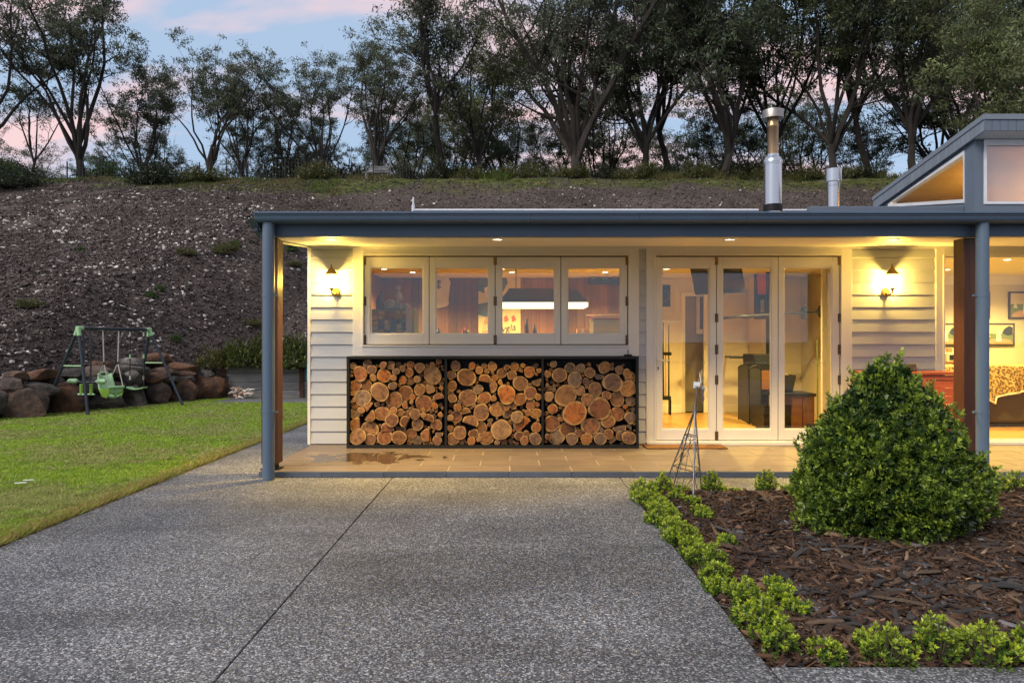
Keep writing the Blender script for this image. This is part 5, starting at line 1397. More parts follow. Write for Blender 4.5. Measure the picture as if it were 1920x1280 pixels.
# sofa room: pictures, sofa, throw, radio
d = RR-0.03
def picture(P0,P1,Q0,Q1,label,k):
    t = thing('picture', label, 'picture', px((P0+P1)/2,Q1,d), 0, None)
    lbox('frame', P0,P1,Q0,Q1,d,0.025,M['frame_dark'],t,0.003)
    m_ = 3.2; x0,x1,y0,y1 = P0+m_,P1-m_,Q0+m_,Q1-m_
    W,H = x1-x0,y1-y0
    lbox('sky_print', x0,x1,y0,y0+H*0.45,d-0.003,0.002,M['cream_print'],t); lbox('field_print', x0,x1,y0+H*0.45,y1,d-0.003,0.002,M['green_print'],t)
    R = random.Random(k)
    def pl(pts, mt, l=2):
        b_ = MB(); b_.prism([(px(x0+W*a,0,d).x, px(0,y0+H*e,d).z) for a,e in pts],'y',d-0.002*l-0.002,d-0.002*l-0.0005); lpart('printed_shape', b_, M[mt], t)
    pl([(0.02,0.98),(0.1,0.82),(0.3,0.72),(0.6,0.7),(0.9,0.78),(0.98,0.98)],'skin_print')
    pl([(0.62,0.42),(0.70,0.2),(0.85,0.05),(0.98,0.12),(0.98,0.5),(0.8,0.55)],'navy')
    pl([(0.08,0.6),(0.15,0.35),(0.24,0.62)],'white_print',3)
    pl([(0.42,0.85),(0.44,0.5),(0.47,0.3),(0.52,0.24),(0.57,0.3),(0.58,0.5),(0.6,0.85)],'white_print',4)
    if k == 2: pl([(0.40,0.2),(0.43,0.2),(0.49,0.4),(0.55,0.4),(0.6,0.2),(0.63,0.2),(0.57,0.48),(0.46,0.48)],'white_print',5)
picture(1795,1857,546.5,598,'upper dark-framed landscape picture partly hidden by the verandah post',1)
picture(1741,1803,606,648.5,'lower dark-framed picture of a figure raising both arms',2)
picture(1840,1903,606,648.5,'lower dark-framed picture of a standing pale figure in a field',3)
picture(1892,1950,546.5,598,'upper dark-framed landscape picture with pale hut and a dark tree',4)
d = 10.0; t = thing('sofa', 'brown sofa under a spotted throw in the lit front room', 'sofa', (px(1875,0,d).x, d, 0.05))
xa, xb = px(1768,0,d).x, px(2035,0,d).x
b_ = MB(); b_.box(xa, xb, d, d+0.22, 0.1, 0.92); lpart('backrest', b_, M['sofa'], t, bev=0.05)
b_ = MB(); b_.box(xa, xb, d+0.23, d+0.95, 0.1, 0.45); lpart('seat', b_, M['sofa'], t, bev=0.04)
for e_ in ((xa+0.001,xa+0.2),(xb-0.2,xb-0.001)):
    b_ = MB(); b_.box(e_[0]+0.01, e_[1], d+0.225, d+0.96, 0.45, 0.68); lpart('armrest', b_, M['sofa'], t, bev=0.04)
b_ = MB(); b_.box(xa+0.02, xb-0.02, d+0.02, d+0.9, 0.051, 0.1); lpart('base', b_, M['tv'], t)
# throw: draped sheet with folds and a curved lower hem
b_ = MB(); nx, nz = 90, 22; vs = []; fs = []
for i in range(nx+1):
    u = i/nx; x = xa-0.02+(xb-xa+0.04)*u; P_ = 960+x*FPX/d
    hem = 0.52 - 0.10*math.sin(min(1,max(0,(P_-1870)/120))*1.57) if P_ > 1870 else 0.52 + 0.0
    hem = 0.48+0.14*min(1,max(0,(P_-1850)/90))
    if P_ < 1858: hem = 0.30+0.14*max(0,math.sin((P_-1775)/27.0))+0.08
    for j in range(nz+1):
        v = j/nz
        if v < 0.2: k = v/0.2; y = d+0.24-0.27*k; z = 0.945-0.0*k
        else: k = (v-0.2)/0.8; y = d-0.03-0.03*math.sin(k*1.2); z = 0.945-(0.945-hem)*k
        y += -(0.03*k if v >= 0.2 else 0)*(1+math.sin(x*22+math.sin(x*5)*2))*0.8
        z += 0.012*noise.noise(Vector((x*9,y*9,v*4)))
        vs.append((x,y,z))
for i in range(nx):
    for j in range(nz): fs.append((i*(nz+1)+j,(i+1)*(nz+1)+j,(i+1)*(nz+1)+j+1,i*(nz+1)+j+1))
b_.add(vs, fs); me = b_.mesh('throw', M['throw'], True); o = link('throw_blanket', me); sm_ = o.modifiers.new('solid','SOLIDIFY'); sm_.thickness = 0.012
tag(o, 'spotted tan and brown fur throw draped over the sofa back', 'throw')
hb = MB(); hem_pts = [Vector(vs[i*(nz+1)+nz])+Vector((0,-0.008,0)) for i in range(nx+1)]; hb.tube(hem_pts, 0.016, 6); part('hem', hb, M['frame_cream'], o, smooth=True)
t = thing('side_table', 'small side table behind the sofa carrying a radio', 'table', (px(1782,0,10.6).x, 10.75, 0.05))
b_ = MB(); b_.box(-0.3,0.3,-0.2,0.2,0.90,0.93); part('top', b_, M['cab_brown'], t, bev=0.004)
for sx in (-0.27,0.27):
    for sy in (-0.17,0.17): b_ = MB(); b_.box(sx-0.02,sx+0.02,sy-0.02,sy+0.02,0.001,0.9); part('leg', b_, M['cab_brown'], t)
t = thing('radio', 'cream retro radio on the side table behind the sofa', 'radio', (px(1788,0,10.7).x, 10.68, 0.981))
b_ = MB(); b_.box(-0.15,0.15,-0.05,0.06,0,0.14); part('case', b_, M['frame_cream'], t, bev=0.012); b_ = MB(); b_.box(-0.11,-0.02,-0.055,-0.0505,0.03,0.11); part('grille', b_, M['tv'], t); b_ = MB(); b_.box(0.02,0.11,-0.055,-0.0505,0.05,0.1); part('dial', b_, M['tv'], t); b_ = MB(); b_.box(-0.12,-0.05,-0.03,0.03,0.14,0.22); part('clock', b_, M['skin_print'], t, bev=0.006)

# ------------------------------------------------------------------ rock retaining wall
rocks = thing('rock_wall', 'low retaining wall of stacked brown boulders behind the swing', 'rock wall', (-7.7, 13.6, 0))
def wall_s(P):
    return (1280*(-8.6) - (P-960)*11.5) / ((P-960)*4.35 - 1280*1.85)
def boulder(P, Q, W, H, seed, back, parent=rocks):
    s = wall_s(P); X, Y = -8.6+1.85*s, 11.5+4.35*s
    d = Y + back
    R = random.Random(seed)
    bm = bmesh.new(); bmesh.ops.create_icosphere(bm, subdivisions=4, radius=1.0)
    planes = [(Vector((R.uniform(-1,1),R.uniform(-1,1),R.uniform(-0.7,1))).normalized(), R.uniform(0.5,0.8)) for _ in range(16)]
    o3 = Vector((seed*3.7, seed*1.3, 0))
    hw, hh = W*d/FPX*0.56, H*d/FPX*0.58
    dp = min(0.4, max(hw*0.6, 0.2))
    for v in bm.verts:
        c = v.co.copy()
        for nrm, k in planes:
            q = c.dot(nrm)
            if q > k: c -= nrm*(q-k)*0.95
        c *= 1.0 + 0.12*noise.noise(c*1.7+o3) + 0.06*noise.noise(c*4.5+o3) + 0.03*noise.noise(c*11+o3) 
        # boxier outline
        c = Vector((math.copysign(abs(c.x)**0.72, c.x), math.copysign(abs(c.y)**0.8, c.y), math.copysign(abs(c.z)**0.72, c.z)))
        v.co = Vector((c.x*hw*1.12, c.y*dp, c.z*hh*1.14))
    me = bpy.data.meshes.new('boulder'); bm.to_mesh(me); bm.free(); me.materials.append(M['boulder'])
    me.polygons.foreach_set('use_smooth', [True]*len(me.polygons))
    try: me.set_sharp_from_angle(angle=math.radians(18))
    except Exception: pass
    o = link('boulder', me, parent)
    o.location = px(P, Q, d) - Vector(parent.location); o.rotation_euler = (R.uniform(-0.15,0.15), R.uniform(-0.12,0.12), R.uniform(-0.3,0.3))
B0 = [(40,757,100,56),(129,751,72,54),(196,752,68,40),(249,744,50,44),(296,735,50,42),(345,733,46,41),(390,729,58,48),(-30,762,70,60)]
B1 = [(58,730,80,26),(14,722,56,26),(8,741,30,20),(119,725,44,20),(175,722,58,26),(208,729,46,28),(247,710,40,28),(290,709,46,17),(322,709,30,14),(345,713,36,16),(158,735,30,18)]
B2 = [(74,703,56,20),(131,701,50,21),(181,697,50,20),(215,700,36,18),(249,693,52,17),(301,699,62,16),(345,703,34,15),(376,702,44,18),(30,706,50,18),(100,712,36,14)]
B3 = [(292,674,52,20),(249,679,48,17),(340,690,58,15),(190,684,44,15)]
k = 1
for (rows, back) in ((B0,0.05),(B1,0.18),(B2,0.34),(B3,0.55)):
    for b_ in rows: boulder(*b_, seed=k, back=back); k += 1
# upper outcrop on the bank
oc = thing('rock_outcrop', 'two flat brown boulders set into the bank above the retaining wall', 'rocks', (-10.6, 13.2, 0.9))
def boulder_at(P,Q,W,H,seed,d,parent):
    s0 = wall_s(P); boulder(P,Q,W,H,seed, d-(11.5+4.35*s0), parent)
boulder_at(26,669,66,26,71,13.3,oc); boulder_at(22,652,62,15,72,13.7,oc)

# ------------------------------------------------------------------ sleeper planter with low hedge
pl = thing('sleeper_planter', 'raised garden bed of weathered grey sleepers with rusted posts', 'planter', (-5.0, 15.9, 0))
PX0, PX1, PD = px(421,0,15.8).x, -2.6, 15.85
for r_ in range(4):
    z0 = -0.02 + r_*0.196
    for (a,b2) in ((PX0, px(562,0,PD).x), (px(569,0,PD).x, PX1)):
        b_ = MB(); b_.box(a+rng.uniform(0,0.01), b2-rng.uniform(0,0.01), PD+rng.uniform(0,0.012), PD+0.08, z0, z0+0.19)
        o = part('sleeper', b_, M['sleeper'], pl, bev=0.008); o.location = -Vector(pl.location)
for P in (418.5, 565.5):
    X = px(P,0,15.8).x; b_ = MB(); b_.box(X-0.045, X+0.045, PD-0.035, PD+0.1, -0.02, 0.80)
    o = part('steel_post', b_, M['rust'], pl); o.location = -Vector(pl.location)
b_ = MB(); b_.box(PX0, PX1, PD+0.08, PD+0.8, 0.3, 0.72); o = part('soil', b_, M['soil'], pl); o.location = -Vector(pl.location)
b_ = MB(); q = PD-0.06; b_.tube([px(405,704,q), px(424,704,q), px(427.5,706,q), px(426.5,725,q), px(423.5,741,q)], 0.012, 6); 
tag(link('irrigation_hose', b_.mesh('irrigation_hose', M['rope_black'], True)), 'black irrigation hose hanging down the sleeper planter', 'hose')
# turquoise board leaning by the side wall
t = thing('paddle_board', 'turquoise board standing on end beside the house wall', 'board', (-3.02, 10.9, 0.0))
pr_ = [(-0.02,0.52),(-0.035,0.7),(-0.05,0.95),(-0.045,1.25),(-0.02,1.55),(0.03,1.75),(0.2,1.85),(0.42,1.75),(0.47,1.4),(0.48,0.9),(0.44,0.5),(0.2,0.44)]
b_ = MB(); b_.prism([(a-0.14+0.02, c*0.62+0.02) for a, c in pr_], 'y', 0.0, 0.09); o = part('deck', b_, M['turquoise'], t, bev=0.02)
t.location = (px(575.5,0,10.9).x+0.16, 10.9, 0.12)
b_ = MB(); b_.box(-0.05,0.25,-0.1,0.2,-0.12,0.18); part('stand', b_, M['black_steel'], t, bev=0.01)
# pile of dry clippings by the planter
t = thing('clippings_pile', 'small pile of pale dry clippings on the ground by the planter', 'clippings', px(452,742,15.6))
t.location.z = 0.0; R = random.Random(4)
for i in range(26):
    b_ = MB(); a = R.uniform(0,6.28); L_ = R.uniform(0.12,0.28); c = Vector((R.uniform(-0.16,0.16),R.uniform(-0.08,0.08),R.uniform(0.0,0.16)))
    e = Vector((math.cos(a)*L_,math.sin(a)*L_*0.4,R.uniform(-0.02,0.12)))
    b_.tube([c, c+e*0.5+Vector((0,0,0.03)), c+e], [0.02,0.026,0.008], 5)
    part('stalk', b_, M['frame_cream'] if i % 3 else M['skin_print'], t, True)
# white stakes lying on the lawn
t = thing('marker_stakes', 'two short white plastic stakes lying in the lawn', 'stakes', px(45,914,6.1)); t.location.z = 0.04
for i in range(2):
    b_ = MB(); b_.tube([(-0.05+0.01*i,0.06-0.12*i,0.008),(0.045+0.015*i,0.065-0.12*i,0.012)], 0.005, 8); part('stake', b_, M['white_plastic'], t, True)

# ------------------------------------------------------------------ swing set
def seg(name, pts, r, mat, t, n=10):
    b_ = MB(); b_.tube([Vector(p)-Vector(t.location) for p in pts], r, n); return part(name, b_, mat, t, True)
A0, A1 = px(81,774,12.4), px(165,778,12.06); A0.z = A1.z = 0.0
C0, C1 = px(259,758,14.1), px(343,760,13.87); C0.z = C1.z = 0.0
TA, TB = px(147,615,12.23), px(280,618,13.98)
sw_ = thing('swing_frame', 'dark metal swing-set frame with pale green joints on the lawn', 'swing set', ((A0+C1)/2).to_tuple())
for f, tp in ((A0,TA),(A1,TA),(C0,TB),(C1,TB)): seg('leg', [f, tp], 0.028, M['navy_tube'], sw_)
seg('top_bar', [TA-(TB-TA)*0.01, TB+(TB-TA)*0.01], 0.03, M['navy_tube'], sw_)
for tp, f0, f1 in ((TA,A0,A1),(TB,C0,C1)):
    b_ = MB(); L0 = tp-Vector(sw_.location); dn0 = (f0-tp).normalized(); dn1 = (f1-tp).normalized(); ax = (TB-TA).normalized()*(1 if tp is TA else -1)
    b_.tube([L0+Vector((0,0,0.0)), L0+dn0*0.14], 0.037, 10); b_.tube([L0, L0+dn1*0.14], 0.037, 10); b_.tube([L0-ax*0.03, L0+ax*0.09], 0.04, 10)
    part('joint_cap', b_, M['lime'], sw_, True)
    seg('cross_brace', [tp.lerp(f0,0.44), tp.lerp(f1,0.44)], 0.014, M['lime'], sw_)
def bar_pt(P):
    # point on the top bar that projects to photo column P
    a = (P-960)/FPX; k = (a*TA.y-TA.x)/((TB.x-TA.x)-a*(TB.y-TA.y)); return TA.lerp(TB, k)
def hang(P, Q):
    b2 = bar_pt(P); return Vector((b2.x, b2.y, EYE-(Q-640)*b2.y/FPX))
# glider
g1, g2 = bar_pt(156), bar_pt(170)
gl = thing('glider_swing', 'two-seat glider swing with pale green seats and footrests', 'swing', hang(163,720))
perp = Vector((0.98,-0.2,0)).normalized()
for P in (155,168): 
    for_top = bar_pt(P); seg('hanger', [for_top, hang(P,640)+perp*0.03, hang(P if P < 160 else 170,716)], 0.014, M['navy_tube'], gl, 8)
c = hang(163,716)
seg('glider_bar', [c-perp*0.34, c+perp*0.36], 0.012, M['navy_tube'], gl, 8)
for s in (-1, 1):
    b_ = MB(); q = c+perp*0.30*s-Vector(gl.location)+Vector((0,0,0.015))
    vs = []
    b_.tube([q-perp*0.11, q-perp*0.06, q+perp*0.05, q+perp*0.10], [0.02,0.045,0.05,0.03], 10); 
    part('seat_pad', b_, M['lime'], gl, True)
for P in (152.5,171):
    top, bot = hang(P,720), hang(P,739)
    b_ = MB(); n = 4
    b_.tube([top-Vector(gl.location), bot-Vector(gl.location)], 0.012, 6)
    for i in range(n):
        q = top.lerp(bot,(i+0.4)/n)-Vector(gl.location); b_.lathe([(0.0,-0.022),(0.028,-0.018),(0.03,0.01),(0.02,0.02),(0,0.02)], q, 10)
    part('stem', b_, M['lime_in'], gl, True)
    seg('footrest', [bot-perp*0.07, bot+perp*0.07], 0.016, M['lime'], gl, 8)
# toddler seat
ts = thing('toddler_swing', 'pale green moulded toddler swing seat on white ropes', 'swing', hang(208,745))
cS = hang(207,728); sc = cS.y/FPX
ax = Vector((0.85,-0.53,0)).normalized(); pe = Vector((0.53,0.85,0)).normalized()    # facing / sideways
def TS(u, v, z): return cS + ax*u + pe*v + Vector((0,0,z)) - Vector(ts.location)
b_ = MB(); n = 10
prof = [(-0.20,0.24,0.13),(-0.17,0.10,0.15),(-0.12,-0.04,0.16),(-0.02,-0.15,0.15),(0.12,-0.18,0.14),(0.20,-0.12,0.13),(0.21,0.02,0.13)]
vs = []; fs = []
for (u, z, w) in prof:
    for j in range(n+1):
        f = j/n*2-1; vs.append(TS(u-(0.03*(1-f*f) if u < -0.1 else 0), f*w, z+0.05*abs(f)**2))
for i in range(len(prof)-1):
    if i == 4: continue
    for j in range(n): fs.append((i*(n+1)+j, i*(n+1)+j+1, (i+1)*(n+1)+j+1, (i+1)*(n+1)+j))
b_.add(vs, fs); o = part('seat_shell', b_, M['lime'], ts, True); so_ = o.modifiers.new('solid','SOLIDIFY'); so_.thickness = 0.02
for s in (-1,1):
    b_ = MB(); b_.add([TS(-0.14,s*0.15,0.0),TS(-0.02,s*0.15,-0.14),TS(0.12,s*0.14,-0.17),TS(0.20,s*0.13,-0.1),TS(0.21,s*0.13,0.02),TS(0.05,s*0.155,0.0)],[(0,1,2,3,4,5)]); o = part('side_wall', b_, M['lime_in'], ts); so_ = o.modifiers.new('solid','SOLIDIFY'); so_.thickness = 0.014
b_ = MB(); b_.tube([TS(0.21,-0.14,0.03),TS(0.24,0,0.035),TS(0.21,0.14,0.03)], 0.024, 8); b_.tube([TS(0.23,0,0.03),TS(0.17,0,-0.15)], 0.022, 8); part('guard_bar', b_, M['lime'], ts, True)
b_ = MB(); b_.tube([TS(-0.215,-0.1,0.22),TS(-0.24,-0.06,0.30),TS(-0.24,0.06,0.30),TS(-0.215,0.1,0.22)], 0.02, 8); part('head_rest', b_, M['lime'], ts, True)
for P, s in ((193,-1),(223,1)):
    top = bar_pt(P); mid = hang(P+2*(-s)+0,681)
    seg('rope', [top, mid], 0.011, M['rope_white'], ts, 6)
    for q in (TS(-0.2,s*0.13,0.22), TS(0.2,s*0.13,0.03)): seg('rope', [mid, q+Vector(ts.location)], 0.009, M['rope_white'], ts, 6)
    seg('rope_tie', [mid+Vector((0,0,0.03)), mid-Vector((0,0,0.03))], 0.018, M['navy_tube'], ts, 6)
# flat seat
ps = thing('flat_swing', 'pale green flat swing seat on black ropes', 'swing', hang(257,730))
q0, q1 = hang(244,727), hang(269,727); dv = Vector((0.80,-0.6,0))
b_ = MB(); lo_ = Vector(ps.location); n = 8; vs = []; fs = []
mid = (q0+q1)/2
for i in range(n+1):
    f = i/n*2-1; dz = 0.03*f*f*(1 if f > 0 else 1.3)-0.02
    for w in (-0.09, 0.09):
        for h in (-0.012, 0.014): vs.append(mid+Vector((0.155*f,0.02*f,0))+Vector((0.1,w,0))*1.0*(1 if True else 0)-Vector((0.1,0,0))+Vector((0,0,dz+h))-lo_)
for i in range(n):
    a = i*4; c = a+4
    fs += [(a,c,c+2,a+2),(a+1,a+3,c+3,c+1),(a,a+1,c+1,c),(a+2,c+2,c+3,a+3)]
fs += [(0,2,3,1),(n*4,n*4+1,n*4+3,n*4+2)]
b_.add(vs, fs); part('seat', b_, M['lime'], ps, True)
for P, f in ((244,-1),(269.5,1)):
    e = mid+Vector((0.14*f,0,0.02)); seg('rope', [bar_pt(P), hang(P,670), e+Vector((0,0,0.12)), e], 0.010, M['rope_black'], ps, 6)
    for Q in (626,668,708): seg('clip', [hang(P,Q-4), hang(P,Q+4)], 0.016, M['lime' if Q == 668 else 'rope_white'], ps, 6)

# ------------------------------------------------------------------ windmill ornament
wm = thing('windmill_ornament', 'wire garden windmill ornament standing in the mulch bed', 'ornament', px(1280,925,5.85)); wm.location.z = 0.0
F = [px(1243,905,6.02), px(1300,938,5.60), px(1316,921,5.85), px(1262,900,6.15)]
for f in F: f.z = -0.01
ap = px(1303,762,5.86)
names = ((0,'leg'),(1,'leg'),(2,'leg'),(3,'leg'))
for f in F: seg('leg', [f, ap+Vector((0,0,-0.02))], 0.0058 if f is not F[1] else 0.0075, M['wire'], wm, 6)
for k_, lab in ((0.30,'ring'),(0.62,'ring'),(0.97,'ring')):
    pts = [ap.lerp(f, 0.33 if k_ == 0.30 else (0.70 if k_ == 0.62 else 0.97)) for f in F]
    for i in range(4): seg('cross_rail', [pts[i], pts[(i+1)%4]], 0.0052 if k_ != 0.97 else 0.004, M['wire'], wm, 5)
for i in range(4):
    a, b2 = F[i], F[(i+1)%4]
    m0 = ap.lerp(a,0.70).lerp(ap.lerp(b2,0.70),0.5); 
    seg('diagonal', [ap.lerp(a,0.34), ap.lerp(b2,0.69)], 0.0028, M['wire'], wm, 4); seg('diagonal', [ap.lerp(b2,0.34), ap.lerp(a,0.69)], 0.0028, M['wire'], wm, 4)
    seg('diagonal', [ap.lerp(a,0.71), a.lerp(b2,0.5)+Vector((0,0,0.05))], 0.0028, M['wire'], wm, 4)
# little ladder inside
la, lb_ = ap.lerp(F[1],0.34).lerp(ap.lerp(F[0],0.34),0.5), F[1].lerp(F[0],0.5)
off = Vector((0.028,0.0,0))
for s in (-1,1): seg('ladder_rail', [la+off*s*0.6, lb_+off*s], 0.0028, M['wire'], wm, 4)
for i in range(1,9): q = la.lerp(lb_, i/9.0); seg('rung', [q-off*0.9, q+off*0.9], 0.0022, M['wire'], wm, 4)
hub = px(1313,724,5.86)
seg('mast', [ap+Vector((0,0,-0.05)), px(1307,724,5.86)], [0.008,0.006], M['wire'], wm, 6)
b_ = MB(); b_.lathe([(0.018,-0.07),(0.012,0.0),(0.007,0.02)], ap-Vector(wm.location), 8); part('mast_collar', b_, M['wire'], wm, True)
seg('axle', [px(1302,724,5.88), hub+Vector((0.02,-0.01,0))], 0.005, M['wire'], wm, 6)
b_ = MB(); q = [px(1301,715,5.9), px(1312,716,5.88), px(1312,726,5.88), px(1300,727,5.9)]; b_.add([v-Vector(wm.location) for v in q]+[v-Vector(wm.location)+Vector((0,0.002,0)) for v in q], [(0,1,2,3),(7,6,5,4),(0,4,5,1),(1,5,6,2),(2,6,7,3),(3,7,4,0)]); part('tail_vane', b_, M['white_metal'], wm)
for i in range(8):
    a = i*math.pi/4+0.2
    rdir = Vector((0.16*math.cos(a), -0.30*math.cos(a), math.sin(a)*1.0)); rdir = Vector((0.10*math.cos(a), 0.90*math.cos(a), math.sin(a))).normalized()
    side = Vector((1,-0.1,0)).normalized()
    w2 = (rdir.cross(side)).normalized()
    h0 = hub-Vector(wm.location)+Vector((0.008,0,0))
    b_ = MB(); tw_ = side*0.35+w2*0.94; tw_.normalize()
    pts = [h0+rdir*0.025-tw_*0.008, h0+rdir*0.025+tw_*0.008, h0+rdir*0.135+tw_*0.03, h0+rdir*0.15, h0+rdir*0.135-tw_*0.03]
    b_.add(pts+[p_+Vector((0.002,0,0)) for p_ in pts], [(0,1,2,3,4),(9,8,7,6,5)]+[(i_,(i_+1)%5,5+(i_+1)%5,5+i_) for i_ in range(5)]); part('blade', b_, M['galv'], wm)

# ------------------------------------------------------------------ bench and fence on the crest
d = 34.6; bz = hill_z(px(708,0,d).x, d)
t = thing('bench', 'grey slatted bench on the crest beneath the gum trees', 'bench', (px(708,0,d).x, d, bz))
for i in range(3):
    b_ = MB(); b_.box(-0.62,0.62,0.22+i*0.02,0.25+i*0.02,0.52+i*0.13,0.61+i*0.13); part('back_slat', b_, M['sleeper'], t)
for i in range(4):
    b_ = MB(); b_.box(-0.62,0.62,-0.22+i*0.11,-0.13+i*0.11,0.42,0.45); part('seat_slat', b_, M['sleeper'], t)
for sx in (-0.55,0.55):
    b_ = MB(); b_.box(sx-0.04,sx+0.04,-0.2,-0.12,-0.05,0.419); part('leg', b_, M['sleeper'], t)
    b_ = MB(); b_.box(sx-0.04,sx+0.04,0.24,0.31,-0.05,0.9); part('leg', b_, M['sleeper'], t)
fe = thing('wire_fence', 'wire mesh fence on dark steel pickets along the crest', 'fence', (-9, 34.0, 9.2))
fp = []
for P in list(range(-60, 420, 62)) + [425, 463, 500, 534, 570, 605, 655, 700, 755, 790]:
    dd_ = 34.4; X = px(P,0,dd_).x; z = hill_z(X, dd_); fp.append(Vector((X, dd_, z)))
    b_ = MB(); b_.box(-0.022,0.022,-0.022,0.022,-0.1,1.15 if P > 400 else 1.0); o = part('picket', b_, M['black_steel'], fe); o.location = fp[-1]-Vector(fe.location)
    if P in (463,): o2 = seg('brace', [fp[-1]+Vector((0.9,0,1.0))-Vector((0.9,0,0.05)), fp[-1]+Vector((0.2,0,-0.0))+Vector((0.0,0,0))], 0.02, M['black_steel'], fe, 5)
for h in (0.1,0.3,0.5,0.7,0.9,1.05): seg('fence_wire', [p_+Vector((0,0,h)) for p_ in fp], 0.004, M['wire'], fe, 3)
b_ = MB()
x_ = fp[0].x
while x_ < fp[-1].x:
    z = hill_z(x_, 34.4); b_.tube([Vector((x_,34.4,z+0.05))-Vector(fe.location), Vector((x_,34.4,z+1.05))-Vector(fe.location)], 0.0028, 3, caps=False); x_ += 0.16
part('mesh_stays', b_, M['wire'], fe)
b_ = MB(); X = px(428,0,34.2).x

# ------------------------------------------------------------------ vegetation helpers
def unit(a):
    n = np.linalg.norm(a, axis=1, keepdims=True); n[n < 1e-9] = 1; return a/n
def leaves_mesh(name, P, A, L, W, C, mat, nrng, extra=None, droop=0.15):
    """one rhombic leaf per row: base P, axis A, length L, width W, colour C"""
    n = len(P); A = unit(A)
    up = nrng.normal(size=(n,3)); S = unit(np.cross(A, up))
    Nn = unit(np.cross(S, A))
    L = L[:,None]; W = W[:,None]
    base = P; mid = P + A*L*0.45 + Nn*L*0.06; tip = P + A*L - Nn*L*droop
    V = np.stack([base, mid+S*W*0.5, tip, mid-S*W*0.5], axis=1).reshape(-1,3)
    F = np.arange(4*n).reshape(n,4)
    return array_mesh(name, V, F, mat, C)
def jitter_color(base, n, nrng, amt=0.25, hue=0.08):
    c = np.tile(np.array(base, dtype=float), (n,1))
    v = np.exp(nrng.normal(0, amt, (n,1)))
    c = c*v*(1+nrng.normal(0, hue, (n,3)))
    return np.clip(c, 0.004, 0.9)

def grow_tree(seed, height, spread, trunk_r, fork=0.22, limbs=5, lean=(0,0), leaf_n=30, clump=0.5, sub=(5,5), leaf_len=0.2, dead=0.0, low=0.35, dens_top=1.0, col=(0.030,0.038,0.024), wander=0.16):
    """open-branched gum: returns (wood MB, leaf arrays). base at the origin"""
    R = random.Random(seed); nr = np.random.default_rng(seed)
    wood = MB(); tips = []
    def limb(start, direc, length, r0, level, nseg):
        pts = [start.copy()]; d = direc.normalized(); p = start.copy(); rad = [r0]
        for i in range(nseg):
            d = (d + Vector((R.gauss(0,wander),R.gauss(0,wander),R.gauss(0,wander*0.7)+ (0.10 if level == 1 else 0.05)))).normalized()
            p = p + d*(length/nseg); pts.append(p.copy()); rad.append(max(0.006, r0*(1-(0.72 if level else 0.35)*(i+1)/nseg)))
        wood.tube(pts, rad, 7 if level == 0 else (6 if level == 1 else (4 if level == 2 else 3)), caps=False)
        return pts, rad, d
    d0 = Vector((lean[0], lean[1], 1.0))
    tp, tr, td_ = limb(Vector((0,0,-0.4)), d0, height*fork+0.4, trunk_r, 0, 4)
    crown_c = Vector((lean[0]*height*0.5, lean[1]*height*0.5, height*0.72))
    a0 = R.uniform(0, 6.28)
    for i in range(limbs):
        a = a0 + i*2*math.pi/limbs + R.uniform(-0.4,0.4)
        out = R.uniform(0.35, 1.0)*spread
        up_ = R.uniform(0.75, 1.0)*height*(1-fork)
        k = R.uniform(0.55,1.0) if i else 1.0
        src_i = -1 if i < 3 else R.choice([-1,-2])
        s = tp[src_i]
        dr = Vector((math.cos(a)*out, math.sin(a)*out, up_*(1.0 if i else 1.25)))
        Ln = dr.length*R.uniform(0.72,0.95)
        lp, lr, ld = limb(s, dr, Ln, tr[src_i]*R.uniform(0.55,0.78), 1, 7)
        for j in range(sub[0]):
            f = R.uniform(low,1.0); q = min(len(lp)-1, int(f*(len(lp)-1)+0.5))
            base_d = (lp[q]-lp[max(0,q-1)]).normalized() if q else ld
            sd = Vector((R.gauss(0,1),R.gauss(0,1),R.gauss(0.25,0.6))).normalized()
            bd = (base_d*0.75 + sd*0.85).normalized()
            bl = Ln*R.uniform(0.28,0.5)*(1.15-0.5*f)
            bp_, br, bdir = limb(lp[q], bd, bl, max(0.014, lr[q]*0.55), 2, 5)
            isdead = R.random() < dead
            for m in range(sub[1]):
                g_ = R.uniform(0.3,1.0); h = min(len(bp_)-1, int(g_*(len(bp_)-1)+0.5))
                sd = Vector((R.gauss(0,1),R.gauss(0,1),R.gauss(0.3,0.7))).normalized()
                tw = (bdir*0.6+sd).normalized(); tl = bl*R.uniform(0.25,0.5)
                wp_, wr, wd = limb(bp_[h], tw, tl, max(0.008, br[h]*0.5), 3, 3)
                if not isdead: tips.append((wp_[-1], R.uniform(0.6,1.25)*clump)); tips.append((wp_[-2], R.uniform(0.4,0.8)*clump)) if R.random() < 0.5 else None
    tips = [t_ for t_ in tips if t_]
    P = []; Cc = []
    for (c, rr_) in tips:
        n = max(4, int(leaf_n*(rr_/clump)))
        q = nr.normal(size=(n,3)); q = q/np.maximum(1e-6,np.linalg.norm(q,axis=1,keepdims=True))*(nr.random((n,1))**0.45)
        q *= np.array([rr_, rr_, rr_*0.55]); P.append(q+np.array(c)); tone = math.exp(R.gauss(0,0.22))
        Cc.append(jitter_color(np.array(col)*tone, n, nr, 0.22, 0.06))
    P = np.concatenate(P); Cc = np.concatenate(Cc); n = len(P)
    A = nr.normal(size=(n,3)); A[:,2] -= 0.7
    L = nr.uniform(0.7,1.3,n)*leaf_len; W = L*nr.uniform(0.22,0.34,n)
    lm = leaves_mesh('crown', P, A, L, W, Cc, M['leaf'], nr)
    wm_ = wood.mesh('trunk', M['bark'], True)
    return wm_, lm

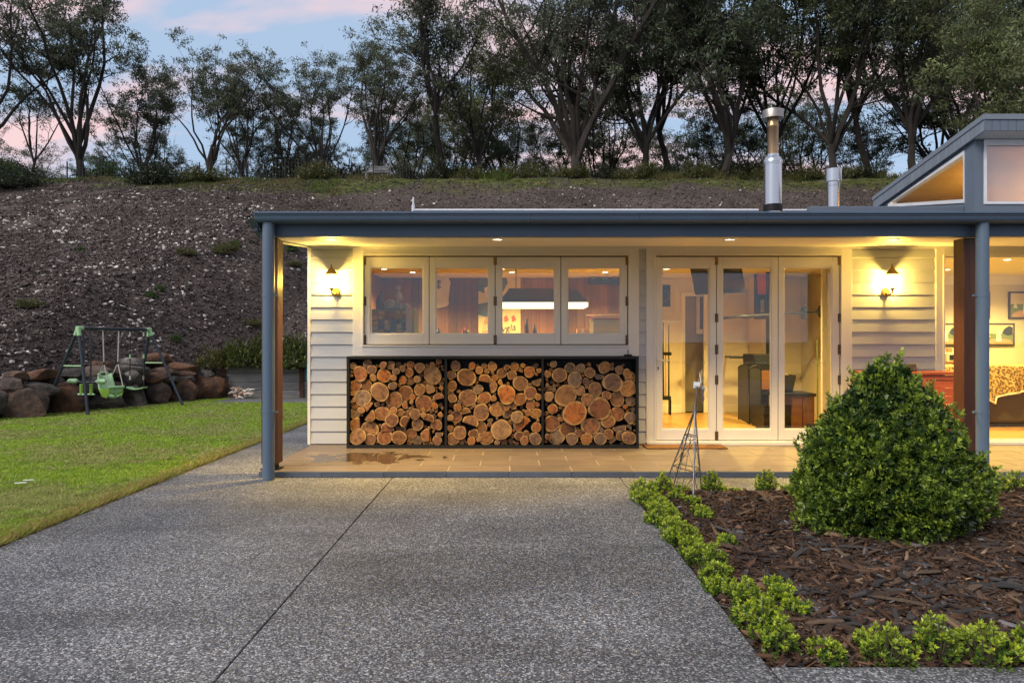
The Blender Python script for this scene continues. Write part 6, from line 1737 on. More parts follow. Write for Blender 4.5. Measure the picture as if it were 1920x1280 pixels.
GREY_G = (0.125,0.145,0.095); DK = (0.096,0.120,0.068); OL = (0.14,0.16,0.068); LIGHT_G = (0.16,0.19,0.08)  # leaf tones: grey-green, dark, olive, light green
PROTO = {
 'open_a': grow_tree(11, 10.0, 6.0, 0.24, 0.16, 9, (0.04,0), 40, 0.40, (8,6), 0.18, 0.08, low=0.5, col=GREY_G),
 'open_b': grow_tree(12,  9.0, 5.0, 0.18, 0.13, 8, (-0.08,0), 38, 0.38, (7,6), 0.17, 0.15, low=0.52, col=GREY_G),
 'open_c': grow_tree(13,  8.5, 4.6, 0.15, 0.11, 8, (0.10,0), 34, 0.36, (7,6), 0.17, 0.25, low=0.5, col=DK),
 'thin_a': grow_tree(14,  8.0, 2.0, 0.12, 0.18, 5, (0.05,0), 34, 0.36, (7,5), 0.17, 0.2, low=0.45, col=DK),
 'thin_b': grow_tree(15,  7.0, 2.2, 0.11, 0.12, 6, (-0.06,0), 17, 0.36, (7,6), 0.18, 0.3, col=DK),
 'dense_a': grow_tree(16, 11.0, 8.0, 0.36, 0.10, 10, (0.0,0), 40, 0.54, (9,7), 0.20, 0.0, low=0.25, col=GREY_G),
 'dense_b': grow_tree(17, 12.0, 6.0, 0.22, 0.16, 8, (0.05,0), 36, 0.50, (8,7), 0.22, 0.03, low=0.28, col=DK),
 'dense_c': grow_tree(18, 11.0, 5.2, 0.19, 0.18, 8, (-0.05,0), 36, 0.48, (8,7), 0.21, 0.05, low=0.3, col=OL),
 'tall': grow_tree(19, 14.0, 4.6, 0.23, 0.28, 7, (-0.03,0), 38, 0.50, (7,6), 0.21, 0.05, low=0.35, col=GREY_G),
 'near': grow_tree(20, 8.0, 4.0, 0.2, 0.2, 7, (0,0), 70, 0.5, (8,6), 0.18, 0.0, low=0.2, col=LIGHT_G),
}
def tree(kind, P, d, scale, rot, label, group=None, z=None, sz=None):
    X = px(P,0,d).x
    t = thing('gum_tree', label, 'tree', (X, d, (hill_z(X,d) if z is None else z)), rot, group)
    t.scale = (scale, scale, sz or scale)
    link('trunk', PROTO[kind][0], t); link('crown', PROTO[kind][1], t)
G = 'gum trees along the crest'
tree('open_a', 160, 34.8, 1.0, 0.3, 'tall open gum with thick forked trunk above the grassy crest', G)
tree('open_b', -8, 33.8, 1.18, 2.0, 'gum with drooping foliage at the fence end of the crest', G)
tree('thin_a', 60, 36.5, 0.85, 1.1, 'spindly gum between the thick-forked gum and the fence end', G)
tree('open_c', 262, 37.5, 0.86, 4.0, 'leaning gum just behind the dark shrub on the crest', G)
tree('open_b', 385, 35.8, 0.80, 5.2, 'gum with pale leaning limbs above the fence brace', G)
tree('open_c', 462, 36.4, 0.80, 1.9, 'bare-topped gum with many upright branches by the fence', G)
tree('thin_a', 530, 38.0, 0.88, 0.2, 'slender dark gum behind the fence near the bench', G)
tree('open_b', 588, 37.0, 0.76, 3.3, 'gum with rounded dark crown left standing beside the bench'.replace('left ',''), G)
tree('open_a', 700, 36.0, 0.70, 2.6, 'spreading gum growing right behind the bench', G)
tree('tall', 838, 36.5, 0.90, 0.0, 'tall gum lifting a separate tuft of foliage above its neighbours', G)
tree('dense_a', 1085, 34.6, 1.06, 0.9, 'broad dense gum with massive leaning trunk behind the house roof', G)
tree('dense_c', 905, 37.5, 0.80, 2.2, 'bushy gum between the tall tufted gum and the broad one', G)
tree('dense_b', 1210, 36.0, 1.02, 1.3, 'dense gum with twin trunks beside the massive leaning trunk', G)
tree('tall', 1262, 37.5, 0.95, 3.7, 'tall dark gum behind the twin-trunked gum', G)
tree('dense_b', 1350, 35.0, 1.10, 3.0, 'dark dense gum rising behind the tall flue', G)
tree('dense_c', 1455, 36.5, 1.10, 0.4, 'dense gum directly behind the tall heat-stained flue', G)
tree('dense_b', 1565, 34.4, 1.05, 4.4, 'dark gum with long arching bough behind the short roof vent', G)
tree('tall', 1640, 37.0, 0.92, 5.5, 'tall olive gum between short vent and clerestory roof', G)
tree('dense_c', 1712, 33.4, 1.12, 2.9, 'pale-trunked gum above the sloping clerestory roof', G)
tree('dense_b', 1800, 36.0, 1.0, 0.7, 'dark gum behind the top end of the clerestory roof', G)
tree('near', 1872, 27.0, 1.0, 0.2, 'lighter green leafy gum close behind the clerestory roof', G)
tree('dense_c', 1955, 35.5, 1.15, 1.0, 'gum on the crest behind the lighter green gum', G)
R = random.Random(31)
for i in range(62):
    P = -80 + i*20 + R.uniform(-12,12) if i < 43 else 760+(i-43)*62+R.uniform(-26,26); d = R.uniform(37.5, 52)
    kd = R.choice(['thin_a','thin_b','open_c','thin_b'] if P < 760 else ['dense_c','thin_a','dense_b','open_c'])
    tree(kd, P, d, R.uniform(0.5,0.78) if P < 760 else R.uniform(0.6,0.9), R.uniform(0,6.28), 'slender gum standing farther back in the thicket' if P < 760 else 'dark gum standing farther back in the dense wood', 'background gums in the thicket' if P < 760 else 'background gums in the dense wood')
# low wattle / scrub under the trees
def shrub_mesh(seed, rx_, rz_, n, leaf, col, upright=0.3, shell=0.5, wood_=True):
    nr = np.random.default_rng(seed); R_ = random.Random(seed)
    m = max(20, n//26); c = nr.normal(size=(m,3)); c /= np.linalg.norm(c,axis=1,keepdims=True); c *= (nr.random((m,1))**shell)
    c[:,2] = np.abs(c[:,2])
    ctr = c*np.array([rx_,rx_,rz_])*(1+0.18*nr.normal(size=(m,1)))
    tone = np.exp(nr.normal(0,0.2,(m,1)))
    idx = nr.integers(0,m,n)
    P = ctr[idx] + nr.normal(0,0.09*(rx_+rz_)/1.2,(n,3)); P[:,2] = np.maximum(P[:,2], 0.02)
    A = nr.normal(size=(n,3)); A[:,2] += upright
    C = jitter_color(col, n, nr, 0.2, 0.07)*tone[idx]
    lm = leaves_mesh('foliage', P, A, nr.uniform(0.7,1.3,n)*leaf, nr.uniform(0.25,0.42,n)*leaf, C, M['leaf'], nr)
    wd = MB()
    for i in range(9):
        e = Vector(ctr[R_.randrange(m)]); wd.tube([(0,0,-0.1), e*0.5+Vector((R_.gauss(0,.05),R_.gauss(0,.05),0.1*rz_)), e], [0.035*rx_,0.02*rx_,0.006], 4, caps=False)
    return wd.mesh('stems', M['twig']), lm
SH = [shrub_mesh(51,1.0,0.9,2600,0.16,(0.030,0.040,0.022)), shrub_mesh(52,0.9,1.2,2600,0.16,(0.042,0.05,0.024)), shrub_mesh(53,0.55,1.0,2600,0.13,(0.07,0.125,0.03),0.9), shrub_mesh(54,1.2,0.7,2400,0.18,(0.10,0.105,0.035),0.7)]
def shrub(k, P, d, s, rot, label, group=None, sz=None, base=None):
    X = px(P,0,d).x
    t = thing('shrub', label, 'shrub', (X, d, hill_z(X,d)-0.05 if base is None else base), rot, group); t.scale = (s,s,sz or s)
    link('stems', SH[k][0], t); link('foliage', SH[k][1], t)
shrub(0, 288, 32.4, 1.05, 0.4, 'dark rounded shrub in the grass strip at the top of the bank', None, 1.35)
shrub(0, 24, 30.6, 1.5, 1.4, 'wide low dark shrub at the top of the mulched bank', None, 0.9)
shrub(2, 196, 35.2, 1.2, 0.2, 'bright green conifer-like shrub beside the thick-forked gum', None, 1.15)
shrub(2, 6, 34.8, 1.3, 2.2, 'bright green upright shrub near the fence end of the crest', None, 1.2)
shrub(3, 385, 32.9, 1.0, 1.0, 'low pale scrubby bush in the grass below the fence brace', None, 0.7)
shrub(3, 600, 33.6, 0.85, 1.3, 'yellow-green weedy bush on the crest beside the fence', None, 0.9)
R = random.Random(77)
for i in range(64):
    P = -80 + i*32 + R.uniform(-14,14); d = R.uniform(36.5, 46); k = R.choice([0,1,1,0])
    shrub(k, P, d, R.uniform(1.0,2.1), R.uniform(0,6.28), 'dark understorey bush among the gum trunks', 'understorey bushes', R.uniform(1.0,2.2) if P < 760 else R.uniform(0.6,1.1))
for i in range(22):
    P = 770 + i*40 + R.uniform(-16,16); d = R.uniform(34.0, 35.6)
    shrub(3 if R.random() < 0.75 else 1, P, d, R.uniform(0.5,0.85), R.uniform(0,6.28), 'yellow-green weed clump along the crest behind the roof', 'weed clumps on the crest', R.uniform(0.6,1.1))
# low hedge in the planter and bronze-green bush over the outcrop
HG = [shrub_mesh(61,0.55,0.42,3600,0.10,(0.070,0.088,0.020),1.4,0.35), shrub_mesh(62,0.6,0.40,3600,0.10,(0.085,0.085,0.022),1.4,0.35)]
for i,(P,s) in enumerate(((428,0.9),(462,1.1),(498,1.2),(536,1.25),(572,1.2),(610,1.2))):
    d = 16.1; X = px(P,0,d).x
    t = thing('hedge_plant', 'low rosemary-like hedge plant in the sleeper planter' if i else 'straggly brownish hedge plant spilling over the planter end', 'plant', (X,d,0.70), i*1.1, 'hedge plants in the planter' if i else None); t.scale = (s,s,s*1.05)
    link('stems', SH[0][0], t).scale = (0.5,0.5,0.4); link('foliage', HG[0 if i else 1][1], t)
X = px(8,0,13.9).x; t = thing('hedge_plant', 'bronze-green bush growing over the flat boulders on the bank', 'bush', (X,13.9,EYE-(650-640)*13.9/FPX)); t.scale = (0.7,0.7,0.8); link('stems', SH[0][0], t).scale = (0.4,0.4,0.3); link('foliage', HG[1][1], t)

# ------------------------------------------------------------------ stones and litter on the bank
def stone_mesh(seed):
    R_ = random.Random(seed); bm = bmesh.new(); bmesh.ops.create_icosphere(bm, subdivisions=2, radius=1)
    o3 = Vector((seed*2.3,0,0)); pls = [(Vector((R_.uniform(-1,1),R_.uniform(-1,1),R_.uniform(-1,1))).normalized(), R_.uniform(0.5,0.8)) for _ in range(7)]
    for v in bm.verts:
        c = v.co
        for n_, k_ in pls:
            q = c.dot(n_)
            if q > k_: c -= n_*(q-k_)
        v.co = c*(1+0.1*noise.noise(c*2+o3)); v.co.z *= 0.6
    me = bpy.data.meshes.new('stone'); bm.to_mesh(me); bm.free(); me.materials.append(M['pale_stone']); return me
SM = [stone_mesh(i) for i in range(6)]
def bank_point(P, Q):
    """walk along the pixel ray until it meets the bank"""
    d = 11.0
    while d < 40:
        p = px(P, Q, d)
        if p.y > foot_y(p.x)+0.1 and p.z <= hill_z(p.x, d): return p
        d += 0.06
    return None
R = random.Random(101); cnt = 0
spots = [(308,383,14),(193,411,10),(154,410,10),(260,365,9),(282,396,9),(370,412,10),(265,457,10),(300,466,9),(5,466,12),(28,428,8),(388,380,9),(396,385,10),(252,430,9),(283,393,8),(150,456,10),(95,380,6),(420,372,8)]
while len(spots) < 268:
    P = R.uniform(0,560); Q = 352+ (R.random()**0.8)*270
    if P > 475 and Q > 395 and P < 535: continue
    w = 0.35+0.65*max(0,(min(1,(P+40)/300)))*(1 if Q < 520 else 0.6)
    if R.random() < w: spots.append((P,Q,R.choice([3.5,4,5,5,6,7,8,9,11])))
for i in range(30): spots.append((R.uniform(600,1640), R.uniform(338,392), R.choice([2.5,3,4])))
for (P,Q,w) in spots:
    p = bank_point(P,Q)
    if p is None: continue
    o = link('stone', SM[R.randrange(6)]); s = w*p.y/FPX*0.5
    o.location = (p.x, p.y, hill_z(p.x,p.y)+s*0.12); o.scale = (s,s*R.uniform(0.7,1.1),s*R.uniform(0.7,1.1)); o.rotation_euler = (R.uniform(-.3,.3)-0.3,R.uniform(-.3,.3),R.uniform(0,6.28))
    big = w >= 8
    tag(o, 'larger pale stone lying on the dark mulched bank' if big else 'small pale stone scattered on the dark mulched bank', 'stone', 'larger stones on the bank' if big else 'small stones on the bank')
R = random.Random(78)
for i, (P,Q,s) in enumerate(((352,478,0.22),(283,556,0.16),(425,470,0.26),(440,462,0.2),(412,476,0.2),(546,470,0.3),(552,500,0.2),(300,545,0.14),(470,610,0.2),(150,470,0.14),(60,575,0.2),(330,640,0.16),(545,440,0.22))):
    p = bank_point(P,Q)
    if p is None: continue
    t = thing('weed', 'small green weed clump growing on the mulched bank', 'weed', (p.x,p.y,hill_z(p.x,p.y)-0.02), i*1.3, 'weeds on the bank'); t.scale = (s*1.3,s*1.3,s)
    link('stems', SH[2][0], t); link('foliage', SH[2 if i % 2 else 3][1], t)
def chip_arrays(pos, size, nr, flat=0.25, aspect=3.0, tilt=0.35, normal_fn=None):
    n = len(pos)
    B = np.array([(-.5,-.5,-.5),(.5,-.5,-.5),(.5,.5,-.5),(-.5,.5,-.5),(-.5,-.5,.5),(.5,-.5,.5),(.5,.5,.5),(-.5,.5,.5)])
    V = np.tile(B,(n,1,1)) + nr.normal(0,0.12,(n,8,3))
    V[:,[1,2,5,6],1] *= nr.uniform(0.3,1.0,(n,1))
    V *= np.stack([size, size/aspect*nr.uniform(0.6,1.5,n), size/aspect*flat*nr.uniform(0.6,1.5,n)],axis=1)[:,None,:]
    yaw = nr.uniform(0,2*np.pi,n); pt = nr.normal(0,tilt,n); rl = nr.normal(0,tilt,n)
    cy,sy = np.cos(yaw),np.sin(yaw); cp,sp = np.cos(pt),np.sin(pt); cr,sr = np.cos(rl),np.sin(rl)
    Rm = np.zeros((n,3,3))
    Rm[:,0,0]=cy*cp; Rm[:,0,1]=cy*sp*sr-sy*cr; Rm[:,0,2]=cy*sp*cr+sy*sr
    Rm[:,1,0]=sy*cp; Rm[:,1,1]=sy*sp*sr+cy*cr; Rm[:,1,2]=sy*sp*cr-cy*sr
    Rm[:,2,0]=-sp; Rm[:,2,1]=cp*sr; Rm[:,2,2]=cp*cr
    V = np.einsum('nij,nkj->nki',Rm,V)+pos[:,None,:]
    f = np.array([(0,3,2,1),(4,5,6,7),(0,1,5,4),(1,2,6,5),(2,3,7,6),(3,0,4,7)])
    F = (f[None]+8*np.arange(n)[:,None,None]).reshape(-1,4)
    return V.reshape(-1,3), F
nr = np.random.default_rng(5)
pts = []
for i in range(118000):
    far_ = i % 4 == 0
    P = nr.uniform(560,1700) if far_ else nr.uniform(-330,590)
    d = nr.uniform(21,34) if far_ else 11.5+ (nr.random()**1.1)*22.5
    X = (P-960)*d/FPX
    if d < foot_y(X)+0.15 or (X > -2.9 and d < 18): continue
    pts.append((X, d, hill_z(X,d)+0.015))
pts = np.array(pts); n = len(pts)
sz = np.exp(nr.normal(math.log(0.05),0.45,n))
V, F = chip_arrays(pts, sz, nr, 0.4, 2.4, 0.5)
tone = nr.random(n); basec = np.where(tone[:,None] < 0.66, np.array([[0.055,0.043,0.040]]), np.where(tone[:,None] < 0.96, np.array([[0.13,0.108,0.10]]), np.array([[0.36,0.335,0.31]])))
C = np.repeat(basec*np.exp(nr.normal(0,0.3,(n,1))), 6, axis=0)
o = link('bank_litter', array_mesh('bank_litter', V, F, M['chips'], C)); tag(o, 'coarse bark and rock litter covering the bank', 'litter', kind='stuff')

pp = []
for i in range(4600):
    P = nr.uniform(-250,590) if i % 6 else nr.uniform(590,1660)
    d_ = nr.uniform(20,32) if i % 6 == 0 else 12+18*nr.random()**1.1
    X = (P-960)*d_/FPX
    if d_ < foot_y(X)+0.9 or (X > -2.9 and d_ < 18): continue
    if noise.noise(Vector((X*0.45,d_*0.45,8.0)))+0.35*noise.noise(Vector((X*1.6,d_*1.6,3.0))) < 0.13: continue
    pp.append((X, d_, hill_z(X,d_)+0.012))
pp = np.array(pp); n = len(pp)
V, F = chip_arrays(pp, np.exp(nr.normal(math.log(0.05),0.4,n)), nr, 0.9, 1.4, 0.5)
o = link('bank_pebbles', array_mesh('bank_pebbles', V, F, M['chips'], np.repeat(np.array([[0.50,0.47,0.43]])*np.exp(nr.normal(0,0.3,(n,1))),6,axis=0))); tag(o, 'small pale pebbles strewn over the bank', 'pebbles', kind='stuff')
# ------------------------------------------------------------------ grass
def grass(name, pts, h, w, col_fn, nr, lean=0.5):
    n = len(pts); a = nr.uniform(0,2*np.pi,n); S = np.stack([np.cos(a),np.sin(a),np.zeros(n)],1)
    tip = pts + np.stack([nr.normal(0,lean,n)*h, nr.normal(0,lean,n)*h, h],1)
    V = np.stack([pts-S*w[:,None], pts+S*w[:,None], tip],1).reshape(-1,3)
    F = np.arange(3*n).reshape(n,3)
    return link(name, array_mesh(name, V, F, M['grassmat'], col_fn(pts, n)))
def lawn_col(p, n):
    k = np.array([1.25*noise.noise(Vector((x*0.55,y*0.8,4.0)))+0.7*noise.noise(Vector((x*1.9,y*1.9,9.0)))+0.8*noise.noise(Vector((x*5.5,y*5.5,2.0)))+0.7*noise.noise(Vector((x*13,y*9,5.0))) for x,y in p[:,:2]])
    k = np.clip(0.5+k*1.15,0,1)[:,None]
    green = np.array([0.17,0.30,0.045]); lush = np.array([0.31,0.46,0.045]); dry = np.array([0.52,0.46,0.19])
    far = np.clip((p[:,1:2]-6.5)/6,0,1)
    c = lush*(1-k)+green*k
    dryk = np.clip(k*1.5-0.62+far*0.2,0,0.8)
    c = c*(1-dryk*0.6)+dry*dryk*0.6
    e = np.clip(1-(-3.30-p[:,0:1])/0.26,0,1)*0.9
    r_ = nr.random((n,1)); c = np.where(r_ < e*0.75, np.array([0.42,0.28,0.11]), c); c = np.where((r_ > 0.9), dry, c)
    return np.clip(c*np.exp(nr.normal(0,0.25,(n,1))),0.01,0.6)
N_ = 480000
d = 3.6+12.4*nr.random(N_)**1.35
xl = -960*1.4*d/FPX
xr = np.full(N_, -3.262)
X = xl+(xr-xl)*nr.random(N_)
fy = np.where(X > -6.75, 16.3, np.maximum(9.0,15.85+(X+6.75)*2.35))
ok = (d < fy+0.05) & (X < -3.262) & ~((X > -6.4) & (d > 14.55))
p = np.stack([X,d,np.full(N_,-0.005)],1)[ok]; n = len(p)
h = nr.uniform(0.010,0.030,n)*(1+0.8*np.array([max(-0.6,noise.noise(Vector((q[0]*7,q[1]*7,1.5)))) for q in p])); wd = 0.0042*np.clip(p[:,1]/5.0,1,2.6)*nr.uniform(0.7,1.3,n)
o = grass('lawn_grass', p, h, wd, lawn_col, nr, 1.1); tag(o, 'short patchy green and straw lawn grass', 'grass', kind='stuff')
k = 9000; pe = np.stack([-3.262-np.abs(nr.normal(0,0.035,k)), nr.uniform(3.7,14.5,k), np.full(k,-0.004)],1)
def edge_col(p_, n_): return np.clip(np.where(nr.random((n_,1)) < 0.5, np.array([[0.42,0.29,0.11]]), np.array([[0.22,0.32,0.05]]))*np.exp(nr.normal(0,0.3,(n_,1))),0.02,0.7)
o = grass('lawn_edge_grass', pe, nr.uniform(0.03,0.075,k), np.full(k,0.0036), edge_col, nr, 0.8); tag(o, 'longer ragged straw and green grass along the driveway edge', 'grass', kind='stuff')
# crest grass and weeds
M_ = 80000; P = nr.uniform(-40,1700,M_); d = nr.uniform(28.5,36.5,M_); X = (P-960)*d/FPX
z = np.array([hill_z(a,b2) for a,b2 in zip(X,d)])
thr = np.array([noise.noise(Vector((a*0.35,b2*0.35,2.0))) for a,b2 in zip(X,d)])
ok = (d+thr*2.6 > np.where(P < 640, np.where(P > 330, 31.0, 31.9), 34.3))
p = np.stack([X,d,z-0.02],1)[ok]; n = len(p)
def crest_col(p_, n_):
    k = np.array([noise.noise(Vector((a*0.5,b2*0.5,6.0))) for a,b2 in p_[:,:2]])[:,None]
    c = np.where(k > 0.05, np.array([[0.085,0.125,0.025]]), np.array([[0.15,0.135,0.05]])); return np.clip(c*np.exp(nr.normal(0,0.3,(n_,1))),0.01,0.5)
Pp = 960+p[:,0]*FPX/p[:,1]
h = np.where(Pp < 650, nr.uniform(0.05,0.16,n), nr.uniform(0.12,0.5,n)); o = grass('crest_grass', p, h, nr.uniform(0.012,0.028,n), crest_col, nr, 0.4); tag(o, 'rough grass along the top of the bank', 'grass', kind='stuff')

# ------------------------------------------------------------------ mulch bed
bed = MB(); nxb, nyb = 90, 50; vs = []; fs = []
def bed_z(x, y):
    e = min(1.0, max(0.0,(x-BED_X)/0.25), max(0.0,(y-BED_Y0)/0.2), max(0.0,(BED_Y1-y)/0.2))
    return -0.03 + 0.055*e + 0.02*e*(noise.noise(Vector((x*2.1,y*2.1,0)))+0.6*noise.noise(Vector((x*6,y*6,3))))
for i in range(nxb+1):
    for j in range(nyb+1):
        x = BED_X+0.006+(7.6-BED_X)*i/nxb; y = BED_Y0+0.006+(BED_Y1-BED_Y0-0.012)*j/nyb; vs.append((x,y,bed_z(x,y)))
for i in range(nxb):
    for j in range(nyb): fs.append((i*(nyb+1)+j,(i+1)*(nyb+1)+j,(i+1)*(nyb+1)+j+1,i*(nyb+1)+j+1))
bed.add(vs, fs); bedo = structure('mulch_bed', bed, M['soil'], True)
def mulch_col(n):
    t_ = nr.random((n,1))
    c = np.where(t_ < 0.46, np.array([[0.056,0.032,0.020]]), np.where(t_ < 0.74, np.array([[0.105,0.058,0.033]]), np.where(t_ < 0.86, np.array([[0.050,0.047,0.046]]), np.where(t_ < 0.95, np.array([[0.20,0.13,0.08]]), np.array([[0.13,0.125,0.125]])))))
    return np.clip(c*np.exp(nr.normal(0,0.3,(n,1))),0.006,0.5)
n = 50000
y = BED_Y0+0.03+(BED_Y1-BED_Y0-0.06)*nr.random(n)**1.25; x = BED_X+0.03+ (nr.random(n))*(np.minimum(7.4,1.3*960*y/FPX)-BED_X-0.03)
pz = np.array([bed_z(a,b2) for a,b2 in zip(x,y)])+nr.uniform(-0.004,0.014,n)
sz = np.clip(np.exp(nr.normal(math.log(0.027),0.6,n)),0.010,0.15)
V, F = chip_arrays(np.stack([x,y,pz],1), sz, nr, 0.45, 5.0, 0.3)
o = link('mulch_chips', array_mesh('mulch_chips', V, F, M['chips'], np.repeat(mulch_col(n),6,axis=0)), bedo); o['kind'] = 'stuff'
M['chip_a'] = pm('mulch_bark_brown', (0.11,0.062,0.036), (0.055,0.031,0.02), 6, 0.9, 0.8, 25, (0.5,6,6), rand=0.5)
M['chip_b'] = pm('mulch_bark_grey', (0.095,0.086,0.078), (0.045,0.041,0.038), 6, 0.9, 0.8, 25, (0.5,6,6), rand=0.45)
M['chip_c'] = pm('mulch_bark_tan', (0.21,0.14,0.085), (0.12,0.075,0.045), 6, 0.9, 0.8, 25, (0.5,6,6), rand=0.35)
def bark_mesh(seed, mt):
    R_ = random.Random(seed); b_ = MB(); n = 6; vs = []; fs = []
    for i in range(n+1):
        u = i/n-0.5; w = (0.5-abs(u)**2*R_.uniform(0.5,1.4))*0.26*R_.uniform(0.75,1.2); cz_ = 0.05*math.sin(u*4+seed)+R_.uniform(-0.012,0.012); cy = 0.07*math.sin(u*3+seed*2)
        for (yy_, zz_) in ((-w,-0.02),(-w*0.85,0.025),(0,0.05*R_.uniform(0.7,1.3)),(w*0.8,0.028),(w,-0.02)): vs.append((u+R_.uniform(-0.03,0.03), cy+yy_, cz_+zz_))
    for i in range(n):
        for j in range(5): fs.append((i*5+j,i*5+(j+1)%5,(i+1)*5+(j+1)%5,(i+1)*5+j))
    fs += [(4,3,2,1,0),tuple(range(n*5,n*5+5))]
    b_.add(vs, fs); return b_.mesh('bark_chip', M[mt])
BM = [bark_mesh(i, ('chip_a','chip_b','chip_c','chip_a','chip_b','chip_a','chip_c','chip_b')[i]) for i in range(8)]
R = random.Random(44)
for i in range(290):
    y = BED_Y0+0.22+(BED_Y1-BED_Y0-0.4)*R.random()**1.5; x = BED_X+0.32+R.random()*(min(6.0,1.04*960*y/FPX)-BED_X-0.32)
    L_ = R.uniform(0.07,0.19) if i > 40 else R.uniform(0.18,0.30)
    o = link('bark_chip', BM[R.randrange(8)], bedo); o.location = (x,y,bed_z(x,y)+0.012+R.uniform(0,0.012)); o.scale = (L_, L_*R.uniform(0.55,1.1), min(0.16,L_)*R.uniform(0.5,1.0)); o.rotation_euler = (R.gauss(0,0.15),R.gauss(0,0.14),R.gauss(0,0.9))

# ------------------------------------------------------------------ clipped bush and border plants
def rosettes(centers, dirs, nleaf, leaf, nr, col_new, col_old, newk, splay=0.9, stem=0.35):
    m = len(centers); n = m*nleaf
    idx = np.repeat(np.arange(m), nleaf); t_ = np.tile(np.linspace(0,1,nleaf), m)
    D = unit(dirs)[idx]
    side = unit(np.cross(D, nr.normal(size=(n,3))))
    A = D*(0.25+0.75*t_[:,None]) + side*splay*(1.05-0.55*t_[:,None])
    P = centers[idx] + D*(t_[:,None]-1)*leaf*stem*3
    L = leaf*nr.uniform(0.75,1.2,n)*(1.05-0.35*t_); W = L*nr.uniform(0.36,0.5,n)
    k = np.clip(newk[idx]*(0.35+0.75*t_)+nr.normal(0,0.12,n),0,1)[:,None]
    C = np.array(col_old)*(1-k)+np.array(col_new)*k
    C = np.clip(C*np.exp(nr.normal(0,0.16,(n,1))),0.004,0.7)
    return P, A, L, W, C
def clipped_bush():
    nr = np.random.default_rng(91)
    prof = np.array([(0.0,0.50),(0.06,0.60),(0.18,0.675),(0.34,0.67),(0.50,0.615),(0.66,0.535),(0.78,0.44),(0.90,0.325),(1.0,0.235),(1.08,0.15),(1.17,0.075),(1.22,0.03)])
    # overlapping leafy masses over the outline, so it bulges and has dark clefts
    bl = []; R2 = random.Random(17)
    for zc_ in np.linspace(0.05,1.12,13):
        rc = float(np.interp(zc_,prof[:,0],prof[:,1]))*0.92; rc -= 0.05*(zc_ > 0.6); cnt = max(1,int(2*math.pi*rc/0.29))
        for q in range(cnt):
            aa = 2*math.pi*(q+R2.uniform(-0.32,0.32))/cnt+zc_*7; br_ = R2.uniform(0.10,0.19)*(0.55+0.65*min(1,rc/0.5))
            rr0 = max(0.0, rc*R2.uniform(0.74,1.06)-br_*0.66); bl.append((rr0*math.cos(aa), rr0*math.sin(aa)*0.85, zc_+R2.uniform(-0.05,0.05), br_, R2.uniform(0.6,1.0)))
    P = []; D = []; tone_ = []
    for (bx_, by_, bz_, br_, tn) in bl:
        k_ = int(2300*br_*br_*1.2)+14; q = nr.normal(size=(k_,3)); q[:,2] = q[:,2]*0.9+0.15; q = unit(q)
        o_ = np.array([bx_,by_,0.0]); ol = np.linalg.norm(o_)+1e-6; outw = o_/ol
        q = unit(q + outw*0.75*min(1,ol/0.2))
        P.append(np.array([bx_,by_,bz_])+q*br_*nr.uniform(0.78,1.08,(k_,1))); D.append(q+np.array([0,0,0.45])+nr.normal(0,0.3,(k_,3))); tone_.append(np.full(k_,tn))
    P = np.concatenate(P); D = np.concatenate(D); tn = np.concatenate(tone_); ok_ = P[:,2] > 0.0; P = P[ok_]; D = D[ok_]; tn = tn[ok_]; m = len(P); z = P[:,2]; out = np.zeros(m)
    new = np.clip((nr.random(m)**1.35)*tn*1.25 + 0.15*(z > 0.85),0,1)  # new growth; lit tips against a shaded interior also painted in
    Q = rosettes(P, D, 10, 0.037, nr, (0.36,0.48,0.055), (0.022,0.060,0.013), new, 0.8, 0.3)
    # long shoots that escape the clipped outline
    sp_P = []; sp_D = []; sp_n = []; R_ = random.Random(8)
    C0_ = px(1663,0,4.72)
    for (P_, Q_, ln) in ((1662,662,0.16),(1655,690,0.12),(1590,692,0.10),(1608,705,0.1),(1726,712,0.10),(1745,725,0.08),(1690,700,0.1),(1560,745,0.1),(1497,826,0.13),(1489,846,0.12),(1500,880,0.1),(1800,760,0.08),(1812,850,0.1),(1635,712,0.1),(1775,740,0.08),(1530,790,0.1),(1842,955,0.06),(1480,960,0.06)):
        tip = px(P_, Q_, 4.72+R_.uniform(-0.15,0.1)) - Vector((C0_.x, 4.72, 0.01)); dr = Vector((tip.x*0.7, 0.1, 0.6)).normalized()
        for k_ in range(9):
            for q_ in range(2):
                w_ = 1-k_/9.0; c_ = tip - dr*ln*k_/4.0 + Vector((R_.gauss(0,0.012+0.02*k_/3),R_.gauss(0,0.012+0.02*k_/3),R_.gauss(0,0.01)))
                sp_P.append(tuple(c_)); sp_D.append(tuple(dr+Vector((R_.gauss(0,.45),R_.gauss(0,.45),R_.gauss(0,.3))))); sp_n.append(0.35+0.6*w_*R_.random())
    # stray shoots all over, of different lengths
    for q_ in nr.integers(0, len(P), 520):
        c0 = Vector(P[q_]); o_ = Vector((c0.x, c0.y, 0.35*c0.z+0.12)).normalized()
        if c0.z < 0.08: continue
        dr = (o_+Vector((R_.gauss(0,.3),R_.gauss(0,.3),0.55+R_.gauss(0,.25)))).normalized(); ln = R_.choice([0.03,0.05,0.07,0.10])*R_.uniform(0.8,1.2); n_ = max(2,int(ln/0.017)); nw = R_.uniform(0.3,1.0)
        for k_ in range(n_):
            c_ = c0 + dr*ln*(k_+1)/n_
            sp_P.append(tuple(c_)); sp_D.append(tuple(dr)); sp_n.append(nw*(0.5+0.5*(k_+1)/n_))
    Qs = rosettes(np.array(sp_P), np.array(sp_D), 9, 0.037, nr, (0.42,0.54,0.06), (0.035,0.085,0.016), np.array(sp_n), 0.8, 0.3)
    Q = tuple(np.concatenate([Q[i_],Qs[i_]]) for i_ in range(5))
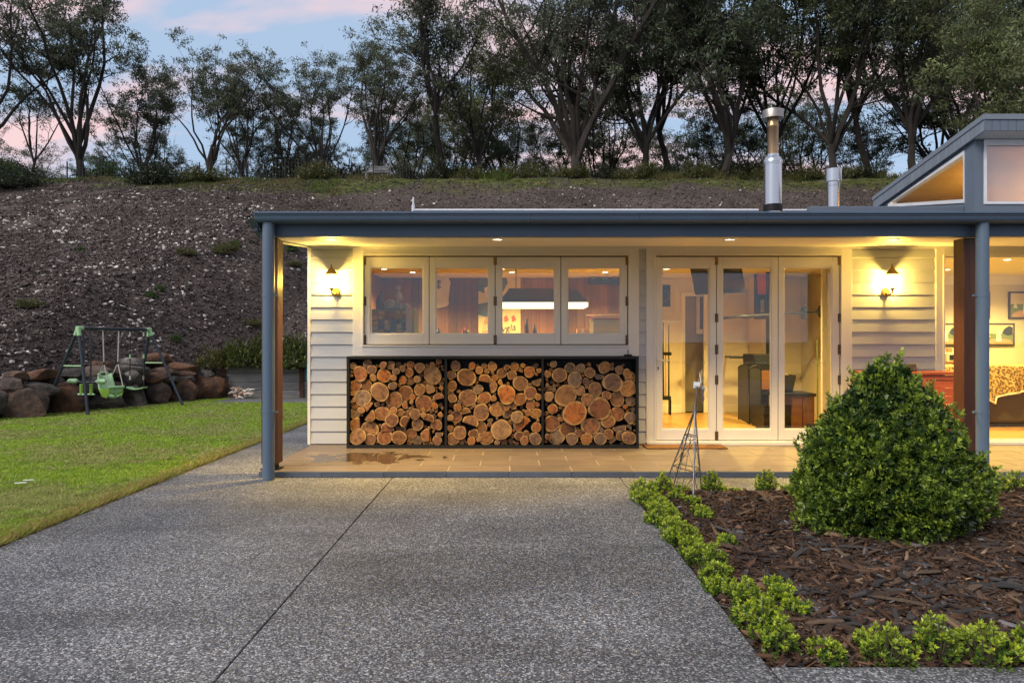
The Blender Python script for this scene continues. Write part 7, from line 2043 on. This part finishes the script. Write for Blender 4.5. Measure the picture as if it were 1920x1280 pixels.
    # older inner leaves, shade inside the bush put into their colour
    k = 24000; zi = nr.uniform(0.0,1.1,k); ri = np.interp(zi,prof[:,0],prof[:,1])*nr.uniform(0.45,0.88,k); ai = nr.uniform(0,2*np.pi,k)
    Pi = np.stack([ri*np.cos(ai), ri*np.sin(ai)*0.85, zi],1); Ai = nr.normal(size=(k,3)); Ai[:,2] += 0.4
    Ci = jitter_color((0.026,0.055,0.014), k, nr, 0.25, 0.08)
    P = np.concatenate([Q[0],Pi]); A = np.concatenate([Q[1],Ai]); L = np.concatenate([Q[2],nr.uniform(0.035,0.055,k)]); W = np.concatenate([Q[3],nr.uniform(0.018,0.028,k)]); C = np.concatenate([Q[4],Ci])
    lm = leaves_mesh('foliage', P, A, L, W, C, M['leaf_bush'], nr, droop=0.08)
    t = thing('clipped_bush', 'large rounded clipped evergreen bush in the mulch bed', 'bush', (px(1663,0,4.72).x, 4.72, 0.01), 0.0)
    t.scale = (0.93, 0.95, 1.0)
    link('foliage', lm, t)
    wd = MB(); R_ = random.Random(3)
    for i in range(60):
        a_ = R_.uniform(0,6.28); zz_ = R_.uniform(0.15,1.1); r_ = float(np.interp(zz_,prof[:,0],prof[:,1]))*R_.uniform(0.7,0.97)
        e = Vector((r_*math.cos(a_), r_*math.sin(a_)*0.85, zz_)); wd.tube([(R_.uniform(-.05,.05),R_.uniform(-.05,.05),-0.05), e*0.5+Vector((0,0,0.05)), e], [0.014,0.009,0.003], 4, caps=False)
    part('stems', wd, M['twig'], t)
clipped_bush()
def border_proto(seed, w, h, shoots):
    nr = np.random.default_rng(seed); a = nr.uniform(0,2*np.pi,shoots); r = np.sqrt(nr.random(shoots))
    top = h*(1-0.55*r**2)*nr.uniform(0.7,1.12,shoots)
    P = np.stack([w*r*np.cos(a), w*r*np.sin(a), top],1); D = np.stack([np.cos(a)*r*0.8,np.sin(a)*r*0.8,np.ones(shoots)],1)
    new = np.clip(nr.uniform(0.45,1.0,shoots),0,1)
    Q1 = rosettes(P, D, 18, 0.027, nr, (0.50,0.60,0.05), (0.10,0.19,0.02), new, 0.95, 0.32)
    # lower leaves
    k = shoots*2; a2 = nr.uniform(0,2*np.pi,k); r2 = np.sqrt(nr.random(k))*0.95; P2 = np.stack([w*r2*np.cos(a2),w*r2*np.sin(a2),nr.uniform(0.01,0.7,k)*h*(1-0.5*r2**2)],1); D2 = np.stack([np.cos(a2)*r2,np.sin(a2)*r2,np.full(k,0.7)],1)
    Q2 = rosettes(P2, D2, 12, 0.027, nr, (0.24,0.36,0.04), (0.06,0.12,0.018), nr.uniform(0.1,0.6,k), 0.95, 0.3)
    P_, A, L, W, C = (np.concatenate([Q1[i],Q2[i]]) for i in range(5))
    P_[:,2] = np.maximum(P_[:,2],0.0)
    wd = MB()
    for i in range(shoots): e = Vector(P[i]); wd.tube([(e.x*0.25,e.y*0.25,-0.03), (e.x*0.7,e.y*0.7,e.z*0.45), e], [0.004,0.003,0.002], 4, caps=False)
    return leaves_mesh('foliage', P_, A, L, W, C, M['leaf_bush'], nr, droop=0.05), wd.mesh('stems', M['twig'])
BP = [border_proto(201,0.13,0.12,34), border_proto(202,0.12,0.095,28), border_proto(203,0.14,0.14,40), border_proto(204,0.09,0.09,20), border_proto(205,0.10,0.18,26)]
def border(x, y, k, s, rot, label, group):
    t = thing('border_plant', label, 'plant', (x,y,bed_z(x,y)), rot, group); t.scale = (s,s,s)
    link('foliage', BP[k][0], t); link('stems', BP[k][1], t)
R = random.Random(12)
y = BED_Y0+0.13; i = 0
while y < BED_Y1-0.04:
    border(BED_X+0.085+R.uniform(-0.03,0.05), y, R.choice([0,1,2,2,0,4,3]), R.uniform(0.68,1.05), R.uniform(0,6.28), 'bright green border plant in the row edging the driveway', 'border plants edging the driveway')
    if R.random() < 0.35: border(BED_X+0.34+R.uniform(-0.04,0.05), y+0.05, 3, R.uniform(0.6,0.95), R.uniform(0,6.28), 'small green border plant set back from the driveway edge', 'small border plants set back from the driveway')
    y += R.uniform(0.12,0.165); i += 1
for (P,Q,k,s) in ((1545,1247,1,0.78),(1655,1243,2,0.92),(1752,1243,4,0.95),(1838,1240,2,1.0),(1925,1236,4,0.9)):
    d = 2.84; border(px(P,0,d).x, d-0.02, k, s, P*0.1, 'bright green border plant along the front kerb of the mulch bed', 'border plants along the front of the bed')
for (P,k,s) in ((1243,4,1.0),(1278,1,0.8),(1333,4,1.0),(1352,3,0.8),(1377,3,0.6),(1437,4,1.05),(1872,4,0.95),(1905,4,1.0),(1480,3,0.9)):
    d = 5.86; border(px(P,0,d).x, d, k, s, P*0.3, 'green border plant along the verandah side of the bed', 'border plants along the verandah')
